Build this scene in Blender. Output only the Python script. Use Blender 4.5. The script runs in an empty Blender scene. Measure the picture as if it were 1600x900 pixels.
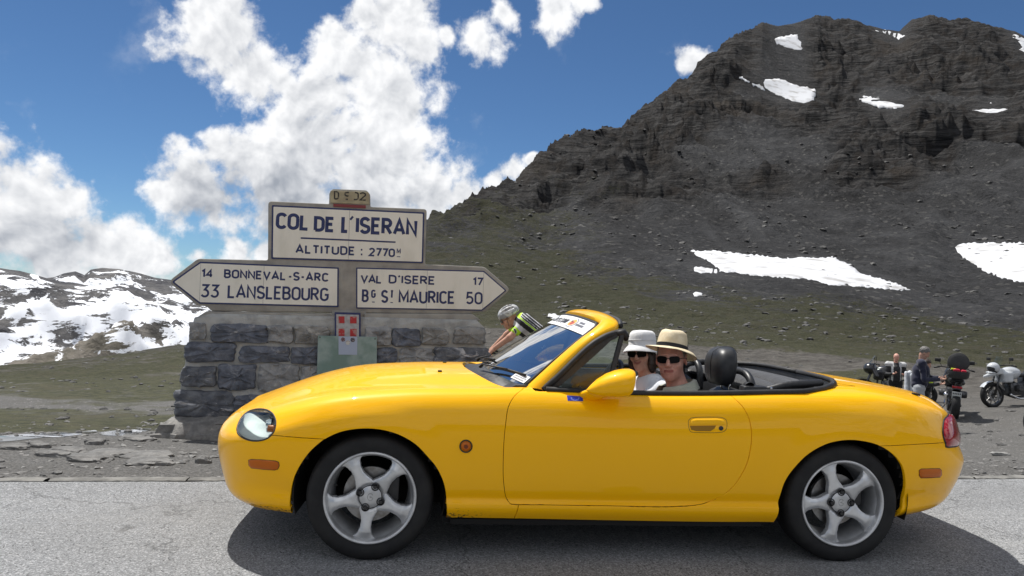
import bpy, bmesh, math, random
import numpy as np
from mathutils import Vector, Matrix
from mathutils.geometry import delaunay_2d_cdt
S = bpy.context.scene
COL = S.collection
rad = math.radians

# ------------------------------------------------------------------ camera
F_PX, PITCH, ROLL, EYE = 1167.6, .01416, .03854, 1.2117
_f = np.array([0, math.cos(PITCH), math.sin(PITCH)])
_u = np.array([0, -math.sin(PITCH), math.cos(PITCH)])
_r = np.array([1., 0, 0])
CR = math.cos(ROLL)*_r + math.sin(ROLL)*_u
CU = -math.sin(ROLL)*_r + math.cos(ROLL)*_u
CF = _f
cd = bpy.data.cameras.new('camera')
cam = bpy.data.objects.new('camera', cd)
COL.objects.link(cam)
cd.sensor_width = 36
cd.lens = 36*F_PX/1600
cd.clip_start = .05
cd.clip_end = 30000
cam.matrix_world = Matrix([[CR[0], CU[0], -CF[0], 0], [CR[1], CU[1], -CF[1], 0], [CR[2], CU[2], -CF[2], EYE], [0, 0, 0, 1]])
S.camera = cam

def ray(px, py):
    return (px-800)/F_PX*CR - (py-450)/F_PX*CU + CF
def polar(px, py):
    d = ray(px, py)
    return math.atan2(d[0], d[1]), d[2]/math.hypot(d[0], d[1])

# ------------------------------------------------------------------ light
SUN_EL, SUN_AZ = 63.0, -37.0       # azimuth measured from +Y (behind the car) towards +X
S.view_settings.view_transform = 'Standard'
S.view_settings.look = 'None'
S.view_settings.gamma = 1
S.view_settings.exposure = 0.2
S.render.engine = 'CYCLES'
S.cycles.max_bounces = 8
S.cycles.transparent_max_bounces = 12
S.cycles.caustics_reflective = False
S.cycles.caustics_refractive = False
sd = bpy.data.lights.new('sun', 'SUN')
sun = bpy.data.objects.new('sun', sd)
COL.objects.link(sun)
sd.energy = 5.0
sd.angle = rad(.6)
sd.color = (1, .965, .91)
_sv = Vector((math.sin(rad(SUN_AZ))*math.cos(rad(SUN_EL)), math.cos(rad(SUN_AZ))*math.cos(rad(SUN_EL)), math.sin(rad(SUN_EL))))
sun.rotation_euler = _sv.to_track_quat('Z', 'Y').to_euler()

# ------------------------------------------------------------------ sky
W = bpy.data.worlds.new('World')
S.world = W
W.use_nodes = True
WN = W.node_tree
WN.nodes.clear()
class NT:
    """tiny helper to chain nodes"""
    def __init__(s, nt): s.nt = nt
    def n(s, t, **k):
        nd = s.nt.nodes.new(t)
        for a, b in k.items(): setattr(nd, a, b)
        return nd
    def link(s, a, b): s.nt.links.new(a, b)
    def setin(s, nd, key, v):
        if isinstance(v, bpy.types.NodeSocket): s.link(v, nd.inputs[key])
        elif v is not None: nd.inputs[key].default_value = v
    def m(s, op, a, b=None, c=None, clamp=False):
        nd = s.n('ShaderNodeMath', operation=op, use_clamp=clamp)
        s.setin(nd, 0, a); s.setin(nd, 1, b); s.setin(nd, 2, c)
        return nd.outputs[0]
    def vm(s, op, a, b=None, scale=None):
        nd = s.n('ShaderNodeVectorMath', operation=op)
        s.setin(nd, 0, a); s.setin(nd, 1, b)
        if scale is not None: s.setin(nd, 3, scale)
        return nd.outputs['Value' if op in ('DOT_PRODUCT', 'LENGTH', 'DISTANCE') else 'Vector']
    def noise(s, vec, scale, detail=4, rough=.5, dist=0., lac=2., out='Fac', typ='FBM', norm=True):
        nd = s.n('ShaderNodeTexNoise')
        nd.noise_type = typ; nd.normalize = norm
        if vec is not None: s.link(vec, nd.inputs['Vector'])
        for k, v in (('Scale', scale), ('Detail', detail), ('Roughness', rough), ('Distortion', dist), ('Lacunarity', lac)): s.setin(nd, k, v)
        return nd.outputs[out]
    def vor(s, vec, scale, feature='F1', out='Distance', rnd=1.):
        nd = s.n('ShaderNodeTexVoronoi', feature=feature)
        if vec is not None: s.link(vec, nd.inputs['Vector'])
        s.setin(nd, 'Scale', scale); s.setin(nd, 'Randomness', rnd)
        return nd.outputs[out]
    def mr(s, v, a, b, c=0., d=1., smooth=True):
        nd = s.n('ShaderNodeMapRange', interpolation_type='SMOOTHSTEP' if smooth else 'LINEAR')
        s.setin(nd, 0, v); nd.inputs[1].default_value = a; nd.inputs[2].default_value = b
        nd.inputs[3].default_value = c; nd.inputs[4].default_value = d
        return nd.outputs[0]
    def mix(s, fac, a, b, blend='MIX'):
        nd = s.n('ShaderNodeMix', data_type='RGBA', blend_type=blend)
        s.setin(nd, 'Factor', fac)
        for k, v in ((6, a), (7, b)):
            if isinstance(v, bpy.types.NodeSocket): s.link(v, nd.inputs[k])
            else: nd.inputs[k].default_value = (v[0], v[1], v[2], 1)
        return nd.outputs[2]
    def mapping(s, vec, scale=(1, 1, 1), rot=(0, 0, 0), loc=(0, 0, 0)):
        nd = s.n('ShaderNodeMapping')
        s.link(vec, nd.inputs[0]); nd.inputs[1].default_value = loc; nd.inputs[2].default_value = rot; nd.inputs[3].default_value = scale
        return nd.outputs[0]

w = NT(WN)
tc = w.n('ShaderNodeTexCoord').outputs['Generated']
skyn = w.n('ShaderNodeTexSky', sky_type='NISHITA', sun_disc=False)
skyn.sun_elevation = rad(SUN_EL)
skyn.sun_rotation = rad(SUN_AZ)
skyn.altitude = 2770
skyn.air_density = 1.0
skyn.dust_density = .15
skyn.ozone_density = 1.6

# cumulus: each puff is (px, py, radius_px, flatten) of a direction seen from the pass, given as a unit direction + angular size
PUFFS = [(335,58,56),(375,105,50),(305,25,30),(345,20,34),(425,112,26),
 (600,40,58),(560,15,34),(508,58,34),(585,125,78),(500,150,44),(640,70,34),(455,170,42),
 (590,205,70),(500,225,90),(390,240,56),(430,290,90),(290,283,54),(235,292,26),(330,222,34),(570,300,90),(660,300,56),(640,345,64),(722,298,28),(266,213,15),(330,300,46),(375,330,36),
 (742,58,38),(776,20,24),(692,58,16),(862,12,30),(908,0,22),(655,78,16),
 (803,262,24),(775,282,20),(832,245,10),(375,385,34),(420,392,30),
 (28,300,54),(90,300,26),(0,345,66),(130,365,34),(185,384,38),(245,394,30),(300,390,18),(70,395,56),
 (1066,96,19),(1086,90,16),(1104,84,9),(-110,320,90)]
DARKS = [(300,300,50,.7),(355,300,60,.75),(450,325,80,1.),(560,335,60,.8),(560,250,46,.45),(485,205,40,.5),(650,330,60,.5),(360,80,34,.3),(60,370,70,.6),(600,150,36,.35),(520,290,60,.6)]
def field(vec):
    """union of soft puffs (angular), as a node chain"""
    acc = None
    for (px, py, r) in PUFFS:
        d = ray(px, py); d = d/np.linalg.norm(d)
        k = (F_PX/(r*1.17))
        dist = w.vm('DISTANCE', vec, tuple(d))
        e = w.m('MULTIPLY_ADD', dist, -k, 1.)
        acc = e if acc is None else w.m('SMOOTH_MAX', acc, e, .22)
    return acc
warp = w.noise(tc, 6.5, 3, .55, out='Color')
wv = w.vm('ADD', tc, w.vm('SCALE', w.vm('SUBTRACT', warp, (.5, .5, .5)), scale=.050))
wv = w.vm('SUBTRACT', wv, tuple(((CR*9-CU*7)/F_PX).tolist()))
cf = w.vm('DOT_PRODUCT', tc, tuple(_f))
outside = w.mr(cf, .62, .80, 1., 0.)
gen = w.m('MULTIPLY', w.m('SUBTRACT', w.noise(tc, 2.6, 2, .5), .455), 3.6)
gen = w.m('SUBTRACT', gen, w.m('MULTIPLY', w.m('SUBTRACT', 1., outside), 6.))
f0 = w.m('MAXIMUM', field(wv), gen)
def bil(vec, det):
    v_ = w.n('ShaderNodeTexVoronoi', feature='F1'); w.link(vec, v_.inputs['Vector']); w.setin(v_, 'Scale', 17.); w.setin(v_, 'Detail', det); w.setin(v_, 'Roughness', .55); w.setin(v_, 'Lacunarity', 2.3); v_.normalize = True
    return v_.outputs['Distance']
n1 = w.noise(wv, 12., 8, .58, 0.)
v0 = bil(wv, 3.)
up_ = tuple((np.array(CU)*.013-np.array(CR)*.005).tolist())
wvu = w.vm('ADD', wv, up_)
v1 = bil(wvu, 2.); n2 = w.noise(wvu, 12., 4, .58, 0.)
d0 = w.m('ADD', f0, w.m('ADD', w.m('MULTIPLY', w.m('SUBTRACT', n1, .5), 2.3), w.m('MULTIPLY', w.m('SUBTRACT', .40, v0), 1.1)))
mask = w.mr(w.m('ADD', d0, w.m('MULTIPLY', w.m('SUBTRACT', w.noise(tc, 46., 4, .6), .5), 1.1)), -.05, .55)
wisp = w.m('MULTIPLY', w.mr(n1, .55, .80, 0., .38), w.mr(f0, -1.5, -.2))
mask = w.m('MAXIMUM', mask, wisp)
rel = w.m('ADD', w.m('MULTIPLY', w.m('SUBTRACT', v1, v0), 1.1), w.m('MULTIPLY', w.m('SUBTRACT', n1, n2), 1.5))
dk = None
for (px, py, r, a_) in DARKS:
    d = ray(px, py); d = d/np.linalg.norm(d); e = w.m('MULTIPLY', w.mr(w.vm('DISTANCE', wv, tuple(d)), 0., r*1.5/F_PX, 1., 0.), a_)
    dk = e if dk is None else w.m('MAXIMUM', dk, e)
thick = w.mr(d0, .3, 2.2)
br = w.m('ADD', .88, w.m('MULTIPLY', rel, 1.15))
br = w.m('SUBTRACT', br, w.m('MULTIPLY', dk, .60))
br = w.m('SUBTRACT', br, w.m('MULTIPLY', thick, .13))
cloudc = w.mix(w.mr(br, .18, .98, smooth=False), (2.7, 2.95, 3.4), (7.6, 7.65, 7.75))
skyc = w.mix(1., skyn.outputs[0], (.385, .520, .630), 'MULTIPLY')
final = w.mix(mask, skyc, cloudc)
bg = w.n('ShaderNodeBackground')
w.link(final, bg.inputs[0]); bg.inputs[1].default_value = .115
wo = w.n('ShaderNodeOutputWorld'); w.link(bg.outputs[0], wo.inputs[0])

# ------------------------------------------------------------------ mesh helpers
def tag(o, label=None, cat=None, group=None, kind=None):
    if label: o['label'] = label
    if cat: o['category'] = cat
    if group: o['group'] = group
    if kind: o['kind'] = kind
    return o
def thing(name, label, cat, loc=(0, 0, 0), rotz=0, group=None):
    o = bpy.data.objects.new(name, None)
    COL.objects.link(o)
    o.empty_display_size = .1
    o.location = loc; o.rotation_euler = (0, 0, rotz)
    return tag(o, label, cat, group)
def mesh(name, V, F, mat=None, parent=None, smooth=True, loc=None, rot=None):
    me = bpy.data.meshes.new(name)
    me.from_pydata([tuple(map(float, v)) for v in V] if not isinstance(V, np.ndarray) else V.tolist(), [], F if isinstance(F, list) else F.tolist())
    if mat: me.materials.append(mat)
    if smooth: me.shade_smooth()
    me.update()
    return link(name, me, parent, loc, rot)
def link(name, me, parent=None, loc=None, rot=None):
    o = bpy.data.objects.new(name, me)
    COL.objects.link(o)
    if parent: o.parent = parent
    if loc is not None: o.location = loc
    if rot is not None: o.rotation_euler = rot
    return o
def copy_tree(o, parent=None):
    c = o.copy(); COL.objects.link(c); c.parent = parent
    for ch in list(o.children): copy_tree(ch, c)
    return c
class MB:
    """collects simple solids into one mesh"""
    def __init__(s): s.V = []; s.F = []; s.M = []; s.cm = 0
    def add(s, V, F):
        b = len(s.V); s.V += [tuple(map(float, v)) for v in V]; s.F += [tuple(int(i)+b for i in f) for f in F]; s.M += [s.cm]*len(F); return s
    def box(s, c, d, rot=None, bev=0.):
        bm = bmesh.new(); bmesh.ops.create_cube(bm, size=1)
        for v in bm.verts: v.co = Vector((v.co.x*d[0], v.co.y*d[1], v.co.z*d[2]))
        if bev: bmesh.ops.bevel(bm, geom=bm.edges[:], offset=bev, segments=2, profile=.5, affect='EDGES')
        M = Matrix.Translation(c) @ (rot.to_4x4() if rot is not None else Matrix())
        bm.transform(M); bm.verts.index_update()
        s.add([v.co for v in bm.verts], [[v.index for v in f.verts] for f in bm.faces]); bm.free(); return s
    def tube(s, pts, r, n=8, caps=True, closed=False, flat=1., up0=None):
        P = [Vector(p) for p in pts]; R = r if hasattr(r, '__len__') else [r]*len(P)
        up = Vector(up0) if up0 is not None else None; rings = []
        for i, p in enumerate(P):
            if closed: t = P[(i+1) % len(P)]-P[i-1]
            else: t = P[min(i+1, len(P)-1)]-P[max(i-1, 0)]
            t.normalize()
            if up is None: up = Vector((0, 0, 1)) if abs(t.z) < .9 else Vector((1, 0, 0))
            a = t.cross(up).normalized(); b = a.cross(t).normalized()
            if up0 is None: up = b
            rings.append([p+a*(R[i]*math.cos(2*math.pi*k/n))+b*(R[i]*flat*math.sin(2*math.pi*k/n)) for k in range(n)])
        V = [v for q in rings for v in q]; F = []
        m = len(rings)
        for i in range(m if closed else m-1):
            j = (i+1) % m
            for k in range(n): F.append((i*n+k, i*n+(k+1) % n, j*n+(k+1) % n, j*n+k))
        if caps and not closed:
            F.append(tuple(range(n))[::-1]); F.append(tuple((m-1)*n+k for k in range(n)))
        return s.add(V, [f[::-1] for f in F])
    def lathe(s, prof, n=32, axis='y', c=(0, 0, 0), close=False):
        """prof: list of (r, a) along axis"""
        V = []; F = []; m = len(prof)
        for (r, a) in prof:
            for k in range(n):
                q = 2*math.pi*k/n; x, y = r*math.cos(q), r*math.sin(q)
                V.append({'y': (x, a, y), 'z': (x, y, a), 'x': (a, x, y)}[axis])
        V = [(v[0]+c[0], v[1]+c[1], v[2]+c[2]) for v in V]
        for i in range(m if close else m-1):
            j = (i+1) % m
            for k in range(n): F.append((i*n+k, i*n+(k+1) % n, j*n+(k+1) % n, j*n+k))
        if axis != 'y': F = [f[::-1] for f in F]
        return s.add(V, F)
    def prism(s, poly, a, b, axis='y', bev=0):
        """poly of (p,q) extruded from a to b along axis; axis y -> (x,z)"""
        n = len(poly); V = []
        for t in (a, b):
            for p, q in poly: V.append({'y': (p, t, q), 'z': (p, q, t), 'x': (t, p, q)}[axis])
        F = [tuple(range(n))[::-1], tuple(range(n, 2*n))]
        for k in range(n): F.append((k, (k+1) % n, n+(k+1) % n, n+k))
        area = sum(poly[i][0]*poly[(i+1) % n][1]-poly[(i+1) % n][0]*poly[i][1] for i in range(n))
        if (area > 0) == (axis == 'y'): F = [f[::-1] for f in F] if axis == 'y' else F
        return s.add(V, F)
    def build(s, name, mat, parent=None, smooth=False, loc=None, rot=None, fix=True):
        me = bpy.data.meshes.new(name)
        me.from_pydata(s.V, [], s.F)
        for m_ in (mat if isinstance(mat, (list, tuple)) else [mat]): me.materials.append(m_)
        if any(s.M): me.polygons.foreach_set('material_index', s.M)
        if fix:
            bm = bmesh.new(); bm.from_mesh(me); bmesh.ops.recalc_face_normals(bm, faces=bm.faces[:]); bm.to_mesh(me); bm.free()
        if smooth is True: me.shade_smooth()
        elif smooth: me.shade_smooth(); me.set_sharp_from_angle(angle=rad(smooth))
        me.update()
        return link(name, me, parent, loc, rot)

def set_attr(me, name, arr):
    at = me.attributes.new(name, 'FLOAT', 'POINT'); at.data.foreach_set('value', np.asarray(arr, np.float32).ravel())
def np_mesh(name, V, F, mat, parent=None, smooth=True, attrs=None):
    me = bpy.data.meshes.new(name)
    V = np.asarray(V, np.float32); F = np.asarray(F, np.int32); k = F.shape[1]
    me.vertices.add(len(V)); me.vertices.foreach_set('co', V.ravel())
    me.loops.add(F.size); me.loops.foreach_set('vertex_index', F.ravel())
    me.polygons.add(len(F)); me.polygons.foreach_set('loop_start', np.arange(0, F.size, k, dtype=np.int32))
    me.polygons.foreach_set('loop_total', np.full(len(F), k, np.int32))
    if mat: me.materials.append(mat)
    me.update(calc_edges=True)
    me.polygons.foreach_set('use_smooth', np.full(len(F), smooth))
    for a_, v_ in (attrs or {}).items(): set_attr(me, a_, v_)
    me.update()
    return link(name, me, parent)

# ------------------------------------------------------------------ numpy noise
_rng = np.random.RandomState(7)
_perm = np.concatenate([_rng.permutation(256)]*3)
_g3 = _rng.normal(size=(256, 3)); _g3 /= np.linalg.norm(_g3, axis=1)[:, None]
def pnoise(P):
    i = np.floor(P).astype(np.int64); f = P-i; u = f*f*f*(f*(f*6-15)+10); i &= 255
    r = 0
    for dx in (0, 1):
        for dy in (0, 1):
            for dz in (0, 1):
                h = _perm[_perm[_perm[(i[:, 0]+dx) & 255]+((i[:, 1]+dy) & 255)]+((i[:, 2]+dz) & 255)]
                g = _g3[h]
                d = g[:, 0]*(f[:, 0]-dx)+g[:, 1]*(f[:, 1]-dy)+g[:, 2]*(f[:, 2]-dz)
                r = r+d*(u[:, 0] if dx else 1-u[:, 0])*(u[:, 1] if dy else 1-u[:, 1])*(u[:, 2] if dz else 1-u[:, 2])
    return r*1.6
def fbm(P, o=5, g=.5, l=2.03):
    a = 1.; r = 0; q = np.array(P, float)
    for _ in range(o): r = r+a*pnoise(q); q = q*l+17.3; a *= g
    return r
def ridged(P, o=5, g=.5, l=2.1):
    a = 1.; r = 0; q = np.array(P, float); wt = 1.
    for _ in range(o):
        s_ = (1-np.abs(pnoise(q)))**2; r = r+a*s_*wt; wt = np.clip(s_*1.6, 0, 1); q = q*l+9.1; a *= g
    return r
def sm(a, b, x):
    t = np.clip((x-a)/(b-a), 0, 1); return t*t*(3-2*t)

# ------------------------------------------------------------------ materials
def M(name, c=(.5, .5, .5), rough=.5, metal=0., coat=0., c2=None, scale=20., detail=4, lo=.35, hi=.65, bump=0., bscale=None, spec=.5, trans=0., ior=1.45, emit=None, sheen=0., alpha=1., obj=True, bdist=.01, rvar=0.):
    m = bpy.data.materials.new(name); m.use_nodes = True
    t = NT(m.node_tree); b = m.node_tree.nodes['Principled BSDF']
    b.inputs['Base Color'].default_value = (*c, 1)
    b.inputs['Roughness'].default_value = rough; b.inputs['Metallic'].default_value = metal
    b.inputs['Coat Weight'].default_value = coat; b.inputs['Coat Roughness'].default_value = .03
    b.inputs['Specular IOR Level'].default_value = spec; b.inputs['Transmission Weight'].default_value = trans; b.inputs['IOR'].default_value = ior
    b.inputs['Sheen Weight'].default_value = sheen
    b.inputs['Alpha'].default_value = alpha
    if emit: b.inputs['Emission Color'].default_value = (*emit, 1); b.inputs['Emission Strength'].default_value = 1.
    vec = t.n('ShaderNodeTexCoord').outputs['Object'] if (c2 or bump or rvar) else None
    if c2:
        n = t.noise(vec, scale, detail, .55)
        t.link(t.mix(t.mr(n, lo, hi), c, c2), b.inputs['Base Color'])
        if rvar: t.link(t.mr(n, lo, hi, rough-rvar, rough+rvar), b.inputs['Roughness'])
    if bump:
        bn = t.n('ShaderNodeBump'); bn.inputs['Strength'].default_value = bump; bn.inputs['Distance'].default_value = bdist
        t.link(t.noise(vec, bscale or scale*2, 4, .6), bn.inputs['Height']); t.link(bn.outputs[0], b.inputs['Normal'])
    m['p'] = 1
    return m
def mtree(m): return NT(m.node_tree), m.node_tree.nodes['Principled BSDF']
# ================================================================== TERRAIN
def interp_rows(cols, az):
    """cols: list of (az, [(logD, z)...] same length) -> arrays at az"""
    A = np.array([c[0] for c in cols]); D = np.array([c[1] for c in cols])   # (n, k, 2)
    out = np.empty((len(az), D.shape[1], 2))
    for k in range(D.shape[1]):
        for j in range(2): out[:, k, j] = np.interp(az, A, D[:, k, j])
    return out
def pts_from_rows(px, rows):
    r = []
    for row, D in rows:
        a, e = polar(px, row); r.append((math.log(D), EYE+D*e))
    return (polar(px, 480)[0], r)
# (row in the photograph's 1600x900 frame, ground distance) down each column; last entry is the skyline
SKY_R = [(300,520),(420,470),(520,425),(600,385),(670,340),(700,322),(740,305),(775,290),(805,283),(822,262),(842,236),(870,222),(905,206),(935,204),(972,206),(980,188),(1010,168),(1042,140),(1070,122),(1100,95),(1125,72),(1150,50),(1175,46),(1192,34),(1215,40),(1240,36),(1280,24),(1320,30),(1350,37),(1385,46),(1405,48),(1425,30),(1450,25),(1500,30),(1530,35),(1560,45),(1585,48),(1610,60),(1700,70),(1850,130),(2100,200)]
NEAR = [(8,0),]
COLS = []
def colR(px, rows): COLS.append(pts_from_rows(px, rows))
# 12 control distances per column
#       apron ...................................................................... skyline
colR(-700, [(700,7),(668,9),(640,12),(615,17),(590,24),(575,35),(565,50),(560,62),(600,90),(640,150),(680,300),(700,500)])
colR(0,    [(688,7),(668,9),(645,12),(625,17),(605,24),(590,35),(580,50),(574,62),(610,90),(650,150),(690,300),(700,500)])
colR(120,  [(688,7),(668,9),(645,12),(624,17),(603,24),(583,35),(568,50),(560,62),(600,90),(640,150),(690,300),(700,500)])
colR(250,  [(687,7),(667,9),(645,12),(622,17),(598,24),(575,35),(555,50),(544,62),(560,90),(600,150),(640,300),(660,500)])
colR(420,  [(690,7),(665,9),(643,12),(618,17),(592,24),(565,35),(543,50),(528,62),(515,90),(505,120),(500,140),(486,165)])
colR(600,  [(697,7),(665,9),(640,12),(612,17),(585,24),(556,35),(530,50),(510,65),(480,90),(450,125),(420,160),(385,200)])
colR(700,  [(703,7),(672,9),(645,12),(610,17),(583,24),(553,35),(520,52),(490,75),(455,105),(415,150),(370,200),(322,260)])
colR(850,  [(710,7),(685,9),(660,12),(620,17),(580,24),(550,35),(512,60),(485,90),(440,140),(390,200),(310,280),(232,350)])
colR(1000, [(717,7),(697,9),(672,12),(630,17),(590,24),(558,37),(520,65),(475,110),(420,170),(350,250),(265,350),(176,450)])
colR(1280, [(728,7),(719,10),(709,13),(660,19.5),(604,28),(568,43),(530,75),(470,140),(400,220),(290,330),(140,510),(24,650)])
colR(1480, [(733,7),(725,10),(716,13),(650,20.5),(613,28),(580,43),(548,75),(505,140),(420,230),(300,330),(150,500),(28,680)])
colR(1600, [(735,7),(727,10),(718,13),(650,20.5),(616,28),(585,43),(560,75),(515,140),(420,230),(300,330),(150,500),(55,690)])
colR(2100, [(745,7),(735,10),(722,13),(672,20.5),(640,28),(605,43),(580,75),(535,140),(440,230),(330,330),(230,470),(200,600)])
_fa = np.array([polar(x, y)[0] for x, y in SKY_R]); _fe = np.array([polar(x, y)[1] for x, y in SKY_R])
_az_l, _az_r = COLS[0][0], COLS[-1][0]
PATCHES = [
 [(1071,391),(1110,390),(1160,395),(1220,402),(1300,401),(1330,412),(1345,425),(1380,436),(1405,443),(1423,453),(1400,454),(1345,449),(1300,446),(1260,437),(1210,434),(1170,430),(1130,425),(1118,418),(1105,408),(1090,401)],
 [(1078,417),(1095,416),(1126,420),(1128,427),(1100,428),(1082,426)],
 [(1080,455),(1090,453),(1098,458),(1092,465),(1081,465)],
 [(1473,380),(1520,378),(1600,378),(1680,384),(1690,470),(1640,455),(1600,443),(1560,433),(1530,419),(1500,400)],
 [(1155,120),(1180,121),(1200,124),(1215,121),(1245,132),(1275,140),(1272,158),(1255,162),(1235,158),(1205,145),(1180,133)],
 [(1183,112),(1205,111),(1212,114),(1195,117)],
 [(1204,62),(1225,56),(1250,51),(1248,60),(1258,70),(1252,79),(1232,77),(1216,70)],
 [(1334,149),(1360,151),(1400,157),(1432,166),(1400,169),(1375,166),(1350,158)],
 [(1503,168),(1540,167),(1548,161),(1575,165),(1584,175),(1575,180),(1545,180),(1520,175)],
 [(1358,43),(1375,46),(1400,50),(1420,58),(1426,69),(1410,66),(1395,57),(1375,51)],
 [(1582,56),(1592,54),(1605,60),(1620,100),(1600,90),(1592,75)],
 [(850,489),(868,490),(880,496),(872,500),(858,498)],
]
def road_edge(x): return 4.995 + .170*x        # far edge of the asphalt (world y)
def terrain(az, D, detail=True):
    """height of the ground sheet; az, D 1-D arrays"""
    az = np.asarray(az, float); D = np.asarray(D, float)
    a2 = np.clip(az, _az_l, _az_r)
    C = interp_rows(COLS, a2)
    lD = np.log(np.maximum(D, .5))
    n = C.shape[1]
    # monotone piecewise cubic through the control heights
    x = C[:, :, 0]; z = C[:, :, 1].copy()
    has = (a2 >= _fa[0])
    fe = np.interp(a2, _fa, _fe)
    zr = EYE+np.exp(x[:, -1])*fe
    z[:, -1] = np.where(has, zr, z[:, -1])
    x = np.concatenate([np.full((len(x), 1), math.log(5.2)), x], 1); z = np.concatenate([np.zeros((len(z), 1))-.01, z], 1)
    h = np.diff(x, axis=1); dl = np.diff(z, axis=1)/h
    m = np.zeros_like(z)
    w1 = 2*h[:, 1:]+h[:, :-1]; w2 = h[:, 1:]+2*h[:, :-1]
    same = dl[:, 1:]*dl[:, :-1] > 0
    with np.errstate(divide='ignore', invalid='ignore'):
        m[:, 1:-1] = np.where(same, (w1+w2)/(w1/dl[:, :-1]+w2/dl[:, 1:]), 0)
    m[:, 0] = 0; m[:, -1] = dl[:, -1]
    idx = np.clip((lD[:, None] >= x).sum(1)-1, 0, x.shape[1]-2); r = np.arange(len(az))
    x0 = x[r, idx]; hh = h[r, idx]; t = np.clip((lD-x0)/hh, 0, 1)
    z0 = z[r, idx]; z1 = z[r, idx+1]; m0 = m[r, idx]*hh; m1 = m[r, idx+1]*hh
    H = z0*(2*t**3-3*t**2+1)+m0*(t**3-2*t**2+t)+z1*(-2*t**3+3*t**2)+m1*(t**3-t**2)
    # behind the skyline the ground falls away
    Dr = np.exp(x[:, -1])
    over = np.maximum(D-Dr, 0)
    H = np.where(over > 0, z[:, -1]-over*np.where(has, .55, .16)+np.where(has, 0., np.minimum(over, 60)*0.), H)
    H = np.maximum(H, -260-D*.02)
    # outside the photographed sector: blend to a gentle saddle behind the camera
    out = sm(rad(6), rad(40), np.abs(az-a2))
    X = D*np.sin(az); Y = D*np.cos(az)
    back = 6*sm(25, 160, D)+.08*np.maximum(D-140, 0)*sm(150, 400, D)
    back = np.minimum(back, 150)
    H = H*(1-out)+back*out
    H = np.where(D < 5.2, -.01, H)
    if detail:
        P = np.stack([X, Y, H*0], -1)
        near = sm(5.6, 9, D)
        H = H+near*.10*fbm(P*.35, 4)*sm(4, 14, D)
        rock = sm(110, 270, D)*has*np.clip(D/420, .45, 1)
        edge = np.clip((Dr-D)/Dr*5, 0, 1)**.6
        # rock bands (beds dipping to the right), gullies and scree
        Q = np.stack([X, Y, H], -1)
        wq = np.stack([fbm(Q*.006, 3), fbm(Q*.006+31, 3), fbm(Q*.006+77, 3)], -1)*22
        Qw = Q+wq
        rel = np.clip(H/230, 0, 1)
        cragmask = sm(-.15, .25, fbm(np.stack([X*.008, Y*.005, H*.011+4], -1), 3)+sm(.2, .7, rel)*.5-.12+.30*sm(rad(17), rad(6), az)*sm(.06, .25, rel)+sm(0, .12, 1-np.clip((Dr-D)/Dr, 0, 1)-.72)*.4)
        s_ = Qw@np.array([.35, .15, .95])
        strata = (ridged(np.stack([s_*.055, (Qw[:, 0])*.012, (Qw[:, 1])*.012], -1), 4, .55)-1.0)
        gully = ridged(np.stack([Qw[:, 0]*.016, Qw[:, 1]*.008, Qw[:, 2]*.006], -1), 5, .5)-1.1
        fine = ridged(Q*.05, 4, .55)-1.
        H = H+rock*edge*(cragmask*(strata*10.0+fine*6.5)+gully*8.0+fbm(Q*.06, 4)*1.2)+sm(45, 100, D)*has*(fbm(Q*.22, 3)*.45)
        H = H+rock*(1-edge)*((ridged(Q*.045, 5, .6)-1.05)*3.2+fbm(Q*.16, 3)*1.2)
        H = H+(1-rock)*sm(14, 40, D)*(.35*fbm(P*.08, 4)+.12*fbm(P*.5, 3))*sm(10, 60, D)
        crag = rock*cragmask
        return H, crag
    return H
# ground sheet: polar grid, dense where the photograph looks
def az_samples():
    a = np.concatenate([np.linspace(-math.pi, rad(-44), 60)[:-1], np.linspace(rad(-44), rad(-9), 220)[:-1], np.linspace(rad(-9), rad(39), 860)[:-1], np.linspace(rad(39), rad(48), 40)[:-1], np.linspace(rad(48), math.pi, 50)])
    return a
FASTENV = False
AZ = az_samples()
RD = np.concatenate([[.05, 2, 4], np.geomspace(5.0, 60, 190), np.geomspace(61, 760, 470), np.geomspace(790, 9000, 26)])
na, nr = len(AZ), len(RD)
AA, RR = np.meshgrid(AZ, RD, indexing='ij')
Hf, CRAG = terrain(AA.ravel(), RR.ravel())
Xf = RR.ravel()*np.sin(AA.ravel()); Yf = RR.ravel()*np.cos(AA.ravel())
# the snow lies where the slope is smooth
Hs = terrain(AA.ravel(), RR.ravel(), False)
_dx, _dy, _dz = Xf, Yf, Hs-EYE; _zc = _dx*CF[0]+_dy*CF[1]+_dz*CF[2]
_front = (_zc > 40) & (RR.ravel() > 60)
_px = np.where(_front, 800+F_PX*(_dx*CR[0]+_dy*CR[1]+_dz*CR[2])/np.maximum(_zc, 1), -1e4); _py = np.where(_front, 450-F_PX*(_dx*CU[0]+_dy*CU[1]+_dz*CU[2])/np.maximum(_zc, 1), -1e4)
def _inpoly(P, x, y):
    P = np.asarray(P, float); c = np.zeros(x.shape, bool); j = len(P)-1
    for i in range(len(P)):
        xi, yi = P[i]; xj, yj = P[j]; c ^= ((yi > y) != (yj > y)) & (x < (xj-xi)*(y-yi)/(yj-yi+1e-15)+xi); j = i
    return c
_wm = np.zeros(len(Xf))
for _p in PATCHES:
    _q = np.array(_p, float); _b = (_px > _q[:, 0].min()) & (_px < _q[:, 0].max()) & (_py > _q[:, 1].min()) & (_py < _q[:, 1].max())
    _i = np.where(_b)[0]; _wm[_i[_inpoly(_p, _px[_i], _py[_i])]] = 1.
_wm = _wm.reshape(na, nr)
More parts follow.
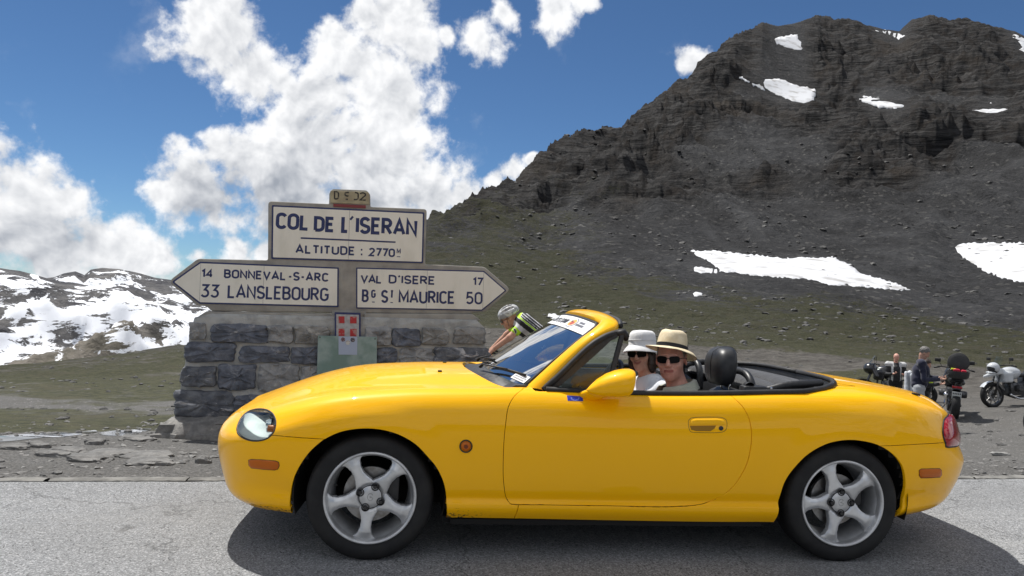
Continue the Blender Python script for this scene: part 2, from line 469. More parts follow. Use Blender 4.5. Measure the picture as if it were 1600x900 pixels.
for _k in (1, 2, 3, 2):      # grow a little, then feather widely
    _wm = np.maximum(_wm, np.maximum(np.maximum(np.roll(_wm, _k, 0), np.roll(_wm, -_k, 0)), np.maximum(np.roll(_wm, _k, 1), np.roll(_wm, -_k, 1))))
for _k in (9, 7, 5, 4, 3, 2, 1):
    for _a in (0, 1): _wm = (np.roll(_wm, _k, _a)+np.roll(_wm, -_k, _a)+_wm)/3
_wm = (_wm*1.35).clip(0, 1)
_wm = _wm.ravel(); Hf = Hf*(1-_wm)+Hs*_wm; CRAG = CRAG*(1-_wm*.6)
# under the road the sheet stays just below the asphalt
dist_e = Yf-road_edge(Xf)
under = sm(.9, 0., dist_e)*(np.abs(Xf) < 60)
Hf = np.where(dist_e < 0, np.where(RR.ravel() < 40, -.03, Hf), Hf*(1-under)+(-.012)*under)
rb = (dist_e < 0) & (RR.ravel() >= 40)
VT = np.stack([Xf, Yf, Hf], -1)
q = (np.arange(na-1)[:, None]*nr+np.arange(nr-1)[None, :])
FT = np.stack([q, q+nr, q+nr+1, q+1], -1).reshape(-1, 4)

def ground_material():
    m = M('ground', (.1, .1, .1), .95, spec=.2); t, b = mtree(m)
    geo = t.n('ShaderNodeNewGeometry'); pos = geo.outputs['Position']
    sep = t.n('ShaderNodeSeparateXYZ'); t.link(pos, sep.inputs[0])
    nz = t.n('ShaderNodeSeparateXYZ'); t.link(geo.outputs['Normal'], nz.inputs[0])
    D = t.vm('LENGTH', pos)
    crag = t.n('ShaderNodeAttribute', attribute_name='crag').outputs['Fac']
    grassA = t.n('ShaderNodeAttribute', attribute_name='grass').outputs['Fac']
    # gravel near the road
    v1 = t.vor(pos, 38., out='Color'); sv = t.n('ShaderNodeSeparateColor'); t.link(v1, sv.inputs[0])
    g_f = t.noise(pos, 55., 6, .7); g_m = t.noise(pos, 3.2, 5, .6)
    gravel = t.mix(t.mr(g_f, .3, .72), (.050, .049, .048), (.200, .195, .187))
    gravel = t.mix(t.mr(g_m, .3, .7, 0., .55), gravel, (.092, .089, .083))
    gravel = t.mix(t.mr(sv.outputs[0], .965, 1.), gravel, (.30, .29, .28))
    # scree further off, darkened in colour for cloud shadow
    sc1 = t.noise(pos, 1.1, 8, .72); sc2 = t.noise(pos, .045, 5, .6); sc3 = t.noise(pos, 9., 4, .7)
    scree = t.mix(t.mr(sc1, .32, .70), (.019, .0195, .021), (.074, .074, .076))
    fan = t.noise(t.mapping(pos, scale=(.085, .010, .012), rot=(0, 0, .12)), 1., 8, .62, .6)
    scree = t.mix(t.mr(fan, .34, .70, 0., .8), scree, (.082, .083, .086))
    scree = t.mix(t.mr(sc2, .36, .66, 0., .7), scree, (.034, .0335, .034))
    vs = t.vor(pos, .9, out='Color'); svs = t.n('ShaderNodeSeparateColor'); t.link(vs, svs.inputs[0])
    scree = t.mix(t.m('MULTIPLY', t.mr(svs.outputs[1], .90, .99), .5), scree, (.17, .165, .155))
    # crags: bedded dark schist, colour lowered further for the cloud shadow
    pr_ = t.mapping(pos, scale=(.045, .045, .42), rot=(.10, .42, .2))
    st = t.noise(pr_, 1.2, 8, .68, .9); st2 = t.noise(pos, .16, 9, .68)
    rock = t.mix(t.mr(st, .34, .68), (.006, .0065, .008), (.085, .082, .080))
    rock = t.mix(t.mr(st2, .44, .66, 0., .85), rock, (.028, .023, .020))
    rock = t.mix(t.mr(t.noise(pos, .02, 4, .6), .52, .70, 0., .6), rock, (.060, .050, .041))
    base = t.mix(t.mr(crag, .25, .75), scree, rock)
    # turf in patches
    gr = t.noise(pos, .11, 7, .66); gr2 = t.noise(pos, 1.4, 6, .68)
    turf = t.mix(t.mr(t.noise(pos, 6., 6, .7), .3, .7), (.023, .026, .013), (.074, .073, .036))
    turf = t.mix(t.mr(t.noise(pos, .35, 5, .65), .48, .74, 0., .7), turf, (.072, .064, .042))
    gm = t.m('ADD', t.m('ADD', grassA, t.m('MULTIPLY', t.m('SUBTRACT', gr, .5), 1.5)), t.m('MULTIPLY', t.m('SUBTRACT', gr2, .5), 1.5))
    gm = t.m('MULTIPLY', t.mr(gm, .36, .74), .92)
    nearf = t.mr(t.m('ADD', D, t.m('MULTIPLY', t.m('SUBTRACT', g_m, .5), 6.)), 14., 34.)
    dirt = t.mix(t.mr(t.noise(pos, 1.6, 9, .76), .3, .72), (.045, .041, .036), (.150, .140, .126))
    far = t.mr(t.m('ADD', D, t.m('MULTIPLY', t.m('SUBTRACT', sc2, .5), 60.)), 45., 120.)
    col = t.mix(nearf, gravel, dirt); col = t.mix(far, col, base)
    col = t.mix(gm, col, turf)
    t.link(col, b.inputs['Base Color'])
    bn = t.n('ShaderNodeBump'); bn.inputs['Strength'].default_value = .9; bn.inputs['Distance'].default_value = .012
    t.link(t.m('ADD', g_f, t.vor(pos, 38.)), bn.inputs['Height'])
    b2 = t.n('ShaderNodeBump'); b2.inputs['Strength'].default_value = .85
    t.setin(b2, 'Distance', t.mr(D, 20., 220., .03, 3.4, False))
    hh = t.m('ADD', t.m('MULTIPLY', t.noise(pos, .20, 11, .74), 2.0), t.m('MULTIPLY', st, t.m('MULTIPLY', crag, 1.6)))
    t.link(hh, b2.inputs['Height']); t.link(bn.outputs[0], b2.inputs['Normal']); t.link(b2.outputs[0], b.inputs['Normal'])
    return m
MG = ground_material()
# turf map in (azimuth, distance), laid as bands seen in the place
P3 = VT*1.
azf = AA.ravel(); Df = RR.ravel()
nz_ = fbm(P3*np.array([.05, .05, 0]), 4); nz2 = fbm(P3*np.array([.3, .3, 0]), 3)
left = sm(rad(-8), rad(-14), azf)
G = left*(sm(7.3, 8.3, Df+nz2*.5)*sm(17, 10.5, Df+nz_*7+nz2)*.98+.78*sm(13, 21, Df+nz_*12)*sm(44, 26, Df+nz_*10)+.68*sm(28, 42, Df+nz_*12))
midd = 1-left
G = G+midd*(.95*sm(17, 22, Df+nz_*6)*sm(44, 30, Df+nz_*10)*sm(rad(31), rad(24), azf)*(1-.85*sm(2, -1, np.abs(Df-(26+18*np.clip((azf-rad(10))/rad(20), 0, 1)))-2.2)))
G = G+midd*(.78*sm(44, 60, Df+nz_*12)*sm(190, 105, Df+nz_*30))
G = G+.58*sm(rad(13), rad(1), azf)*sm(60, 100, Df+nz_*15)*sm(330, 230, Df+nz_*60)*midd
G = np.where((Yf < road_edge(Xf)+.3), 0, G)
ground = np_mesh('ground', VT, FT, MG, attrs={'crag': CRAG, 'grass': G})
tag(ground, kind='structure')

Hgrid = Hf.reshape(na, nr); Hsg = Hs.reshape(na, nr)
def hit_terrain(px, py, dmin=6., dmax=900., G=None):
    """where the line of sight through a point of the photograph meets the ground sheet"""
    a, e = polar(px, py)
    i = int(np.clip(np.searchsorted(AZ, a)-1, 0, na-2)); f = (a-AZ[i])/(AZ[i+1]-AZ[i])
    G = Hgrid if G is None else G
    z = G[i]*(1-f)+G[i+1]*f
    d = z-(EYE+RD*e); k = np.where((d > 0) & (RD > dmin))[0]
    if not len(k): return a, dmax
    k = k[0]; t = d[k-1]/(d[k-1]-d[k]) if d[k-1] < 0 else 0.
    return a, RD[k-1]+(RD[k]-RD[k-1])*t
def ground_z(x, y):
    D = math.hypot(x, y); a = math.atan2(x, y)
    z = float(terrain(np.array([a]), np.array([D]))[0][0])
    de = y-road_edge(x); u_ = float(sm(.9, 0., np.array([de]))[0])
    return z*(1-u_)-.012*u_ if de > 0 else 0.

# ---- asphalt
def road():
    m = M('asphalt', (.2, .2, .2), .9, spec=.25); t, b = mtree(m)
    pos = t.n('ShaderNodeTexCoord').outputs['Object']
    v = t.vor(pos, 150., out='Color'); sv = t.n('ShaderNodeSeparateColor'); t.link(v, sv.inputs[0])
    f = t.noise(pos, 130., 3, .7)
    c = t.mix(t.mr(f, .3, .7), (.122, .126, .130), (.272, .278, .284))
    c = t.mix(t.mr(sv.outputs[0], .55, .98), c, (.385, .39, .395))
    c = t.mix(t.mr(sv.outputs[1], .93, .98), c, (.045, .045, .045))
    c = t.mix(t.mr(t.noise(pos, .9, 5, .6), .35, .70, 0., .35), c, (.15, .149, .145))
    st_ = t.noise(pos, 2.3, 4, .5)
    c = t.mix(t.mr(st_, .70, .74, 0., .55), c, (.07, .069, .066))
    cr_ = t.n('ShaderNodeTexVoronoi', feature='DISTANCE_TO_EDGE'); cr_.inputs['Scale'].default_value = .55
    t.link(t.vm('ADD', pos, t.vm('SCALE', t.noise(pos, 3., 5, .6, out='Color'), scale=.5)), cr_.inputs['Vector'])
    c = t.mix(t.mr(cr_.outputs[0], .0, .006, .5, 0.), c, (.05, .05, .05))
    fl_ = t.noise(t.mapping(pos, scale=(5., 13., 1.)), 3.2, 3, .5)
    c = t.mix(t.mr(fl_, .73, .76, 0., .75), c, (.06, .06, .058))
    c = t.mix(t.mr(t.noise(t.mapping(pos, scale=(.12, 1.6, 1.), rot=(0, 0, -.17)), 1.4, 4, .5), .50, .70, 0., .28), c, (.34, .34, .33))
    # irregular dark patch below the door
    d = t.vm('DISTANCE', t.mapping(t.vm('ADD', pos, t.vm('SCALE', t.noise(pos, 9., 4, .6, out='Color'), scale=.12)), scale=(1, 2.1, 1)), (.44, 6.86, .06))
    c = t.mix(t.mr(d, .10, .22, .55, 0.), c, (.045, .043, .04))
    t.link(c, b.inputs['Base Color'])
    bn = t.n('ShaderNodeBump'); bn.inputs['Strength'].default_value = .7; bn.inputs['Distance'].default_value = .004
    t.link(t.m('ADD', t.vor(pos, 150.), f), bn.inputs['Height']); t.link(bn.outputs[0], b.inputs['Normal'])
    xs = np.concatenate([np.linspace(-60, -6, 28)[:-1], np.linspace(-6, 8, 420)[:-1], np.linspace(8, 60, 28)])
    rn = np.random.RandomState(3)
    e = road_edge(xs)+.030*fbm(np.stack([xs*2.2, xs*0, xs*0], -1), 5)
    V = []; F = []
    rows = [(-1, 0.), (-.5, 0.), (-.15, 0), (0, 0), (.0, -.05)]
    for i, x in enumerate(xs):
        for k, (o_, z_) in enumerate(rows):
            y = e[i]+(o_ if k in (1, 2) else (-9.5 if k == 0 else (0 if k == 3 else .012)))
            V.append((x, y, z_))
    n = len(rows)
    for i in range(len(xs)-1):
        for k in range(n-1): F.append((i*n+k, (i+1)*n+k, (i+1)*n+k+1, i*n+k+1))
    o = mesh('road', np.array(V), F, m, smooth=False); tag(o, kind='structure')
    return m
MROAD = road()

# ---- far snow mountains (left)
def snow_range():
    m = M('snow mountain', (.2, .2, .2), .85, spec=.2); t, b = mtree(m)
    geo = t.n('ShaderNodeNewGeometry'); pos = geo.outputs['Position']
    sn = t.n('ShaderNodeAttribute', attribute_name='snow').outputs['Fac']
    fine = t.noise(t.mapping(pos, scale=(.006, .006, .016), rot=(.1, .55, 0)), 1.5, 10, .70, .5)
    rk = t.mix(t.mr(t.noise(pos, .008, 9, .68), .36, .66), (.050, .051, .058), (.15, .145, .142))
    rk = t.mix(t.m('MULTIPLY', t.n('ShaderNodeAttribute', attribute_name='low').outputs['Fac'], .8), rk, t.mix(t.mr(t.noise(pos, .01, 8, .7), .4, .6), (.13, .115, .085), (.235, .21, .175)))
    s_ = t.m('ADD', sn, t.m('MULTIPLY', t.m('SUBTRACT', fine, .5), 3.4))
    k = t.mr(s_, .47, .53)
    t.link(t.mix(k, rk, (.80, .82, .86)), b.inputs['Base Color'])
    bn = t.n('ShaderNodeBump'); bn.inputs['Strength'].default_value = .8
    t.setin(bn, 'Distance', t.m('ADD', t.m('MULTIPLY', t.m('SUBTRACT', 1., k), 28.), 2.))
    t.link(t.noise(pos, .02, 9, .65), bn.inputs['Height']); t.link(bn.outputs[0], b.inputs['Normal'])
    def rng(name, ridge, Dr, base, D0, amp, snowf, seed):
        ra = np.array([polar(x, y)[0] for x, y in ridge]); re = np.array([polar(x, y)[1] for x, y in ridge])
        a = np.linspace(ra[0], ra[-1], 300); nd = 110
        e = np.interp(a, ra, re)
        u = np.linspace(0, 1.5, nd)
        A_, U_ = np.meshgrid(a, u, indexing='ij'); E_ = np.repeat(e[:, None], nd, 1)
        D = D0+(Dr-D0)*U_
        zt = EYE+Dr*E_; zb = EYE+D0*polar(100, base)[1]-130
        z = np.where(U_ <= 1, zb+(zt-zb)*np.clip(U_, 0, 1)**1.35, zt-(U_-1)*(Dr-D0)*.7)
        X = D*np.sin(A_); Y = D*np.cos(A_)
        P = np.stack([X.ravel(), Y.ravel(), z.ravel()], -1)
        edge = np.clip(np.abs(1-U_.ravel())*3, .06, 1)*sm(0, .62, U_.ravel())
        z2 = P[:, 2]+edge*amp*((ridged(P*np.array([1/700, 1/900, 1/500])+seed, 6, .52)-1.1)*1.+.25*fbm(P/160+seed, 4))
        V = np.stack([P[:, 0], P[:, 1], z2], -1)
        g = np.arange(len(a)-1)[:, None]*nd+np.arange(nd-1)[None, :]
        F = np.stack([g, g+nd, g+nd+1, g+1], -1).reshape(-1, 4)
        o = np_mesh(name, V, F, m, attrs={'snow': snowf(U_.ravel(), A_.ravel()), 'low': sm(.56, .36, U_.ravel()+.05*fbm(P/300, 3))})
        tag(o, kind='structure')
    rng('snowy_mountain', [(-700,440),(-500,380),(-350,410),(-200,395),(-60,412),(0,419),(30,423),(60,430),(90,437),(115,440),(150,447),(185,440),(210,446),(250,462),(300,478),(360,492),(440,500),(520,520)], 2600, 560, 1500, 130,
        lambda u_, a_: .43+.15*sm(.25, .50, u_)-.40*sm(.46, .32, u_)-.16*sm(.75, .95, u_), 3.3)
    rng('distant_mountain', [(-300,430),(-100,425),(60,436),(85,432),(100,425),(118,422),(132,428),(142,419),(160,416),(185,418),(215,426),(240,432),(270,436),(300,432),(330,440),(370,448),(440,470)], 4300, 520, 2700, 120,
        lambda u_, a_: .50+.10*sm(.2, .5, u_)-.35*sm(.78, .93, u_), 8.1)
snow_range()

# ---- snow patches lying on the slope
MSNOW = M('old snow', (.60, .61, .63), .7, c2=(.33, .32, .31), scale=.16, detail=9, lo=.48, hi=.74, spec=.2, bump=.5, bscale=.6, bdist=.3)
def snow_patch(pts, thick=.5, step=7):
    n = len(pts)
    P = []
    rn = np.random.RandomState(int(pts[0][0]))
    for i in range(n):
        a, b_ = np.array(pts[i], float), np.array(pts[(i+1) % n], float); L = np.linalg.norm(b_-a); k = max(1, int(L/2.6))
        nn = np.array([-(b_-a)[1], (b_-a)[0]])/max(L, 1e-6)
        for j in range(k):
            P.append(a+(b_-a)*j/k+nn*(rn.rand()-.5)*min(3., L*.35))
    P = np.array(P)
    # interior points
    mn, mx = P.min(0), P.max(0)
    gx, gy = np.meshgrid(np.arange(mn[0], mx[0], step), np.arange(mn[1], mx[1], step*.45)); I = np.stack([gx.ravel(), gy.ravel()], -1)
    def inside(Q):
        c = np.zeros(len(Q), bool)
        for i in range(len(P)):
            x1, y1 = P[i]; x2, y2 = P[(i+1) % len(P)]
            cond = ((y1 > Q[:, 1]) != (y2 > Q[:, 1])) & (Q[:, 0] < (x2-x1)*(Q[:, 1]-y1)/(y2-y1+1e-12)+x1)
            c ^= cond
        return c
    def db(Q):
        d = np.full(len(Q), 1e9)
        for i in range(len(P)):
            a = P[i]; b_ = P[(i+1) % len(P)]; ab = b_-a; t_ = np.clip(((Q-a)@ab)/max(ab@ab, 1e-9), 0, 1)
            d = np.minimum(d, np.linalg.norm(Q-(a+t_[:, None]*ab), axis=1))
        return d
    I = I[inside(I)]
    if len(I): I = I[db(I) > 1.2]
    allp = np.concatenate([P, I]) if len(I) else P
    vs, es, fs, *_ = delaunay_2d_cdt([Vector(p) for p in allp], [], [list(range(len(P)))], 1, 1e-5)
    vs = np.array([tuple(v) for v in vs]); d_ = db(vs)
    V = []; 
    # smooth basal surface: sample the undetailed terrain so the snow fills the hollows
    for (x, y), dd in zip(vs, d_):
        a, D = hit_terrain(x, y, 60, 900., Hsg)
        V.append((D*math.sin(a), D*math.cos(a), EYE+D*polar(x, y)[1], dd))
    V = np.array(V)
    # move a little up the sight-independent normal (vertical) and sink the rim
    V[:, 2] += np.where(V[:, 3] < .4, -.05, thick*np.clip(V[:, 3]/8, .12, 1))
    o = mesh('snow_patch', V[:, :3], [tuple(f) for f in fs], MSNOW)
    me = o.data; bm = bmesh.new(); bm.from_mesh(me)
    bmesh.ops.recalc_face_normals(bm, faces=bm.faces[:])
    if sum((f.normal.z for f in bm.faces)) < 0: bmesh.ops.reverse_faces(bm, faces=bm.faces[:])
    be = [e for e in bm.edges if e.is_boundary]
    r_ = bmesh.ops.extrude_edge_only(bm, edges=be)
    for v in r_['geom']:
        if isinstance(v, bmesh.types.BMVert): v.co.z -= thick*3
    bm.to_mesh(me); bm.free(); me.update()
    tag(o, kind='structure')
for p_ in PATCHES: snow_patch(p_, .30, 8)
# ================================================================== THE ROADSTER
CX0, CY0, CYAW = -.6910, 4.1980, .10354
# ---- paint and trims
def paint_mat():
    m = M('yellow paint', (.98, .495, .0), .45, coat=.75, spec=.1); t, b = mtree(m)
    pos = t.n('ShaderNodeTexCoord').outputs['Object']
    sp = t.n('ShaderNodeSeparateXYZ'); t.link(pos, sp.inputs[0])
    # road dirt flecks near the sills and behind the front wheel
    low = t.mr(sp.outputs[2], .31, .19, 0., 1.)
    beh = t.mr(sp.outputs[0], .75, .36, .15, 1.)
    fl = t.noise(t.mapping(pos, scale=(1., 1., 2.2)), 46., 6, .72)
    dk = t.mr(t.m('ADD', fl, t.m('MULTIPLY', t.m('MULTIPLY', low, beh), .24)), .74, .80)
    c = t.mix(t.m('MULTIPLY', dk, low), (.98, .495, .0), (.06, .045, .02))
    t.link(c, b.inputs['Base Color'])
    b.inputs['Coat IOR'].default_value = 1.38
    t.link(t.mr(t.noise(pos, 3.5, 5, .6), .3, .75, .012, .05), b.inputs['Coat Roughness'])
    bn = t.n('ShaderNodeBump'); bn.inputs['Strength'].default_value = .05; bn.inputs['Distance'].default_value = .002
    t.link(t.noise(pos, 60., 2, .5), bn.inputs['Height']); t.link(bn.outputs[0], b.inputs['Coat Normal'])
    return m
MP = paint_mat()
MBLK = M('black trim', (.018, .018, .019), .45, c2=(.03, .03, .031), scale=60, rvar=.08)
MRUB = M('black rubber', (.012, .012, .013), .6, c2=(.022, .022, .022), scale=30, bump=.1, bscale=200, bdist=.001)
MVIN = M('black vinyl', (.016, .017, .019), .42, c2=(.026, .027, .03), scale=25, bump=.35, bscale=350, bdist=.0008)
MDARK = M('dark underside', (.008, .008, .008), .9)
MTY = M('tyre rubber', (.006, .006, .007), .72, c2=(.013, .013, .013), scale=12, detail=6, bump=.15, bscale=160, bdist=.001)
MAL = M('silver alloy', (.66, .67, .68), .34, .6, c2=(.46, .465, .47), scale=9, detail=6, rvar=.06)
MCHR = M('chrome', (.75, .75, .76), .12, 1.)
MSTL = M('brake steel', (.30, .30, .30), .38, .9, c2=(.2, .19, .18), scale=30)
MAMB = M('amber lens', (.50, .115, .0), .3, coat=.15, spec=.3)
MREDL = M('red lens', (.30, .004, .008), .12, coat=.8)
MNUT = M('dark nut', (.05, .05, .052), .3, .8)
MHG = M('lamp lens', (1, 1, 1), .02, trans=1., ior=1.25)
MREF = M('reflector', (.56, .57, .59), .5, .0)
MWS = M('windscreen glass', (.80, .90, .88), .0, trans=1., ior=1.45)
MWHT = M('white vinyl sticker', (.78, .79, .80), .4, c2=(.70, .71, .72), scale=8)
MBLU = M('blue sticker', (.012, .03, .38), .4)
MINK = M('printed ink', (.02, .02, .03), .5)
def thin_glass(name, tint=(.86, .93, .91), refl=1.45):
    m = bpy.data.materials.new(name); m.use_nodes = True; m.node_tree.nodes.clear(); t = NT(m.node_tree)
    fr = t.n('ShaderNodeFresnel'); fr.inputs[0].default_value = refl
    tr = t.n('ShaderNodeBsdfTransparent'); tr.inputs[0].default_value = (*tint, 1)
    gl = t.n('ShaderNodeBsdfGlossy'); gl.inputs[1].default_value = .005
    mx = t.n('ShaderNodeMixShader'); t.link(t.m('MULTIPLY', fr.outputs[0], .9, clamp=True), mx.inputs[0]); t.link(tr.outputs[0], mx.inputs[1]); t.link(gl.outputs[0], mx.inputs[2])
    o = t.n('ShaderNodeOutputMaterial'); t.link(mx.outputs[0], o.inputs[0]); return m
MGL = thin_glass('window glass')
MGLW = thin_glass('windscreen', (.74, .86, .88), 1.52)

# ---- body surface: rows of (z(x), half width) swept from nose to tail, rounded in plan at both ends
KX = np.array([-.78, -.66, -.55, -.40, -.20, .10, .50, .72, 1.25, 1.72, 2.0, 2.27, 2.5, 2.7, 2.85, 3.0, 3.17])
ROWS = [ # hm, tip x, tail x, z at KX
 (.770, -.700, 2.985, [.190,.190,.192,.195,.195,.192,.188,.186,.180,.178,.182,.19,.20,.200,.195,.19,.188]),
 (.800, -.742, 3.045, [.228,.226,.226,.226,.226,.226,.226,.226,.222,.220,.222,.226,.228,.228,.226,.223,.222]),
 (.806, -.765, 3.095, [.272,.27,.268,.266,.264,.262,.262,.262,.258,.258,.258,.26,.262,.262,.262,.26,.258]),
 (.797, -.783, 3.135, [.325,.318,.312,.304,.294,.288,.286,.285,.283,.284,.285,.29,.30,.31,.31,.31,.308]),
 (.812, -.796, 3.158, [.385,.378,.37,.36,.342,.33,.327,.325,.323,.325,.328,.335,.35,.365,.37,.37,.37]),
 (.828, -.803, 3.170, [.438,.437,.436,.432,.428,.424,.42,.42,.42,.42,.42,.422,.43,.432,.432,.432,.430]),
 (.838, -.800, 3.166, [.488,.492,.496,.505,.52,.535,.54,.54,.54,.54,.54,.538,.525,.505,.49,.478,.474]),
 (.834, -.788, 3.140, [.526,.534,.545,.570,.605,.630,.640,.64,.64,.645,.652,.655,.645,.615,.58,.54,.508]),
 (.812, -.772, 3.128, [.548,.558,.575,.612,.660,.695,.708,.710,.708,.715,.724,.727,.715,.680,.640,.590,.545]),
 (.780, -.757, 3.124, [0.562,0.579,0.603,0.646,0.699,0.735,0.751,0.756,0.754,0.763,0.772,0.774,0.765,0.732,0.695,0.654,0.614]),
 (.742, -.742, 3.116, [0.572,0.5932,0.622,0.667,0.7202,0.757,0.773,0.78,0.773,0.785,0.798,0.802,0.795,0.7632,0.7294,0.6956,0.6696]),
 (.670, -.726, 3.100, [0.58,0.6054,0.636,0.683,0.7354,0.768,0.782,0.788,0.777,0.79,0.812,0.817,0.812,0.7844,0.7558,0.7272,0.7072]),
 (.565, -.708, 3.088, [0.586,0.614,0.648,0.694,0.744,0.766,0.773,0.776,0.777,0.795,0.822,0.828,0.824,0.801,0.778,0.752,0.73]),
 (.400, -.696, 3.078, [0.592,0.622,0.662,0.714,0.764,0.792,0.805,0.81,0.8,0.81,0.828,0.834,0.831,0.812,0.792,0.766,0.74]),
 (.200, -.690, 3.073, [0.596,0.628,0.671,0.726,0.78,0.812,0.825,0.83,0.82,0.82,0.83,0.834,0.833,0.815,0.797,0.772,0.744]),
 (.000, -.688, 3.071, [0.598,0.63,0.674,0.73,0.785,0.818,0.832,0.838,0.83,0.825,0.83,0.834,0.833,0.816,0.798,0.774,0.745]),
]
NRW = len(ROWS)
def _pchip(x, y, xq):
    h = np.diff(x); d = np.diff(y)/h; m = np.zeros_like(y); m[0], m[-1] = d[0], d[-1]
    for i in range(1, len(y)-1): m[i] = (d[i-1]*h[i]+d[i]*h[i-1])/(h[i]+h[i-1])
    k = np.clip(np.searchsorted(x, xq)-1, 0, len(x)-2); t = (xq-x[k])/h[k]
    return y[k]*(2*t**3-3*t**2+1)+m[k]*h[k]*(t**3-2*t**2+t)+y[k+1]*(-2*t**3+3*t**2)+m[k+1]*h[k]*(t**3-t**2)
def _smooth_spline(Y, n_out):
    """natural cubic spline through rows (uniform parameter); Y: (rows, ...)"""
    n = len(Y); A = np.zeros((n, n)); B = np.zeros_like(Y)
    A[0, 0] = A[-1, -1] = 1
    for i in range(1, n-1):
        A[i, i-1] = A[i, i+1] = 1; A[i, i] = 4; B[i] = 6*(Y[i-1]-2*Y[i]+Y[i+1])
    M2 = np.linalg.solve(A, B.reshape(n, -1)).reshape(Y.shape)
    tt = np.linspace(0, n-1, n_out); k = np.minimum(tt.astype(int), n-2); f = tt-k
    f = f.reshape((-1,)+(1,)*(Y.ndim-1))
    return Y[k]*(1-f)+Y[k+1]*f+((1-f)**3-(1-f))*M2[k]/6+(f**3-f)*M2[k+1]/6
NS = 900
ARCH_F = (0.0, .285, .345); ARCH_R = (2.262, .28, .34)
def body_grid():
    R = []
    for (hm, xt, xe, zz) in ROWS:
        a = np.concatenate([xt+(.9)*np.linspace(0, 1, 500)**4, np.linspace(xt+.9, xe-.9, 300)[1:-1], (xe-.9*np.linspace(1, 0, 500)**4)])
        u = np.clip((a-xt)/.78, 0, 1); v = np.clip((xe-a)/.80, 0, 1)
        pf, pr_ = 3.3, 2.8
        h = hm*(1-(1-u)**pf)**(1/pf)*(1-(1-v)**pr_)**(1/pr_)
        z = _pchip(KX, np.array(zz), a)
        if hm == 0:  # centreline: same stations as its neighbour
            L = np.concatenate([[0], np.cumsum(np.hypot(np.diff(a), np.diff(hprev)))])
        else:
            L = np.concatenate([[0], np.cumsum(np.hypot(np.diff(a), np.diff(h)))]); hprev = h
        s_ = L/L[-1]; q_ = np.linspace(0, 1, NS)
        R.append(np.stack([np.interp(q_, s_, a), np.interp(q_, s_, h), np.interp(q_, s_, z)], -1))
    R = np.array(R)
    # smooth along s a little
    for _ in range(6): R[:, 1:-1] = .25*R[:, :-2]+.5*R[:, 1:-1]+.25*R[:, 2:]
    nt = (NRW-1)*14+1
    G = _smooth_spline(R, nt)
    G[-1, :, 1] = 0; G[:, 0, 1] = 0; G[:, -1, 1] = 0
    # flared lips round the wheel arches
    for (ax, az_, ar) in (ARCH_F, ARCH_R):
        d = np.hypot(G[:, :, 0]-ax, G[:, :, 2]-az_)
        G[:, :, 1] += .006*sm(ar+.10, ar+.0, d)*(G[:, :, 1] > .5)*(d > ar-.12)*sm(.74, .66, G[:, :, 2])
    return np.swapaxes(G, 0, 1)   # (s, t, 3) with half width in column 1
BG = body_grid(); NTT = BG.shape[1]
def bsamp(s, t, G=None):
    G = BG if G is None else G
    fs = np.clip(np.asarray(s, float), 0, 1)*(NS-1); ft = np.clip(np.asarray(t, float)/(NRW-1), 0, 1)*(NTT-1)
    i = np.minimum(fs.astype(int), NS-2); j = np.minimum(ft.astype(int), NTT-2); a = (fs-i)[..., None]; b = (ft-j)[..., None]
    return G[i, j]*(1-a)*(1-b)+G[i+1, j]*a*(1-b)+G[i, j+1]*(1-a)*b+G[i+1, j+1]*a*b
_ds = np.gradient(BG, axis=0); _dt = np.gradient(BG, axis=1)
BN = np.cross(_dt, _ds); BN /= np.maximum(np.linalg.norm(BN, axis=2), 1e-9)[..., None]
# near end caps the normal must look along the centreline plane
BN[:, -1, 1] = 0; BN[0, :, 1] = 0; BN[-1, :, 1] = 0; BN /= np.maximum(np.linalg.norm(BN, axis=2), 1e-9)[..., None]
if BN[NS//2, NTT//3, 1] < 0: BN = -BN
def inv(x, z=None, h=None, tmax=11.5, tmin=0.):
    """(x,z) seen from the side, or (x,h) seen from above -> (s,t)"""
    j0, j1 = int(tmin/(NRW-1)*(NTT-1)), int(tmax/(NRW-1)*(NTT-1))+1
    Gs = BG[:, j0:j1]
    d = (Gs[..., 0]-x)**2+((Gs[..., 2]-z)**2 if z is not None else (Gs[..., 1]-h)**2)
    i, j = np.unravel_index(np.argmin(d), d.shape); s, t = i/(NS-1), (j+j0)/(NTT-1)*(NRW-1)
    for _ in range(12):   # Newton
        e = 1e-3; p = bsamp(s, t); ps = bsamp(s+e*.3, t); pt = bsamp(s, t+e)
        k = 2 if z is not None else 1; tv = z if z is not None else h
        J = np.array([[(ps[0]-p[0])/(e*.3), (pt[0]-p[0])/e], [(ps[k]-p[k])/(e*.3), (pt[k]-p[k])/e]])
        r = np.array([x-p[0], tv-p[k]])
        if abs(np.linalg.det(J)) < 1e-9: break
        dd = np.clip(np.linalg.solve(J, r), -.02, .02); s = float(np.clip(s+dd[0], 0, 1)); t = float(np.clip(t+dd[1], tmin, tmax))
        if abs(r).max() < 1e-5: break
    return s, t
def _w2px(P):
    c_, s_ = math.cos(CYAW), math.sin(CYAW)
    X = CX0+c_*P[..., 0]+s_*P[..., 1]; Y = CY0+s_*P[..., 0]-c_*P[..., 1]; Z = P[..., 2]-EYE     # near side: y = -half width
    zc = X*CF[0]+Y*CF[1]+Z*CF[2]
    return 800+F_PX*(X*CR[0]+Y*CR[1]+Z*CR[2])/zc, 450-F_PX*(X*CU[0]+Y*CU[1]+Z*CU[2])/zc
_PX = _w2px(BG)
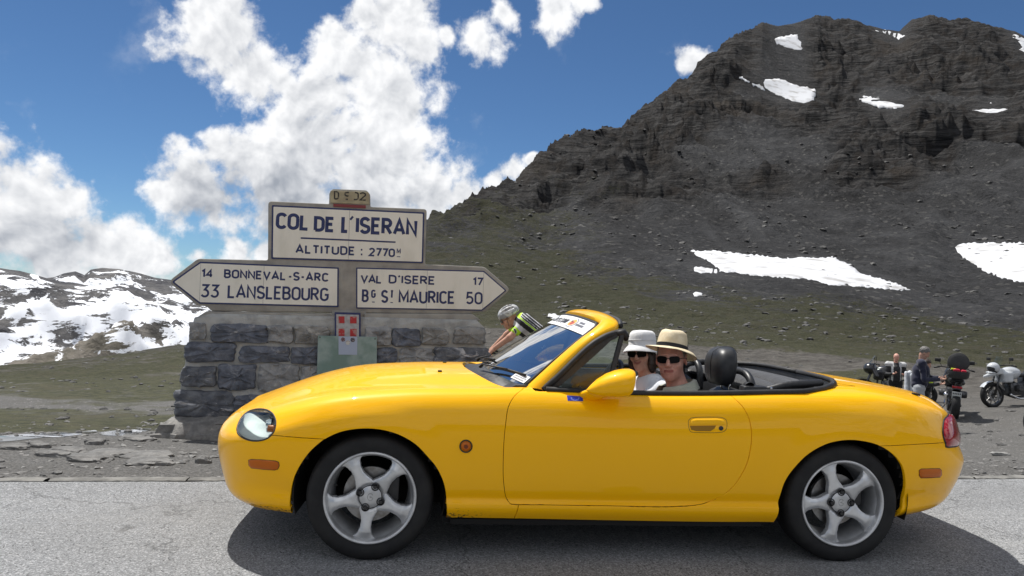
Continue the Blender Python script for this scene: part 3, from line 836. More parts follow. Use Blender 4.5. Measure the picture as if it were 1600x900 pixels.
def _facing():
    c_, s_ = math.cos(CYAW), math.sin(CYAW)
    X = CX0+c_*BG[..., 0]+s_*BG[..., 1]; Y = CY0+s_*BG[..., 0]-c_*BG[..., 1]; Z = BG[..., 2]-EYE
    nx = c_*BN[..., 0]+s_*BN[..., 1]; ny = s_*BN[..., 0]-c_*BN[..., 1]
    return (X*nx+Y*ny+Z*BN[..., 2]) < -.12
_VIS = _facing()
def ip(px, py, tmin=0., tmax=15.):
    """a point measured in the photograph -> (s,t) on the near flank"""
    j0, j1 = int(tmin/(NRW-1)*(NTT-1)), int(tmax/(NRW-1)*(NTT-1))+1
    d = (_PX[0][:, j0:j1]-px)**2+(_PX[1][:, j0:j1]-py)**2+np.where(_VIS[:, j0:j1], 0, 1e6)
    i, j = np.unravel_index(np.argmin(d), d.shape); s, t = i/(NS-1), (j+j0)/(NTT-1)*(NRW-1)
    for _ in range(10):
        e = 1e-3; p = np.array(_w2px(bsamp(s, t))); ps = np.array(_w2px(bsamp(s+e*.3, t))); pt = np.array(_w2px(bsamp(s, t+e)))
        J = np.stack([(ps-p)/(e*.3), (pt-p)/e], 1); r = np.array([px, py])-p
        if abs(np.linalg.det(J)) < 1e-6 or abs(r).max() < .02: break
        dd = np.clip(np.linalg.solve(J, r), -.01, .01); s = float(np.clip(s+dd[0], 0, 1)); t = float(np.clip(t+dd[1], tmin, tmax))
    return s, t
TAILZH = [(.703,.590),(.690,.640),(.665,.672),(.630,.690),(.590,.690),(.552,.675),(.530,.645),(.535,.610),(.560,.560),(.600,.530),(.645,.530),(.685,.550)]
def inv_zh(z, h):
    i0 = int(NS*.8); Gs = BG[i0:, :int(12.6/(NRW-1)*(NTT-1))]
    d = (Gs[..., 2]-z)**2+(Gs[..., 1]-h)**2
    i, j = np.unravel_index(np.argmin(d), d.shape); return (i+i0)/(NS-1), j/(NTT-1)*(NRW-1)
def spline2(P, n, closed=False):
    P = [np.array(p, float) for p in P]; m = len(P); out = []
    segs = m if closed else m-1
    for i in range(segs):
        p0 = P[(i-1) % m] if closed or i > 0 else 2*P[0]-P[1]; p1 = P[i]; p2 = P[(i+1) % m]; p3 = P[(i+2) % m] if closed or i < m-2 else 2*P[-1]-P[-2]
        for k in range(n):
            t = k/n; out.append(.5*((2*p1)+(-p0+p2)*t+(2*p0-5*p1+4*p2-p3)*t*t+(-p0+3*p1-3*p2+p3)*t**3))
    if not closed: out.append(P[-1])
    return out
# ---- outlines (side view x,z)
HEAD = [(-.636,.553),(-.631,.583),(-.614,.615),(-.590,.640),(-.556,.655),(-.522,.658),(-.492,.650),(-.470,.633),(-.458,.610),(-.454,.586),(-.459,.556),(-.474,.530),(-.498,.512),(-.531,.503),(-.565,.504),(-.600,.514),(-.624,.532)]
DOOR = [(.715,.795),(.700,.790),(.657,.768),(.629,.738),(.612,.702),(.605,.655),(.599,.585),(.598,.497),(.601,.409),(.608,.351),(.619,.298),(.636,.272),(.662,.262),(.80,.2615),(1.126,.260),(1.310,.258),(1.433,.260),(1.526,.267),(1.588,.280),(1.649,.312),(1.700,.360),(1.739,.425),(1.762,.486),(1.773,.559),(1.775,.620),(1.765,.686),(1.741,.740),(1.714,.770),(1.698,.79)]
TAILL = [(2.938,.700),(2.912,.672),(2.900,.640),(2.897,.610),(2.901,.575),(2.915,.545),(2.936,.528),(2.957,.54),(2.975,.57),(2.985,.61),(2.980,.655),(2.962,.69)]
def arch_poly(kind):
    if kind == 'f': pts = [(-.352,.10),(-.352,.21),(-.354,.262),(-.349,.316),(-.336,.372),(-.313,.425),(-.282,.476),(-.252,.512),(-.206,.552),(-.146,.583),(-.088,.598),(-.02,.604),(.054,.598),(.129,.576),(.199,.536),(.259,.476),(.290,.440),(.314,.400),(.334,.350),(.345,.290),(.350,.232),(.352,.19),(.352,.10)]
    else: pts = [(1.915,.10),(1.93,.185),(1.935,.24),(1.936,.292),(1.940,.335),(1.950,.382),(1.975,.432),(2.018,.487),(2.057,.524),(2.105,.555),(2.157,.578),(2.213,.591),(2.275,.596),(2.340,.590),(2.392,.579),(2.443,.558),(2.490,.528),(2.524,.494),(2.546,.460),(2.567,.400),(2.577,.335),(2.574,.273),(2.560,.21),(2.545,.10)]
    return spline2(pts, 5)
COCK = [(.43,0),(.437,.12),(.462,.26),(.510,.40),(.580,.52),(.655,.60),(.715,.655),(.735,.69),(.75,.7425),(.80,.7435),(1.2,.7435),(1.6,.7435),(1.9,.743),(2.02,.738),(2.12,.722),(2.20,.692),(2.275,.64),(2.335,.56),(2.375,.46),(2.40,.33),(2.415,.17),(2.42,0)]
def inpoly(P, x, y):
    P = np.asarray(P); c = np.zeros(np.shape(x), bool); j = len(P)-1
    for i in range(len(P)):
        xi, yi = P[i]; xj, yj = P[j]
        c ^= ((yi > y) != (yj > y)) & (x < (xj-xi)*(y-yi)/(yj-yi+1e-15)+xi); j = i
    return c
AF, AR = arch_poly('f'), arch_poly('r')
# polylines in (s,t)
def side_pl(P, tmax=11.5): return [inv(x, z=z, tmax=tmax) for x, z in P]
DOORS_ = [inv(x, z=z, tmax=10.6) for x, z in spline2(DOOR[1:-1], 3)]
CK_ = [inv(x, h=h, tmin=9.9, tmax=15) for x, h in spline2(COCK, 4)]
cons = []
cons.append([p for p in side_pl(AF) ]); cons.append(side_pl(AR))
HEADPX = [(370,672),(372,662),(377,652),(385,644),(396,639.4),(408,638.4),(418,640.4),(426,646),(430,654),(431,662),(429,672),(424,680),(416,686),(404,689),(392,688.6),(381,685),(373,679)]
TAILPX = [(1480.6,648),(1475.5,655),(1473,665),(1472.6,674),(1473.5,683),(1478,694),(1482,698.4),(1488,693),(1491,683),(1492.5,671),(1489.5,657)]
HS_ = [ip(x, y, 3) for x, y in spline2(HEADPX, 3, True)]
# the lamp wraps the tail corner: follow it on the surface by height and half width
_tl = [ip(x, y, 5, 12.6) for x, y in ((1482, 646.5), (1476, 654), (1473.2, 664), (1472.6, 674), (1473.5, 683), (1477, 693), (1482, 699))]
_tr = [inv_zh(z, h) for z, h in ((.545, .56), (.59, .535), (.645, .53), (.690, .55))]
TS_ = [tuple(q) for q in spline2(_tl+_tr, 3, True)]
cons.append(HS_+[HS_[0]]); cons.append(TS_+[TS_[0]])
DOORS_ = [(DOORS_[0][0]+.0035, 11.)]+DOORS_+[(DOORS_[-1][0]-.0045, 11.)]
cons.append(DOORS_)
cons.append(CK_)
# bumper seams
BUMPF = [ip(507, 686.3), ip(490, 685.2), ip(470, 684), ip(450, 682.3), ip(429, 680.4), ip(410, 679), ip(392, 660), ip(377, 645, 5, 13), (.02, 11.), (0., 11.)]
cons.append(BUMPF)
hs0, _ = inv(-.50, h=.56, tmin=11, tmax=13); hs1, _ = inv(.700, h=.57, tmin=11.5, tmax=12.5)
cons.append([ip(419, 641.5, 5, 13)]+[(s, 12.) for s in np.linspace(hs0+.004, hs1-.012, 60)]+[inv(.66, h=.60, tmin=10, tmax=13)])
SILL = [inv(.680, z=.2615), inv(.678, z=.24), inv(.672, z=.212), (inv(.664, z=.195)[0], 0.)]
cons.append(SILL)
BUMPR = [ip(x_, y_, 5, 9.5) for x_, y_ in ((1374, 697), (1395, 696.4), (1420, 695), (1450, 693.3), (1465, 692.4), (1474, 691.8))]
BUMPR += [(.90, BUMPR[-1][1]+.02), (.95, BUMPR[-1][1]+.05), (1., BUMPR[-1][1]+.05)]
cons.append(BUMPR)
ts0 = inv(2.50, h=.52, tmin=11.5, tmax=13)
TRUNK = [(ts0[0]-.0, 15.)]+[inv(2.475+.0*k, h=h, tmin=12, tmax=15) for k, h in enumerate((.15, .3, .42, .49))]+[inv(2.52, h=.525, tmin=11.5, tmax=13.5), inv(2.6, h=.53, tmin=11.5, tmax=13.5), inv(2.75, h=.522, tmin=11.5, tmax=13.5), inv(2.88, h=.505, tmin=11.5, tmax=13.8), inv(2.97, h=.48, tmin=11, tmax=14), (.975, 12.0), (.985, 11.0), (.993, 10.), (1., 10.)]
cons.append(TRUNK)
# triangulate the half body in parameter space
ASP = 20.   # stretch so that cells are about square: s covers 4.5 m, t covers ~1.6 m
def tri_body():
    pts = []; edges = []
    def addl(L):
        # resample so that no step is longer than ~2.2 cm
        Q = [L[0]]
        for a, b in zip(L[:-1], L[1:]):
            k = max(1, int(math.hypot((b[0]-a[0])*4.6, (b[1]-a[1])*.085)/.022))
            for j in range(1, k+1): Q.append((a[0]+(b[0]-a[0])*j/k, a[1]+(b[1]-a[1])*j/k))
        b0 = len(pts)
        for q in Q: pts.append((min(max(q[0], 0), 1)*4.6*10, min(max(q[1], 0), 15)*.85))
        for k in range(len(Q)-1): edges.append((b0+k, b0+k+1))
    for L in cons: addl(L)
    T = np.linspace(0, 15, 121)
    Sx = np.linspace(0, 1, 361)
    addl([(s, 0.) for s in Sx]); addl([(s, 15.) for s in Sx]); addl([(0., t) for t in T]); addl([(1., t) for t in T])
    C = np.array(pts)
    g = np.array([(s*46, t*.85) for s in Sx[1:-1] for t in T[1:-1]])
    keep = np.ones(len(g), bool)
    for c in C:
        m_ = (np.abs(g[:, 0]-c[0]) < .11) & (np.abs(g[:, 1]-c[1]) < .055); keep[m_] = False
    g = g[keep]
    allp = [Vector(p) for p in pts]+[Vector(p) for p in g]
    vs, es, fs, *_ = delaunay_2d_cdt(allp, edges, [], 0, 1e-4)
    vs = np.array([tuple(v) for v in vs]); return vs[:, 0]/46, vs[:, 1]/.85, np.array([tuple(f) for f in fs if len(f) == 3])
TS, TT, TF = tri_body()
cs, ct = TS[TF].mean(1), TT[TF].mean(1)
CP = bsamp(cs, ct); cx, ch, cz = CP[:, 0], CP[:, 1], CP[:, 2]
cls = np.full(len(TF), 'rear_quarter_panel', dtype=object)
doorst = np.array(DOORS_)
isdoor = inpoly(doorst, cs, ct) & (ct < 10.9)
bf = np.array(BUMPF+[(0., 0.), (inv(-.30, z=.2)[0], 0.), inv(-.30, z=.3), inv(-.30, z=.42), inv(-.212, z=.45)])
isbf = inpoly(bf, cs, ct)
hoodst = np.array([(s, 12.) for s in np.linspace(hs0+.004, hs1-.012, 60)]+[inv(.66, h=.60, tmin=10, tmax=13), (hs1, 15.1), (-.01, 15.1), (-.01, 11.4)]+BUMPF[::-1][1:4]+[ip(405, 655), ip(421, 641, 5, 13)])
ishood = inpoly(hoodst, cs, ct) & (ct > 11.2)
isff = (cx < .72) & (~ishood) & (~isbf)
sill = inpoly(np.array(SILL+[(.8, 0.), (.8, 2.4), (SILL[0][0], 2.4)]), cs, ct)
cls[isff] = 'front_fender'; cls[isff & sill & (cx > .64)] = 'rear_quarter_panel'
cls[(cx > .70) & (ct < 9) & (~isdoor) & (cx < .8)] = 'rear_quarter_panel'
cls[isdoor] = 'door'; cls[isbf] = 'front_bumper'; cls[ishood] = 'hood'
br_ = np.array(BUMPR+[(1., 0.), (inv(2.5, z=.2)[0], 0.), inv(2.5, z=.3), inv(2.5, z=.45)])
cls[inpoly(br_, cs, ct) & (cx > 2.4)] = 'rear_bumper'
tk = np.array(TRUNK+[(1., 15.1), (TRUNK[0][0], 15.1)])
cls[inpoly(tk, cs, ct)] = 'boot_lid'
hole = inpoly(np.array(HS_), cs, ct) | inpoly(np.array(TS_), cs, ct)
af = inpoly(np.array(AF), cx, cz) & (ct < 9); ar = inpoly(np.array(AR), cx, cz) & (ct < 9)
ck = inpoly(np.array(CK_+[(CK_[-1][0], 15.1), (CK_[0][0], 15.1)]), cs, ct)
cls[hole | af | ar | ck] = ''
BP = bsamp(TS, TT); BNv = bsamp(TS, TT, BN)
BNv[:, 1][(TT > 14.999) | (TS < 1e-6) | (TS > 1-1e-6)] = 0
BNv /= np.maximum(np.linalg.norm(BNv, axis=1), 1e-9)[:, None]

roadster = thing('roadster', 'glossy yellow two-seat roadster with its roof down, parked side-on beside the stone signpost', 'car', (CX0, CY0, 0), CYAW)
def panel(name, side, both=False, gap=.0024, flange=.022, mat=MP, label=None):
    """side -1 = near, +1 = far"""
    F = TF[cls == name]
    used = np.unique(F); remap = -np.ones(len(TS), int); remap[used] = np.arange(len(used)); F = remap[F]
    P = BP[used].copy(); N = BNv[used].copy()
    sd_ = side
    V = np.stack([P[:, 0], P[:, 1]*sd_, P[:, 2]], -1); NN = np.stack([N[:, 0], N[:, 1]*sd_, N[:, 2]], -1)
    if both:
        V2 = V*np.array([1, -1, 1]); N2 = NN*np.array([1, -1, 1]); cen = np.abs(V[:, 1]) < 1e-7
        ids = np.arange(len(V)); map2 = np.where(cen, ids, 0); nn = len(V); add = np.where(~cen)[0]; map2[add] = nn+np.arange(len(add))
        F2 = map2[F][:, ::-1]
        V = np.concatenate([V, V2[add]]); NN = np.concatenate([NN, N2[add]]); F = np.concatenate([F, F2])
    # orientation
    fn = np.cross(V[F[:, 1]]-V[F[:, 0]], V[F[:, 2]]-V[F[:, 0]]); flip = (fn*NN[F[:, 0]]).sum(1) < 0
    F = np.where(flip[:, None], F[:, ::-1], F)
    # boundary
    E = np.concatenate([F[:, [0, 1]], F[:, [1, 2]], F[:, [2, 0]]]); key = np.sort(E, 1); uq, ix, cnt = np.unique(key[:, 0]*10**7+key[:, 1], return_index=True, return_counts=True)
    B = E[ix[cnt == 1]]
    inn = np.zeros_like(V)
    for a, b in B:
        tdir = V[b]-V[a]; L = np.linalg.norm(tdir)
        if L < 1e-9: continue
        d = np.cross(NN[a]+NN[b], tdir/L); d /= max(np.linalg.norm(d), 1e-9); inn[a] += d; inn[b] += d
    ln = np.linalg.norm(inn, axis=1); bv = ln > 1e-6; inn[bv] /= ln[bv][:, None]
    cenmask = (np.abs(V[:, 1]) < 1e-6) & (not both)
    inn[cenmask] = 0
    V = V+inn*gap
    bl = np.unique(B); m2 = -np.ones(len(V), int)
    # rounded hem: lip vertex slightly in, then down
    V1 = V[bl]-NN[bl]*.0018-inn[bl]*.0012; V3 = V[bl]-NN[bl]*flange+inn[bl]*.002
    n0 = len(V); m2[bl] = np.arange(len(bl))
    FQ = []
    for a, b in B:
        if cenmask[a] and cenmask[b]: continue
        FQ.append((b, a, n0+m2[a], n0+m2[b])); FQ.append((n0+m2[b], n0+m2[a], n0+len(bl)+m2[a], n0+len(bl)+m2[b]))
    Vall = np.concatenate([V, V1, V3]); Nall = np.concatenate([NN, NN[bl]*.35-inn[bl]*.9, -inn[bl]]); Nall /= np.maximum(np.linalg.norm(Nall, axis=1), 1e-9)[:, None]
    me = bpy.data.meshes.new(name)
    me.from_pydata(Vall.tolist(), [], F.tolist()+FQ); me.materials.append(mat); me.shade_smooth()
    me.normals_split_custom_set_from_vertices(Nall.tolist()); me.update()
    return link(name, me, roadster)
for sd_ in (-1, 1):
    for nm in ('front_fender', 'door', 'rear_quarter_panel'):
        o_ = panel(nm, sd_)
        if nm == 'door' and sd_ == -1: near_door = o_
        if nm == 'door' and sd_ == 1: far_door = o_
for nm in ('front_bumper', 'rear_bumper', 'hood', 'boot_lid'):
    o_ = panel(nm, -1, both=True)
    if nm == 'hood': hood = o_

# dark inner shell behind the gaps, wheel wells, floor
def inner_shell():
    F = TF[(cls != '')]
    used = np.unique(F); remap = -np.ones(len(TS), int); remap[used] = np.arange(len(used)); F = remap[F][::2]
    # coarse regular grid instead of the fine triangles
    ss = np.linspace(.004, .996, 200); tt = np.linspace(.1, 14.9, 50); A_, B_ = np.meshgrid(ss, tt, indexing='ij')
    P = bsamp(A_.ravel(), B_.ravel()); N = bsamp(A_.ravel(), B_.ravel(), BN)
    P = P-N*.030; P[:, 1] = np.maximum(P[:, 1], 0)
    g = np.arange(199)[:, None]*50+np.arange(49)[None, :]
    Q = np.stack([g, g+50, g+51, g+1], -1).reshape(-1, 4)
    c = P[Q].mean(1)
    tq = B_.ravel()[Q].mean(1)
    bad = (inpoly(np.array(AF), c[:, 0], c[:, 2]) | inpoly(np.array(AR), c[:, 0], c[:, 2])) & (c[:, 1] > .4)
    bad |= inpoly(np.array(COCK+[(.43, -.1)]), c[:, 0], c[:, 1]) & (tq > 9.9) & (c[:, 2] > .7)
    sq = A_.ravel()[Q].mean(1); bad |= inpoly(np.array(HS_), sq, tq) | inpoly(np.array(TS_), sq, tq)
    Q = Q[~bad]
    V = np.concatenate([P, P*np.array([1, -1, 1])]); Q2 = Q[:, ::-1]+len(P)
    return np_mesh('inner_shell', V, np.concatenate([Q, Q2]), MDARK, roadster)
inner_shell()
for (ax, az_, ar) in ((0., .30, .335), (2.265, .30, .33)):
    for sd_ in (-1, 1):
        mb = MB()
        pr_ = [(.02, sd_*.48), (ar, sd_*.48), (ar+.012, sd_*.78), (ar+.004, sd_*.800)]; Vw = []; Fw = []
        for q in np.linspace(-.30, math.pi+.30, 33):
            for (r, a) in pr_: Vw.append((ax+r*math.cos(q), a, az_+r*math.sin(q)))
        for i in range(32):
            for k in range(3): Fw.append((i*4+k, i*4+k+1, i*4+k+5, i*4+k+4))
        mb.add(Vw, Fw); mb.build('wheel_well', MDARK, roadster, 30)
mb = MB()
mb.box((1.13, 0, .17), (1.60, 1.46, .03)); mb.box((1.13, 0, .30), (3.2, .96, .24)); mb.box((-.52, 0, .30), (.25, 1.05, .2)); mb.box((2.85, 0, .32), (.35, .9, .2))
mb.box((1.12, -.745, .168), (1.50, .03, .026)); mb.box((1.12, .745, .168), (1.50, .03, .026))
mb.build('underbody', MDARK, roadster)

# ---- wheels
def make_wheel(phase, e, lug):
    """sub-parts built about the hub, outer face towards -y"""
    R = .288
    mb = MB()
    prof = [(.196, .055), (.214, .050), (.222, .020)]
    prof = [(.198, .085), (.2115, .088), (.222, .093), (.240, .0975), (.258, .0965), (.272, .090), (.2815, .078), (.2865, .060), (.288, .035), (.288, -.035), (.2865, -.060), (.2815, -.078), (.272, -.090), (.250, -.0975), (.222, -.093), (.198, -.085)]
    mb.lathe([(r, -a) for r, a in prof], 96, 'y')
    mb.build('tyre', MTY, e, 50)
    # tread blocks: grooves cut as dark relief round the shoulder
    mb = MB()
    for k in range(64):
        a = 2*math.pi*k/64
        for (y0, y1, r0, sl) in ((-.030, -.088, .2885, .035), (.030, .088, .2885, -.035)):
            V = []
            for (yy, q) in ((y0, 0), (y1, sl*1.8)):
                rr = .2888 if abs(yy) < .05 else .2795
                for dq in (-.0035, .0035):
                    aa = a+q+dq*2; V.append((rr*math.cos(aa), yy, rr*math.sin(aa)))
            mb.add(V, [(0, 1, 3, 2)])
    for yy in (-.028, 0., .028): mb.lathe([(.2886, yy-.003), (.2886, yy+.003)], 64, 'y')
    mb.build('tread_groove', MDARK, e, False, fix=False)
    # rim: lip, barrel, five spokes
    mb = MB()
    lip = [(.190, -.060), (.1935, -.080), (.1955, -.0865), (.2000, -.0925), (.2055, -.0945), (.2085, -.092), (.2100, -.086), (.205, -.080)]
    mb.lathe(lip, 96, 'y')
    mb.lathe([(.190, -.060), (.183, -.045), (.178, -.020), (.172, .01), (.168, .08)], 72, 'y')
    mb.build('rim', MAL, e, 60)
    # spokes via a height-field: polar grid, keep cells inside the star outline
    nA, nR_ = 360, 46
    V = []; F = []; keep = {}
    def halfw(r): # angular half width of a spoke at radius r (metres)
        return np.interp(r, [.055, .078, .098, .12, .145, .165, .178, .190], [.060, .046, .033, .0265, .0275, .033, .041, .058])
    rs_ = np.concatenate([np.linspace(.0, .06, 8)[:-1], np.linspace(.06, .1925, nR_-7)])
    def solid(r, a):
        d = (a-phase+math.pi/5) % (2*math.pi/5)-math.pi/5
        return abs(d)*r < halfw(r) or r < .066, d
    H = np.zeros((nA, nR_)); Sd = np.zeros((nA, nR_), bool); Dd = np.zeros((nA, nR_))
    for i in range(nA):
        for j, r in enumerate(rs_):
            s_, d = solid(r, 2*math.pi*i/nA); Sd[i, j] = s_; ew = abs(d)*r/halfw(r)
            base = np.interp(r, [0, .05, .07, .12, .16, .1925], [.064, .064, .066, .072, .076, .070])
            crown = .010*(1-min(ew, 1)**2.2) if r > .066 else .010*(1-min(ew, 1)**2)*sm(.04, .07, np.array([r]))[0]
            H[i, j] = -(base-.008+crown-(.0 if r > .04 else .002))
    idx = lambda i, j, l: ((i % nA)*nR_+j)*2+l
    for i in range(nA):
        a = 2*math.pi*i/nA
        for j, r in enumerate(rs_):
            V.append((r*math.cos(a), H[i, j], r*math.sin(a))); V.append((r*math.cos(a), H[i, j]+.026 if r > .06 else H[i, j]+.05, r*math.sin(a)))
    cell = np.zeros((nA, nR_-1), bool)
    for i in range(nA):
        for j in range(nR_-1):
            cell[i, j] = Sd[i, j] and Sd[(i+1) % nA, j] and Sd[i, j+1] and Sd[(i+1) % nA, j+1]
    for i in range(nA):
        for j in range(nR_-1):
            if not cell[i, j]: continue
            a, b, c, d = (i, j), (i+1, j), (i+1, j+1), (i, j+1)
            F.append(tuple(idx(*q, 0) for q in (a, b, c, d)))
            if not cell[(i+1) % nA, j]: F.append((idx(*b, 0), idx(*b, 1), idx(*c, 1), idx(*c, 0)))
            if not cell[i-1, j]: F.append((idx(*a, 0), idx(*d, 0), idx(*d, 1), idx(*a, 1)))
            if j+1 < nR_-1 and not cell[i, j+1]: F.append((idx(*c, 0), idx(*c, 1), idx(*d, 1), idx(*d, 0)))
            if j > 0 and not cell[i, j-1]: F.append((idx(*a, 0), idx(*a, 1), idx(*b, 1), idx(*b, 0)))
    mb = MB(); mb.V = V; mb.F = F; mb.M = [0]*len(F)
    sp = mb.build('spokes', MAL, e, 55, fix=False)
    # smooth the stair-stepped spoke edges
    bm = bmesh.new(); bm.from_mesh(sp.data)
    bmesh.ops.delete(bm, geom=[v for v in bm.verts if not v.link_faces], context='VERTS')
    ev = [v for v in bm.verts if any(len(e.link_faces) == 2 and e.calc_face_angle(0) > .8 for e in v.link_edges)]
    for _ in range(7): bmesh.ops.smooth_vert(bm, verts=ev, factor=.5, use_axis_x=True, use_axis_y=False, use_axis_z=True)
    bmesh.ops.recalc_face_normals(bm, faces=bm.faces[:])
    bm.to_mesh(sp.data); bm.free(); sp.data.shade_smooth(); sp.data.set_sharp_from_angle(angle=rad(48))
    for k in range(4):
        a = lug+k*math.pi/2
        mb = MB(); c_ = (.0510*math.cos(a), 0, .0510*math.sin(a))
        mb.lathe([(.0188, -.0665), (.0188, -.0735), (.0150, -.0745), (.0125, -.069)], 20, 'y', c_)
        mb.lathe([(.0105, -.066), (.0105, -.080), (.0085, -.084), (.0001, -.0845)], 6, 'y', c_)
        mb.build('lug_nut', MNUT, e, 30)
    mb = MB(); mb.lathe([(.050, -.060), (.0495, -.0690), (.047, -.0712), (.020, -.0722), (.0001, -.0724)], 40, 'y'); mb.build('centre_cap', MAL, e, 40)
    mb = MB()
    mb.lathe([(.0525, -.0665), (.0525, -.0698), (.0508, -.0698), (.0508, -.0665)], 40, 'y')
    pts = [(.0125*math.cos(q), -.0726, .0160*math.sin(q)) for q in np.linspace(.6, 2*math.pi-.3, 18)]
    mb2 = MB(); mb2.tube(pts+[(-.004, -.0726, .001), (.006, -.0726, .004)], .0011, 6); mb2.build('emblem', MSTL, e, True)
    mb.build('cap_gap', MDARK, e)
    mb = MB(); mb.lathe([(.055, -.01), (.125, -.012), (.1255, .008), (.055, .01)], 60, 'y'); mb.build('brake_disc', MSTL, e, 40)
    mb = MB(); mb.box((.098, .0, .03), (.06, .07, .11), bev=.01); mb.build('brake_caliper', MBLK, e, 40)
    mb = MB(); mb.tube([(.160*math.cos(phase+.75), -.052, .160*math.sin(phase+.75)), (.168*math.cos(phase+.75), -.064, .168*math.sin(phase+.75))], .004, 8); mb.build('valve', MRUB, e, True)
def wheel_at(x, side, phase, lug, steer=0., z=.284, src=None):
    e = bpy.data.objects.new('wheel', None); COL.objects.link(e); e.empty_display_size = .1; e.parent = roadster
    e.location = (x, side*.715, z); e.rotation_euler = (0, 0, (0 if side < 0 else math.pi)+steer)
    if src is None: make_wheel(phase, e, lug)
    else:
        for ch in list(src.children):
            c = ch.copy(); COL.objects.link(c); c.parent = e
    return e

wf = wheel_at(0., -1, rad(119), rad(66), rad(1.5))
wr = wheel_at(2.262, -1, rad(111), rad(90), 0., .282)
wheel_at(0., 1, 0, 0, rad(1.5), src=wf); wheel_at(2.262, 1, 0, 0, 0., .282, src=wr)

# ---- windscreen frame, glass, header
def lerp(a, b, t): return a+(b-a)*t
# inner (glass) edge: bottom corner -> top corner, then across the top; mirrored
def gl_pt(u, v):
    """u -1..1 across, v 0..1 up; gently bowed screen"""
    hw = lerp(.640, .560, v)
    y = u*hw
    cxb, cxt = .545, 1.035                     # centre line, bottom and top
    bowb, bowt = .160, .045
    x = lerp(cxb+bowb*abs(u)**2.3, cxt+bowt*abs(u)**2.2, v)
    zb = .832-.046*abs(u)**2.2; zt = 1.128-.030*abs(u)**2.4
    z = lerp(zb, zt, v)+.006*math.sin(math.pi*v)
    return (x, y, z)
nu, nv = 40, 20
V = [gl_pt(-1+2*i/nu, j/nv) for i in range(nu+1) for j in range(nv+1)]
F = [(i*(nv+1)+j, (i+1)*(nv+1)+j, (i+1)*(nv+1)+j+1, i*(nv+1)+j+1) for i in range(nu) for j in range(nv)]
wsg = mesh('windscreen', V, F, MGLW, roadster)
def gl_n(u, v):
    a = Vector(gl_pt(u, v)); du = Vector(gl_pt(u+.01, v))-a; dv = Vector(gl_pt(u, v+.01))-a
    n = du.cross(dv).normalized(); return n if n.x < 0 else -n
# black gasket line round the glass
mb = MB()
loop = [gl_pt(-1, v) for v in np.linspace(0, .96, 20)]+[gl_pt(u, 1) for u in np.linspace(-.95, .95, 30)]+[gl_pt(1, v) for v in np.linspace(.96, 0, 20)]
mb.tube(loop, .0085, 8, flat=1.)
mb.build('windscreen_gasket', MRUB, roadster, True)
# yellow pillar + header as one swept beam
def beam_sections():
    secs = []
    P_in = [(.690, .668, .778), (.745,.662,.833), (.836, .652, .912), (.946, .634, .995), (1.010, .612, 1.050), (1.045, .585, 1.088)]
    return secs
out_side = [(.775, .690, .778), (.887, .684, .890), (.995, .672, 1.000), (1.076, .655, 1.050), (1.130, .630, 1.073), (1.165, .58, 1.092)]
sec_u = []
def pillar(side):
    """list of cross-sections (each 8 points) from the cowl up and over to the middle"""
    inn = [gl_pt(1.02, v) for v in (-.03, .2, .45, .7, .9)]+[gl_pt(.985, 1.035), gl_pt(.90, 1.05), gl_pt(.65, 1.055), gl_pt(.33, 1.055), gl_pt(0, 1.055)]
    out = [(.800, .705, .775), (.858, .700, .855), (.935, .692, .940), (1.020, .678, 1.018), (1.100, .655, 1.062), (1.160, .620, 1.085), (1.186, .545, 1.107), (1.190, .40, 1.128), (1.190, .20, 1.141), (1.190, .0, 1.145)]
    mid = []
    for a, b in zip(inn, out): mid.append((lerp(a[0], b[0], .5), lerp(a[1], b[1], .5), lerp(a[2], b[2], .5)))
    inn = spline2(inn, 5); out = spline2(out, 5)
    R = []
    m = len(inn)
    for i in range(m):
        a = Vector(inn[i]); b = Vector(out[i]); k = i/(m-1)
        ax = (b-a); L = ax.length; ax.normalize()
        tg = Vector(inn[min(i+1, m-1)])-Vector(inn[max(i-1, 0)]); tg.normalize()
        n = tg.cross(ax).normalized()
        if n.z < 0 or (k < .5 and n.y < 0 and n.z < .2): n = -n
        th = .020
        ring = [a-n*.012, a+n*.004]
        for q in np.linspace(.08, .92, 9):
            ring.append(a+ax*(L*q)+n*(th*math.sin(math.pi*min(max(q, 0), 1))**.6+.002))
        ring += [b-n*.004, b-n*.022, a+ax*(L*.5)-n*.034]
        R.append([(p.x, p.y*side, p.z) for p in ring])
    return R
Rn = pillar(-1); Rf = pillar(1)
rings = Rn+Rf[::-1][1:]
n = len(rings[0]); V = [p for r_ in rings for p in r_]; F = []
for i in range(len(rings)-1):
    for k in range(n): F.append((i*n+k, i*n+(k+1) % n, (i+1)*n+(k+1) % n, (i+1)*n+k))
mb = MB(); mb.add(V, F); frame = mb.build('windscreen_frame', MP, roadster, 50)
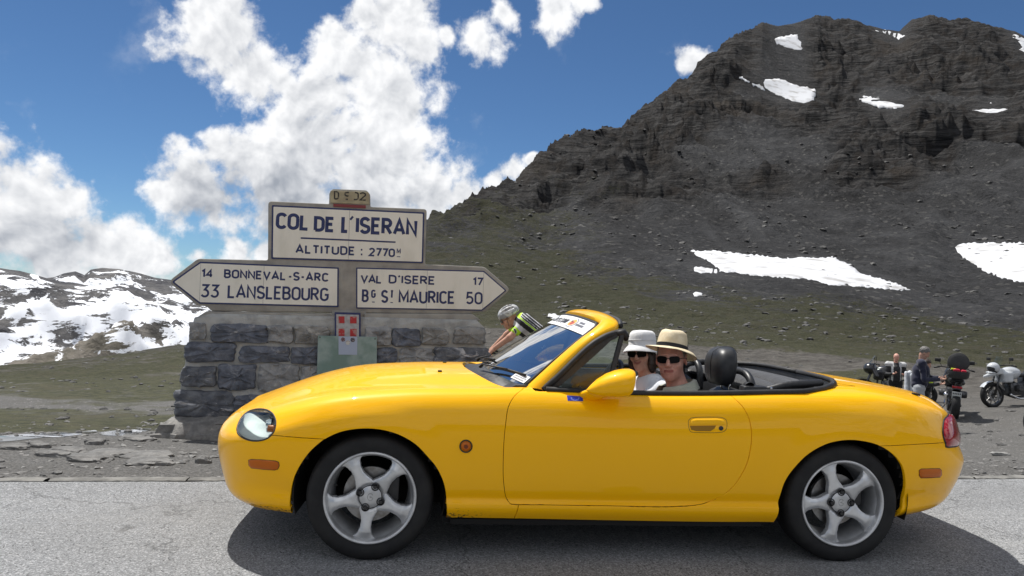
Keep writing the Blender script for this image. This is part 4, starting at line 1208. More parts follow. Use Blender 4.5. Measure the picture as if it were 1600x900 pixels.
# rubber lip on the back of the header and down the door-glass side
mb = MB()
outp = spline2([(1.188, -.575, 1.095), (1.203, -.50, 1.112), (1.207, -.40, 1.124), (1.208, -.2, 1.137), (1.208, 0, 1.141), (1.208, .2, 1.137), (1.207, .40, 1.124), (1.203, .50, 1.112), (1.188, .575, 1.095)], 6)
mb.tube(outp, .014, 8)
mb.build('header_seal', MRUB, roadster, True)
for sd_ in (-1, 1):
    mb = MB()
    P = spline2([(.790, .703, .787), (.858, .712, .852), (.935, .704, .930), (1.015, .690, 1.004), (1.085, .668, 1.046), (1.150, .640, 1.068), (1.192, .60, 1.074)], 6)
    mb.tube([(x, y*sd_, z-.006) for x, y, z in P], .0155, 8)
    mb.tube([(1.150, sd_*.652, 1.062), (1.186, sd_*.648, 1.066), (1.202, sd_*.640, 1.045), (1.204, sd_*.636, 1.025)], [.012, .020, .018, .008], 10)
    mb.build('pillar_seal', MRUB, roadster, True)
    # quarter light: flat frame between the pillar and the pane, post, pane
    def plate(P, th, yoff=0.):
        m_ = MB(); n_ = len(P)
        m_.add([(x, (y+yoff)*sd_, z) for x, y, z in P]+[(x, (y+yoff-th)*sd_, z) for x, y, z in P], [tuple(range(n_)), tuple(range(n_, 2*n_))[::-1]]+[(k, (k+1) % n_, n_+(k+1) % n_, n_+k) for k in range(n_)])
        return m_
    hyp_o = spline2([(.785, .705, .786), (.887, .700, .888), (.995, .688, .998), (1.076, .672, 1.046), (1.145, .655, 1.068), (1.190, .640, 1.070)], 4)
    hyp_i = spline2([(.850, .706, .786), (.925, .700, .852), (1.015, .686, .930), (1.080, .672, .988), (1.120, .660, 1.024), (1.140, .655, 1.032)], 4)
    m_ = plate(hyp_o+hyp_i[::-1], .022, .006)
    m_.tube([(1.182, sd_*.650, 1.065), (1.160, sd_*.660, .985), (1.134, sd_*.676, .89), (1.104, sd_*.696, .775)], .0135, 8)
    m_.tube([(.79, sd_*.712, .785), (.90, sd_*.712, .783), (1.10, sd_*.712, .776)], .010, 6)
    qf = m_.build('quarter_light_frame', MBLK, roadster, 40)
    tri = [(.840, .700, .785), (.925, .695, .870), (1.015, .682, .956), (1.08, .668, 1.008), (1.125, .655, 1.036), (1.168, .652, 1.045), (1.150, .664, .965), (1.122, .682, .86), (1.106, .692, .78)]
    mb = plate(tri, .004); mb.build('quarter_light_pane', MGL, qf)
    # belt weatherstrip along the door top and round the cockpit
    mb = MB()
    mb.tube([(x, sd_*.735, z+.004) for x, z in ((.80, .783), (1.0, .779), (1.25, .777), (1.5, .781), (1.70, .789), (1.9, .798), (2.0, .802), (2.08, .806))]+[(x, sd_*y, z) for x, y, z in ((2.14, .712, .815), (2.21, .68, .822), (2.28, .63, .832), (2.335, .56, .838), (2.378, .46, .842), (2.402, .33, .843), (2.418, .17, .842), (2.42, 0, .842))], .014, 8)
    mb.build('cockpit_seal', MRUB, roadster, True)

# ---- banner strip at the top of the screen
def strip(u0, u1, v0, v1, off=.004, nx=24, ny=4):
    V = []; 
    for i in range(nx+1):
        for j in range(ny+1):
            u = lerp(u0, u1, i/nx); v = lerp(v0, v1, j/ny); p = Vector(gl_pt(u, v))+gl_n(u, v)*off; V.append(tuple(p))
    F = [(i*(ny+1)+j, (i+1)*(ny+1)+j, (i+1)*(ny+1)+j+1, i*(ny+1)+j+1) for i in range(nx) for j in range(ny)]
    return V, F
V, F = strip(-.985, .985, .80, .985); banner = mesh('sun_strip', V, F, MWHT, wsg)
# ---- lamps
def patch_from_st(poly, off, name, mat, parent, side=-1, bulge=0., dense=.012, back=None, smooth=True):
    """a cap that follows the body surface inside an (s,t) outline, lifted by off (+ bulge towards its middle)"""
    Q = []
    n = len(poly)
    for i in range(n):
        a, b = poly[i], poly[(i+1) % n]; k = max(1, int(math.hypot((b[0]-a[0])*4.6, (b[1]-a[1])*.085)/dense))
        for j in range(k): Q.append((a[0]+(b[0]-a[0])*j/k, a[1]+(b[1]-a[1])*j/k))
    Q = np.array(Q); sc_ = np.array([4.6, .085])
    U = Q*sc_; mn, mx = U.min(0), U.max(0)
    gx, gy = np.meshgrid(np.arange(mn[0], mx[0], dense), np.arange(mn[1], mx[1], dense)); I = np.stack([gx.ravel(), gy.ravel()], -1)
    I = I[inpoly(U, I[:, 0], I[:, 1])]
    def db(P_):
        d = np.full(len(P_), 9.)
        for i in range(len(U)):
            a = U[i]; b = U[(i+1) % len(U)]; ab = b-a; t_ = np.clip(((P_-a)@ab)/max(ab@ab, 1e-12), 0, 1)
            d = np.minimum(d, np.linalg.norm(P_-(a+t_[:, None]*ab), axis=1))
        return d
    if len(I): I = I[db(I) > dense*.5]
    allp = np.concatenate([U, I]) if len(I) else U
    vs, es, fs, *_ = delaunay_2d_cdt([Vector(p) for p in allp*50], [], [list(range(len(U)))], 1, 1e-5)
    vs = np.array([tuple(v) for v in vs])/50; d = db(vs); w_ = d/max(d.max(), 1e-6)
    st = vs/sc_; P = bsamp(st[:, 0], st[:, 1]); N = bsamp(st[:, 0], st[:, 1], BN); N /= np.linalg.norm(N, axis=1)[:, None]
    f = np.sqrt(np.clip(1-(1-w_)**2, 0, 1))
    P = P+N*(off+bulge*f)[:, None]
    P[:, 1] *= side
    o = mesh(name, P, [tuple(q) for q in fs], mat, parent, smooth)
    bm = bmesh.new(); bm.from_mesh(o.data); bmesh.ops.recalc_face_normals(bm, faces=bm.faces[:]); bm.faces.ensure_lookup_table()
    if sum(f_.normal.y*side for f_ in bm.faces) < 0: bmesh.ops.reverse_faces(bm, faces=bm.faces[:])
    bm.to_mesh(o.data); bm.free()
    return o
def scale_poly(poly, f):
    c = np.mean(poly, 0); return [tuple(c+(np.array(p)-c)*f) for p in poly]
def st_loop(poly, off, side):
    P = []
    for p_ in poly:
        a = bsamp(*p_); n_ = bsamp(p_[0], p_[1], BN); n_ = n_/np.linalg.norm(n_); q = a+n_*off; P.append((q[0], q[1]*side, q[2]))
    return P
for sd_ in (-1, 1):
    hl = bpy.data.objects.new('headlight', None); COL.objects.link(hl); hl.parent = roadster; hl.empty_display_size = .05
    # bowl behind the lens
    rings = []
    nr_ = 9
    c0 = np.mean([bsamp(*p) for p in HS_], 0)
    for k in range(nr_):
        f = k/(nr_-1); dep = .004+.055*math.sin(f*math.pi/2); sc_ = 1-.86*f**1.7
        pts = []
        for p_ in HS_:
            a = bsamp(*p_); pts.append(c0+(a-c0)*sc_+np.array([.72, -.66, -.10])*dep+np.array([.0, -.002, 0]))
        rings.append(pts)
    V = [(q[0], q[1]*sd_, q[2]) for r_ in rings for q in r_]; n_ = len(HS_)
    F = [(i*n_+k, i*n_+(k+1) % n_, (i+1)*n_+(k+1) % n_, (i+1)*n_+k) for i in range(nr_-1) for k in range(n_)]+[tuple((nr_-1)*n_+k for k in range(n_))]
    mb = MB(); mb.add(V, F); mb.build('reflector', MREF, hl, 40)
    # projector bowl and indicator inside
    cc = c0+np.array([.72, -.66, -.1])*.045
    mb = MB(); mb.lathe([(.0001, -.020), (.018, -.016), (.026, -.004), (.028, .01)], 24, 'x', (cc[0]+.02, cc[1]*sd_, cc[2]+.005)); mb.build('bulb_shield', MCHR, hl, 40)
    cc = c0+np.array([.075, .035, -.01]); mb = MB(); mb.lathe([(.0001, -.012), (.014, -.008), (.016, .0), (.017, .03)], 20, 'x', (cc[0]-.01, cc[1]*sd_-.0*sd_, cc[2])); mb.build('indicator_bulb', MAMB, hl, 40)
    patch_from_st(scale_poly(HS_, .97), -.002, 'lens', MGL, hl, sd_, .012)
    mb = MB(); mb.tube(st_loop(HS_, -.003, sd_), .0048, 6, closed=True); mb.build('lamp_gasket', MRUB, hl, True)
    # tail lamp
    tl = bpy.data.objects.new('tail_light', None); COL.objects.link(tl); tl.parent = roadster; tl.empty_display_size = .05
    patch_from_st(scale_poly(TS_, .97), .004, 'lens', MREDL, tl, sd_, .022)
    patch_from_st(scale_poly(TS_, .99), -.02, 'lamp_back', MDARK, tl, sd_, 0)
    mb = MB(); mb.tube(st_loop(TS_, .001, sd_), .0038, 6, closed=True); mb.build('lamp_gasket', MRUB, tl, True)
    # side markers
    for nm, corners in (('side_marker', [(388.5, 719), (393, 717.6), (410, 718.4), (430, 720), (435.5, 722), (436.5, 728), (434, 733), (429, 734.4), (412, 733.3), (393, 731.2), (389, 727)]), ('side_marker', [(1436, 735), (1439, 732.6), (1455, 732.2), (1468, 732), (1471, 735), (1471, 742), (1468.5, 745.5), (1455, 746.4), (1439, 746.8), (1436, 743)])):
        pl = [ip(x, y, 1, 9) for x, y in corners]
        o_ = patch_from_st(pl, .0015, nm, MAMB, roadster, sd_, .006, .006)
        mb = MB(); mb.tube(st_loop(pl, .001, sd_), .0016, 5, closed=True); mb.build('marker_edge', MRUB, o_, True)
    # round repeater on the wing
    pl = [ip(728+9.4*math.cos(q), 697.2+9.4*math.sin(q), 2, 10) for q in np.linspace(0, 2*math.pi, 21)[:-1]]
    o_ = patch_from_st(scale_poly(pl, .84), .002, 'side_repeater', MAMB, roadster, sd_, .008, .004)
    mb = MB(); mb.tube(st_loop(pl, .0015, sd_), .0032, 6, closed=True); mb.build('repeater_ring', MRUB, o_, True)
    pl2 = scale_poly(pl, .34); patch_from_st(pl2, .0105, 'repeater_bulb', M('dark amber', (.16, .03, .004), .3) if sd_ < 0 else bpy.data.materials['dark amber'], o_, sd_, .001, .003)
    # door handle: painted recess shade, flap, lock
    def px_poly(P_): return [ip(x, y, 4, 10) for x, y in P_]
    rec = px_poly([(1075.5, 660), (1078, 654.5), (1084, 652.3), (1105, 651.6), (1122, 651.8), (1131, 653.5), (1135.5, 658), (1135.6, 668), (1132, 673.5), (1124, 675.8), (1105, 676.2), (1086, 675.6), (1078, 673)])
    mb = MB(); mb.tube(st_loop([tuple(q) for q in spline2(rec, 4, True)], -.0002, sd_), .0012, 5, closed=True); hd = mb.build('door_handle', MBLK, roadster, True)
    patch_from_st(px_poly([(1078, 661), (1080, 656), (1086, 654.2), (1120, 653.8), (1130, 655.5), (1133.4, 660), (1133.4, 664), (1078, 664.8)]), .0022, 'handle_flap', MP, hd, sd_, .005, .006)
    patch_from_st(px_poly([(1078, 665.6), (1119, 665), (1116, 670), (1110, 673.8), (1088, 673.6), (1080, 671.5)]), .0006, 'finger_recess_shade', M('shaded handle yellow', (.30, .145, .002), .6) if sd_ < 0 else bpy.data.materials['shaded handle yellow'], hd, sd_, 0, .006)  # flush patch: body yellow darkened to stand for shade under the flap
    pl = px_poly([(1126.5+3.6*math.cos(q), 669.2+3.6*math.sin(q)) for q in np.linspace(0, 2*math.pi, 15)[:-1]])
    patch_from_st(pl, .002, 'door_lock', MNUT, hd, sd_, .003, .003)

# blue sticker with a line of pale script
def st_sticker(P_, name, mat, parent, off=.0008):
    return patch_from_st([ip(x, y, 5, 10.9) for x, y in P_], off, name, mat, parent, -1, 0, .008)
bs = st_sticker([(885.5, 618), (910.3, 619.5), (911, 627), (887, 626.2)], 'blue_sticker', MBLU, near_door)

# ---- mirrors
def sgrid(fn, nu_, nv_, closed_u=True):
    V = [fn(2*math.pi*i/nu_ if closed_u else i/nu_, j/nv_) for i in range(nu_) for j in range(nv_+1)]
    F = [(i*(nv_+1)+j, ((i+1) % nu_)*(nv_+1)+j, ((i+1) % nu_)*(nv_+1)+j+1, i*(nv_+1)+j+1) for i in range(nu_) for j in range(nv_)]
    return V, F
for sd_ in (-1, 1):
    # shell: nose forward (towards -x), flat glass face behind
    out = [(0, .002, .000, .0), (.02, .026, .020, .0), (.05, .050, .040, .004), (.09, .073, .056, .008), (.13, .088, .066, .008), (.165, .095, .070, .006), (.19, .094, .069, .004), (.203, .088, .064, .003), (.205, .083, .060, .003), (.196, .080, .057, .003)]
    V = []; m_ = 40
    X0_, Y0_, Z0_ = .962, -.865, .838
    for (dx, ry, rz, dz) in out:
        for k in range(m_):
            q = 2*math.pi*k/m_; c_, s_ = math.cos(q), math.sin(q)
            e = 2.4
            yy = ry*np.sign(c_)*abs(c_)**(2/e); zz = rz*np.sign(s_)*abs(s_)**(2/e)
            lowflat = .82 if s_ < 0 else 1.0
            # leans outwards and the top slopes forward
            V.append((X0_+dx+.012*s_*(dx/.2), (Y0_-.012+yy)*(-sd_), Z0_+dz+zz*lowflat+(.2-dx)*-.16))
    n_ = m_; F = [(i*n_+k, i*n_+(k+1) % n_, (i+1)*n_+(k+1) % n_, (i+1)*n_+k) for i in range(len(out)-1) for k in range(n_)]+[tuple(range(n_))[::-1]]
    mb = MB(); mb.add(V, F); mr = mb.build('door_mirror', MP, roadster, 60)
    base = len(out)-1
    mb = MB(); mb.add([V[base*n_+k] for k in range(n_)], [tuple(range(n_))]); mb.build('mirror_glass', MCHR, mr)
    # foot
    mb = MB(); R_ = []
    for t_ in np.linspace(0, 1, 8):
        cx_ = lerp(1.005, 1.045, t_); cy_ = lerp(.765, .835, t_); cz_ = lerp(.768, .795, t_); ax = lerp(.055, .060, t_); az_ = lerp(.028, .024, t_)
        R_.append([(cx_+ax*math.cos(q), cy_*sd_, cz_+az_*math.sin(q)) for q in np.linspace(0, 2*math.pi, 25)[:-1]])
    V = [p for r_ in R_ for p in r_]; F = [(i*24+k, i*24+(k+1) % 24, (i+1)*24+(k+1) % 24, (i+1)*24+k) for i in range(7) for k in range(24)]+[tuple(range(24)), tuple(7*24+k for k in range(24))]
    mb.add(V, F); mb.build('mirror_foot', MP, mr, 60)
    # interior door card
mb = MB()
def slab(P, th, ax=1):
    pass

# ---- cabin
cab = MBLK
mb = MB()
mb.box((1.35, 0, .24), (1.5, 1.36, .04)); mb.box((1.05, 0, .36), (1.3, .16, .22), bev=.03)
for sd_ in (-1, 1): mb.prism([(.75, .25), (1.78, .25), (1.78, .765), (.75, .765)], sd_*.715, sd_*.665, 'y')
mb.box((2.02, 0, .52), (.06, 1.38, .44), bev=.02)
for sd_ in (-1, 1): mb.box((1.95, sd_*.66, .68), (.40, .14, .2), bev=.03)
for sd_ in (-1, 1):     # trim panel lining the opening behind the seats
    Pc = [(x, h) for x, h in COCK if x > 1.65]
    V = []; 
    for x, h in Pc:
        t__ = inv(x, h=max(h, .02), tmin=9.9, tmax=15); z_ = float(bsamp(*t__)[2]); V += [(x-.004, (h-.004)*sd_, z_-.004), (x-.02, max(h-.03, 0)*sd_, z_-.09), (x-.05, max(h-.05, 0)*sd_, .52)]
    mb.add(V, [(i*3+k, (i+1)*3+k, (i+1)*3+k+1, i*3+k+1) for i in range(len(Pc)-1) for k in range(2)])
mb.box((2.2, 0, .56), (.5, 1.1, .02))
mb.build('cabin_tub', MVIN, roadster, 30)
# dashboard with binnacle hood and vents
mb = MB()
sec = [(.62, .70), (.60, .765), (.66, .795), (.80, .80), (.90, .785), (.945, .75), (.955, .70), (.93, .60), (.90, .50), (.80, .45), (.62, .45)]
mb.prism(sec, -.665, .665, 'y')
dash = mb.build('dashboard', MVIN, roadster, 30)
mb = MB()
V = []; 
for i, yy in enumerate(np.linspace(-.55, -.20, 14)):
    a = (yy+.375)/.175; hgt = .055*max(0, 1-a*a)**.5
    V += [(.80, yy, .795), (.86, yy, .80+hgt*.9), (.955, yy, .795+hgt), (.965, yy, .74)]
F = [(i*4+k, i*4+k+1, i*4+k+5, i*4+k+4) for i in range(13) for k in range(3)]
mb.add(V, F); mb.build('instrument_hood', MVIN, dash, True)
for yy in (-.56, -.09, .09, .56):
    mb = MB(); mb.lathe([(.040, 0), (.046, .012), (.040, .016), (.034, .004), (.0001, .004)], 24, 'x', (.95, yy, .705)); mb.build('air_vent', MBLK, dash, 40)
# steering wheel
sw = bpy.data.objects.new('steering_wheel', None); COL.objects.link(sw); sw.parent = roadster; sw.location = (1.16, -.375, .735); sw.rotation_euler = (0, rad(-64), 0); sw.empty_display_size = .1
mb = MB(); mb.tube([(.182*math.cos(q), .182*math.sin(q), 0) for q in np.linspace(0, 2*math.pi, 49)[:-1]], .0145, 10, closed=True); mb.build('wheel_rim', MVIN, sw, True)
mb = MB(); mb.lathe([(.0001, .012), (.05, .010), (.072, .0), (.078, -.02), (.05, -.05), (.0001, -.06)], 32, 'z')
for q in (rad(20), rad(160), rad(-60), rad(-120)): mb.tube([(.06*math.cos(q), .06*math.sin(q), -.02), (.175*math.cos(q), .175*math.sin(q), -.002)], [.020, .012], 8, flat=.5)
mb.build('wheel_hub', MVIN, sw, 40)
mb = MB(); mb.tube([(.86, -.375, .62), (1.14, -.375, .725)], .045, 16); mb.tube([(1.08, -.375, .71), (1.06, -.22, .74)], [.009, .012], 8); mb.tube([(1.08, -.375, .71), (1.06, -.53, .74)], [.009, .012], 8); mb.build('steering_column', MBLK, roadster, 40)
# rear-view mirror
mb = MB(); mb.box((1.10, 0, 1.065), (.022, .24, .06), bev=.010); mb.tube([(1.07, 0, 1.11), (1.095, 0, 1.08)], .008, 8); rv = mb.build('rear_view_mirror', MBLK, roadster, 40)
mb = MB(); mb.box((1.1125, 0, 1.065), (.002, .225, .048)); mb.build('mirror_glass', MCHR, rv)
# sun visors folded against the header
for yy in (-.30, .30):
    mb = MB(); mb.box((1.13, yy, 1.098), (.13, .36, .018), bev=.008); mb.build('sun_visor', MVIN, roadster, 40)

# seats
def densify(secs, k=4):
    A = [list(c)+list(a)+list(b) for c, a, b in secs]; Q = spline2(A, k); return [(q[:3], q[3:6], q[6:9]) for q in Q]
def loft(name, secs, mat, parent, smooth=60, n=28, e=2.6):
    """secs: (centre, half a (vec), half b (vec))"""
    V = []
    for c, a, b in secs:
        c, a, b = Vector(c), Vector(a), Vector(b)
        for k in range(n):
            q = 2*math.pi*k/n; cc, ss = math.cos(q), math.sin(q)
            V.append(c+a*(np.sign(cc)*abs(cc)**(2/e))+b*(np.sign(ss)*abs(ss)**(2/e)))
    m = len(secs); F = [(i*n+k, i*n+(k+1) % n, (i+1)*n+(k+1) % n, (i+1)*n+k) for i in range(m-1) for k in range(n)]+[tuple(range(n))[::-1], tuple((m-1)*n+k for k in range(n))]
    mb = MB(); mb.add(V, F); return mb.build(name, mat, parent, smooth)
for sy in (-.38, .38):
    st = bpy.data.objects.new('seat', None); COL.objects.link(st); st.parent = roadster; st.empty_display_size = .1
    loft('seat_cushion', [((x, sy, z), (0, w_, 0), (.0, 0, h)) for x, z, w_, h in ((1.22, .40, .20, .02), (1.25, .41, .24, .06), (1.40, .40, .25, .075), (1.60, .37, .24, .075), (1.72, .36, .20, .06))], MVIN, st)
    loft('seat_back', [((x, sy, z), (0, w_, 0), (h, 0, .2*h)) for x, z, w_, h in ((1.70, .36, .18, .05), (1.72, .44, .235, .07), (1.76, .58, .24, .065), (1.80, .70, .215, .058), (1.822, .755, .17, .045), (1.828, .775, .11, .02))], MVIN, st)
    for dy in (-.055, .055):
        mb = MB(); mb.tube([(1.822, sy+dy, .74), (1.826, sy+dy, .84)], .006, 8); mb.build('headrest_post', MCHR, st, True)
    hr = loft('headrest', densify([((x-.020, sy, z-.006), (0, w_, 0), (h, 0, .12*h)) for x, z, w_, h in ((1.812, .806, .080, .028), (1.812, .815, .108, .046), (1.812, .85, .124, .058), (1.812, .90, .130, .063), (1.814, .945, .124, .062), (1.818, .978, .104, .055), (1.822, .998, .070, .038), (1.824, 1.005, .024, .016))]), MVIN, st, 80, 40, 2.9)
    mb = MB(); mb.tube(spline2([(x-.008, sy-.02, z-.006) for x, z in ((1.742, .83), (1.736, .90), (1.741, .945), (1.752, .980), (1.785, 1.000), (1.824, 1.0065), (1.86, 1.000), (1.885, .975))], 4), .0014, 5); mb.build('seam', MRUB, st)
# seat-belt towers and roll hoops behind the seats
for sy in (-.38, .38):
    mb = MB(); P = [(1.90, sy-.17, .70), (1.90, sy-.165, .80), (1.90, sy-.11, .855), (1.90, sy, .872), (1.90, sy+.11, .855), (1.90, sy+.165, .80), (1.90, sy+.17, .70)]
    mb.tube(spline2(P, 6), .020, 10); mb.build('style_hoop', MVIN, roadster, True)
for sd_ in (-1, 1):
    mb = MB(); mb.box((1.86, sd_*.645, .795), (.13, .075, .06), bev=.018); mb.lathe([(.0001, .028), (.022, .024), (.026, 0), (.026, -.02)], 20, 'y', (1.835, sd_*.645-.0, .815)); mb.build('belt_tower', MBLK, roadster, 40)
    mb = MB(); mb.tube(spline2([(1.83, sd_*.62, .81), (1.80, sd_*.55, .74), (1.77, sd_*.50, .60), (1.74, sd_*.52, .42)], 5), .022, 6, flat=.12); mb.build('seat_belt', MRUB, roadster, True)
# folded roof: three soft folds with the frame bows, lying in the well
MSOFT = M('folded black roof fabric', (.014, .014, .016), .85, c2=(.026, .026, .028), scale=14, bump=.5, bscale=28, bdist=.01, sheen=.3)
def hood_fold(x0, z0, r, wid, sag, name):
    P = []
    for yy in np.linspace(-wid, wid, 22):
        u = yy/wid; P.append((x0-.10*abs(u)**2.6-.03*(1-u*u), yy, z0+sag*abs(u)**2))
    mb = MB(); mb.tube(P, [r*(1-.35*abs(p[1]/wid)**6) for p in P], 12, flat=.62); return mb.build(name, MSOFT, roadster, True)
hood_fold(2.30, .790, .060, .53, .0, 'folded_roof')
hood_fold(2.19, .800, .065, .57, .0, 'folded_roof')
hood_fold(2.09, .785, .060, .60, .0, 'folded_roof')
mb = MB()
V = []
for j, yy in enumerate(np.linspace(-.60, .60, 16)):
    u = yy/.6
    for i, t_ in enumerate(np.linspace(0, 1, 8)): V.append((lerp(2.03, 2.36, t_)-.09*abs(u)**3*t_, yy, .795+.016*math.sin(t_*9+u)-.01*abs(u)))
F = [(j*8+i, j*8+i+1, (j+1)*8+i+1, (j+1)*8+i) for j in range(15) for i in range(7)]
mb.add(V, F); mb.build('roof_cover', MSOFT, roadster, True)
for sd_ in (-1, 1):
    mb = MB(); mb.tube(spline2([(1.93, sd_*.64, .80), (2.02, sd_*.655, .828), (2.12, sd_*.645, .838), (2.24, sd_*.60, .842)], 5), .019, 10); mb.tube([(2.00, sd_*.60, .80), (2.21, sd_*.575, .815)], .012, 8)
    mb.box((2.165, sd_*.575, .838), (.05, .02, .03), bev=.005); mb.build('roof_frame', MBLK, roadster, True)
    # lashing pin and hardtop plate on the rear deck
    mb = MB(); b_ = bsamp(*inv(2.305, h=.60, tmin=10, tmax=14)); c_ = (b_[0], b_[1]*sd_, b_[2])
    mb.lathe([(.0001, .024), (.0055, .022), (.0065, .018), (.004, .013), (.0038, .004), (.010, .002), (.011, -.002)], 16, 'z', c_); mb.build('tonneau_pin', MCHR, roadster, 40)
    b_ = bsamp(*inv(1.92, h=.735, tmin=9.8, tmax=12)); mb = MB(); mb.lathe([(.0001, .018), (.007, .015), (.008, .008), (.005, 0)], 14, 'z', (b_[0], .72*sd_, b_[2]+.012)); mb.build('belt_pin', MCHR, roadster, 40)
    b_ = bsamp(*inv(2.83, h=.50, tmin=10.5, tmax=14.5)); mb = MB(); mb.box((b_[0], b_[1]*sd_, b_[2]+.006), (.040, .022, .012), Matrix.Rotation(.16, 3, 'Y'), .004); mb.build('boot_hinge_cap', MRUB, roadster, 40)
    # triangular plate seam
    tri_ = [inv(x, h=h, tmin=10, tmax=15) for x, h in ((2.29, .585), (2.44, .575), (2.36, .50))]
    mb = MB(); P = st_loop([tri_[0], tri_[1]], .0004, sd_)+st_loop([tri_[2]], .0004, sd_); mb.tube([P[2], P[1], P[0]], .0014, 4); mb.build('deck_seam', MDARK, roadster)
# licence plate recess and third brake lamp are out of sight; cowl, wipers, washer jets
mb = MB(); V = []
for i in range(31):
    u = -1+2*i/30
    g = Vector(gl_pt(u, 0)); h_ = abs(u)*.66
    hx_ = np.interp(abs(u), [0, .2, .42, .62, .8, .92, 1.], [.438, .446, .478, .528, .600, .655, .70]); hy = u*.668
    hz = float(bsamp(*inv(hx_, h=abs(hy), tmin=9.9, tmax=15))[2]) if abs(hy) > .004 else .837
    for t_ in (0, .33, .66, 1.): V.append((lerp(hx_+.004, g.x+.012, t_), lerp(hy, g.y, t_), lerp(hz-.012, g.z-.001, t_)-.006*math.sin(math.pi*t_)))
F = [(i*4+k, (i+1)*4+k, (i+1)*4+k+1, i*4+k+1) for i in range(30) for k in range(3)]
mb.add(V, F); mb.build('cowl', MBLK, roadster, 40)
for (u0, y0) in ((-.30, 0), (.42, 0)):
    mb = MB()
    pb = Vector(gl_pt(u0, 0))+Vector((-.035, 0, .006)); p1 = Vector(gl_pt(u0-.42, .07))+gl_n(u0-.42, .07)*.028
    mb.tube([pb, pb+Vector((.01, -.03, .018)), p1], [.012, .008, .006], 8, flat=.6)
    a = Vector(gl_pt(u0-.06, .035))+gl_n(u0, .03)*.012; b = Vector(gl_pt(max(u0-.66, -.93), .11))+gl_n(-.8, .1)*.012
    mb.tube([a, lerp(a, b, .5)+gl_n(0, .05)*.004, b], .006, 6); mb.build('wiper', MRUB, roadster, True)
for (x, h) in ((.30, .30), (.33, -.10)):
    b_ = bsamp(*inv(x, h=abs(h), tmin=11, tmax=15)); mb = MB(); mb.box((b_[0], -abs(h) if h > 0 else .10, b_[2]+.004), (.022, .014, .009), bev=.003); mb.build('washer_jet', MRUB, roadster, 40)
# crumpled black cloth stuffed on the cowl
# ---- tax disc style label inside the screen and lettering on the banner
V, F = strip(-.975, -.80, .03, .12, .004, 4, 2); lab = mesh('windscreen_label', V, F, MWHT, wsg)
def on_glass(u, v, off=.0055): p = Vector(gl_pt(u, v))+gl_n(u, v)*off; return p
# ================================================================== FIGURES (implicit surfaces -> one continuous skin each)
def snet(f, lo, hi, h, B=6):
    lo = np.array(lo, float); hi = np.array(hi, float)
    nb = np.maximum(np.ceil((hi-lo)/(h*B)).astype(int), 1); n = nb*B+1
    c = np.stack(np.meshgrid(*[np.arange(k) for k in nb], indexing='ij'), -1).reshape(-1, 3)
    cen = lo+(c+.5)*h*B; fc = f(cen)
    keep = np.abs(fc) < h*B*1.75
    D = np.ones(n, np.float32)
    base = np.zeros(nb, np.float32); base[tuple(c.T)] = np.where(fc < 0, -1, 1)
    big = np.repeat(np.repeat(np.repeat(base, B, 0), B, 1), B, 2); D[:-1, :-1, :-1] = big
    off = np.stack(np.meshgrid(*[np.arange(B+1)]*3, indexing='ij'), -1).reshape(-1, 3)
    kb = c[keep]
    for i in range(0, len(kb), 400):
        q = (kb[i:i+400, None, :]*B+off[None]).reshape(-1, 3)
        D[tuple(q.T)] = f(lo+q*h)
    s = D < 0
    # cell vertices
    cor = [(i, j, k) for i in (0, 1) for j in (0, 1) for k in (0, 1)]
    sl = lambda o: tuple(slice(o[a], n[a]-1+o[a]) for a in range(3))
    cnt = sum(s[sl(o)].astype(np.int8) for o in cor); cell = np.argwhere((cnt > 0) & (cnt < 8))
    if not len(cell): return np.zeros((0, 3)), np.zeros((0, 4), int)
    vals = np.stack([D[cell[:, 0]+o[0], cell[:, 1]+o[1], cell[:, 2]+o[2]] for o in cor], 1)
    acc = np.zeros((len(cell), 3)); m = np.zeros(len(cell))
    for a in range(8):
        for b in range(a+1, 8):
            d = np.array(cor[b])-np.array(cor[a])
            if abs(d).sum() != 1: continue
            va, vb = vals[:, a], vals[:, b]; x = (va < 0) != (vb < 0)
            t = np.where(x, va/np.where(va == vb, 1, va-vb), 0)
            acc += np.where(x[:, None], np.array(cor[a])+t[:, None]*d, 0); m += x
    V = lo+(cell+acc/m[:, None])*h
    idx = -np.ones(np.array(n)-1, np.int64); idx[tuple(cell.T)] = np.arange(len(cell))
    Fq = []
    for ax in range(3):
        o = [0, 0, 0]; o[ax] = 1
        u, v = [(1, 2), (2, 0), (0, 1)][ax]
        A_ = s[tuple(slice(0, n[a]-o[a]) for a in range(3))]; Bq = s[tuple(slice(o[a], n[a]) for a in range(3))]
        e = np.argwhere(A_ != Bq); e = e[(e[:, u] > 0) & (e[:, v] > 0) & (e[:, u] < n[u]-1) & (e[:, v] < n[v]-1)]
        if not len(e): continue
        du = np.zeros(3, int); dv = np.zeros(3, int); du[u] = 1; dv[v] = 1
        q = np.stack([idx[tuple((e-du-dv).T)], idx[tuple((e-dv).T)], idx[tuple(e.T)], idx[tuple((e-du).T)]], 1)
        flip = ~A_[tuple(e.T)]; q[flip] = q[flip][:, ::-1]; Fq.append(q)
    F = np.concatenate(Fq); F = F[(F >= 0).all(1)]
    return V, F
def smin(a, b, k): hq = np.clip(.5+.5*(b-a)/k, 0, 1); return b*(1-hq)+a*hq-k*hq*(1-hq)
def smax(a, b, k): return -smin(-a, -b, k)
def cap(p, a, b, ra, rb=None):
    a = np.array(a, float); b = np.array(b, float); rb = ra if rb is None else rb; ab = b-a
    t = np.clip(((p-a)@ab)/max(ab@ab, 1e-12), 0, 1)
    return np.linalg.norm(p-a-t[:, None]*ab, axis=1)-(ra+(rb-ra)*t)
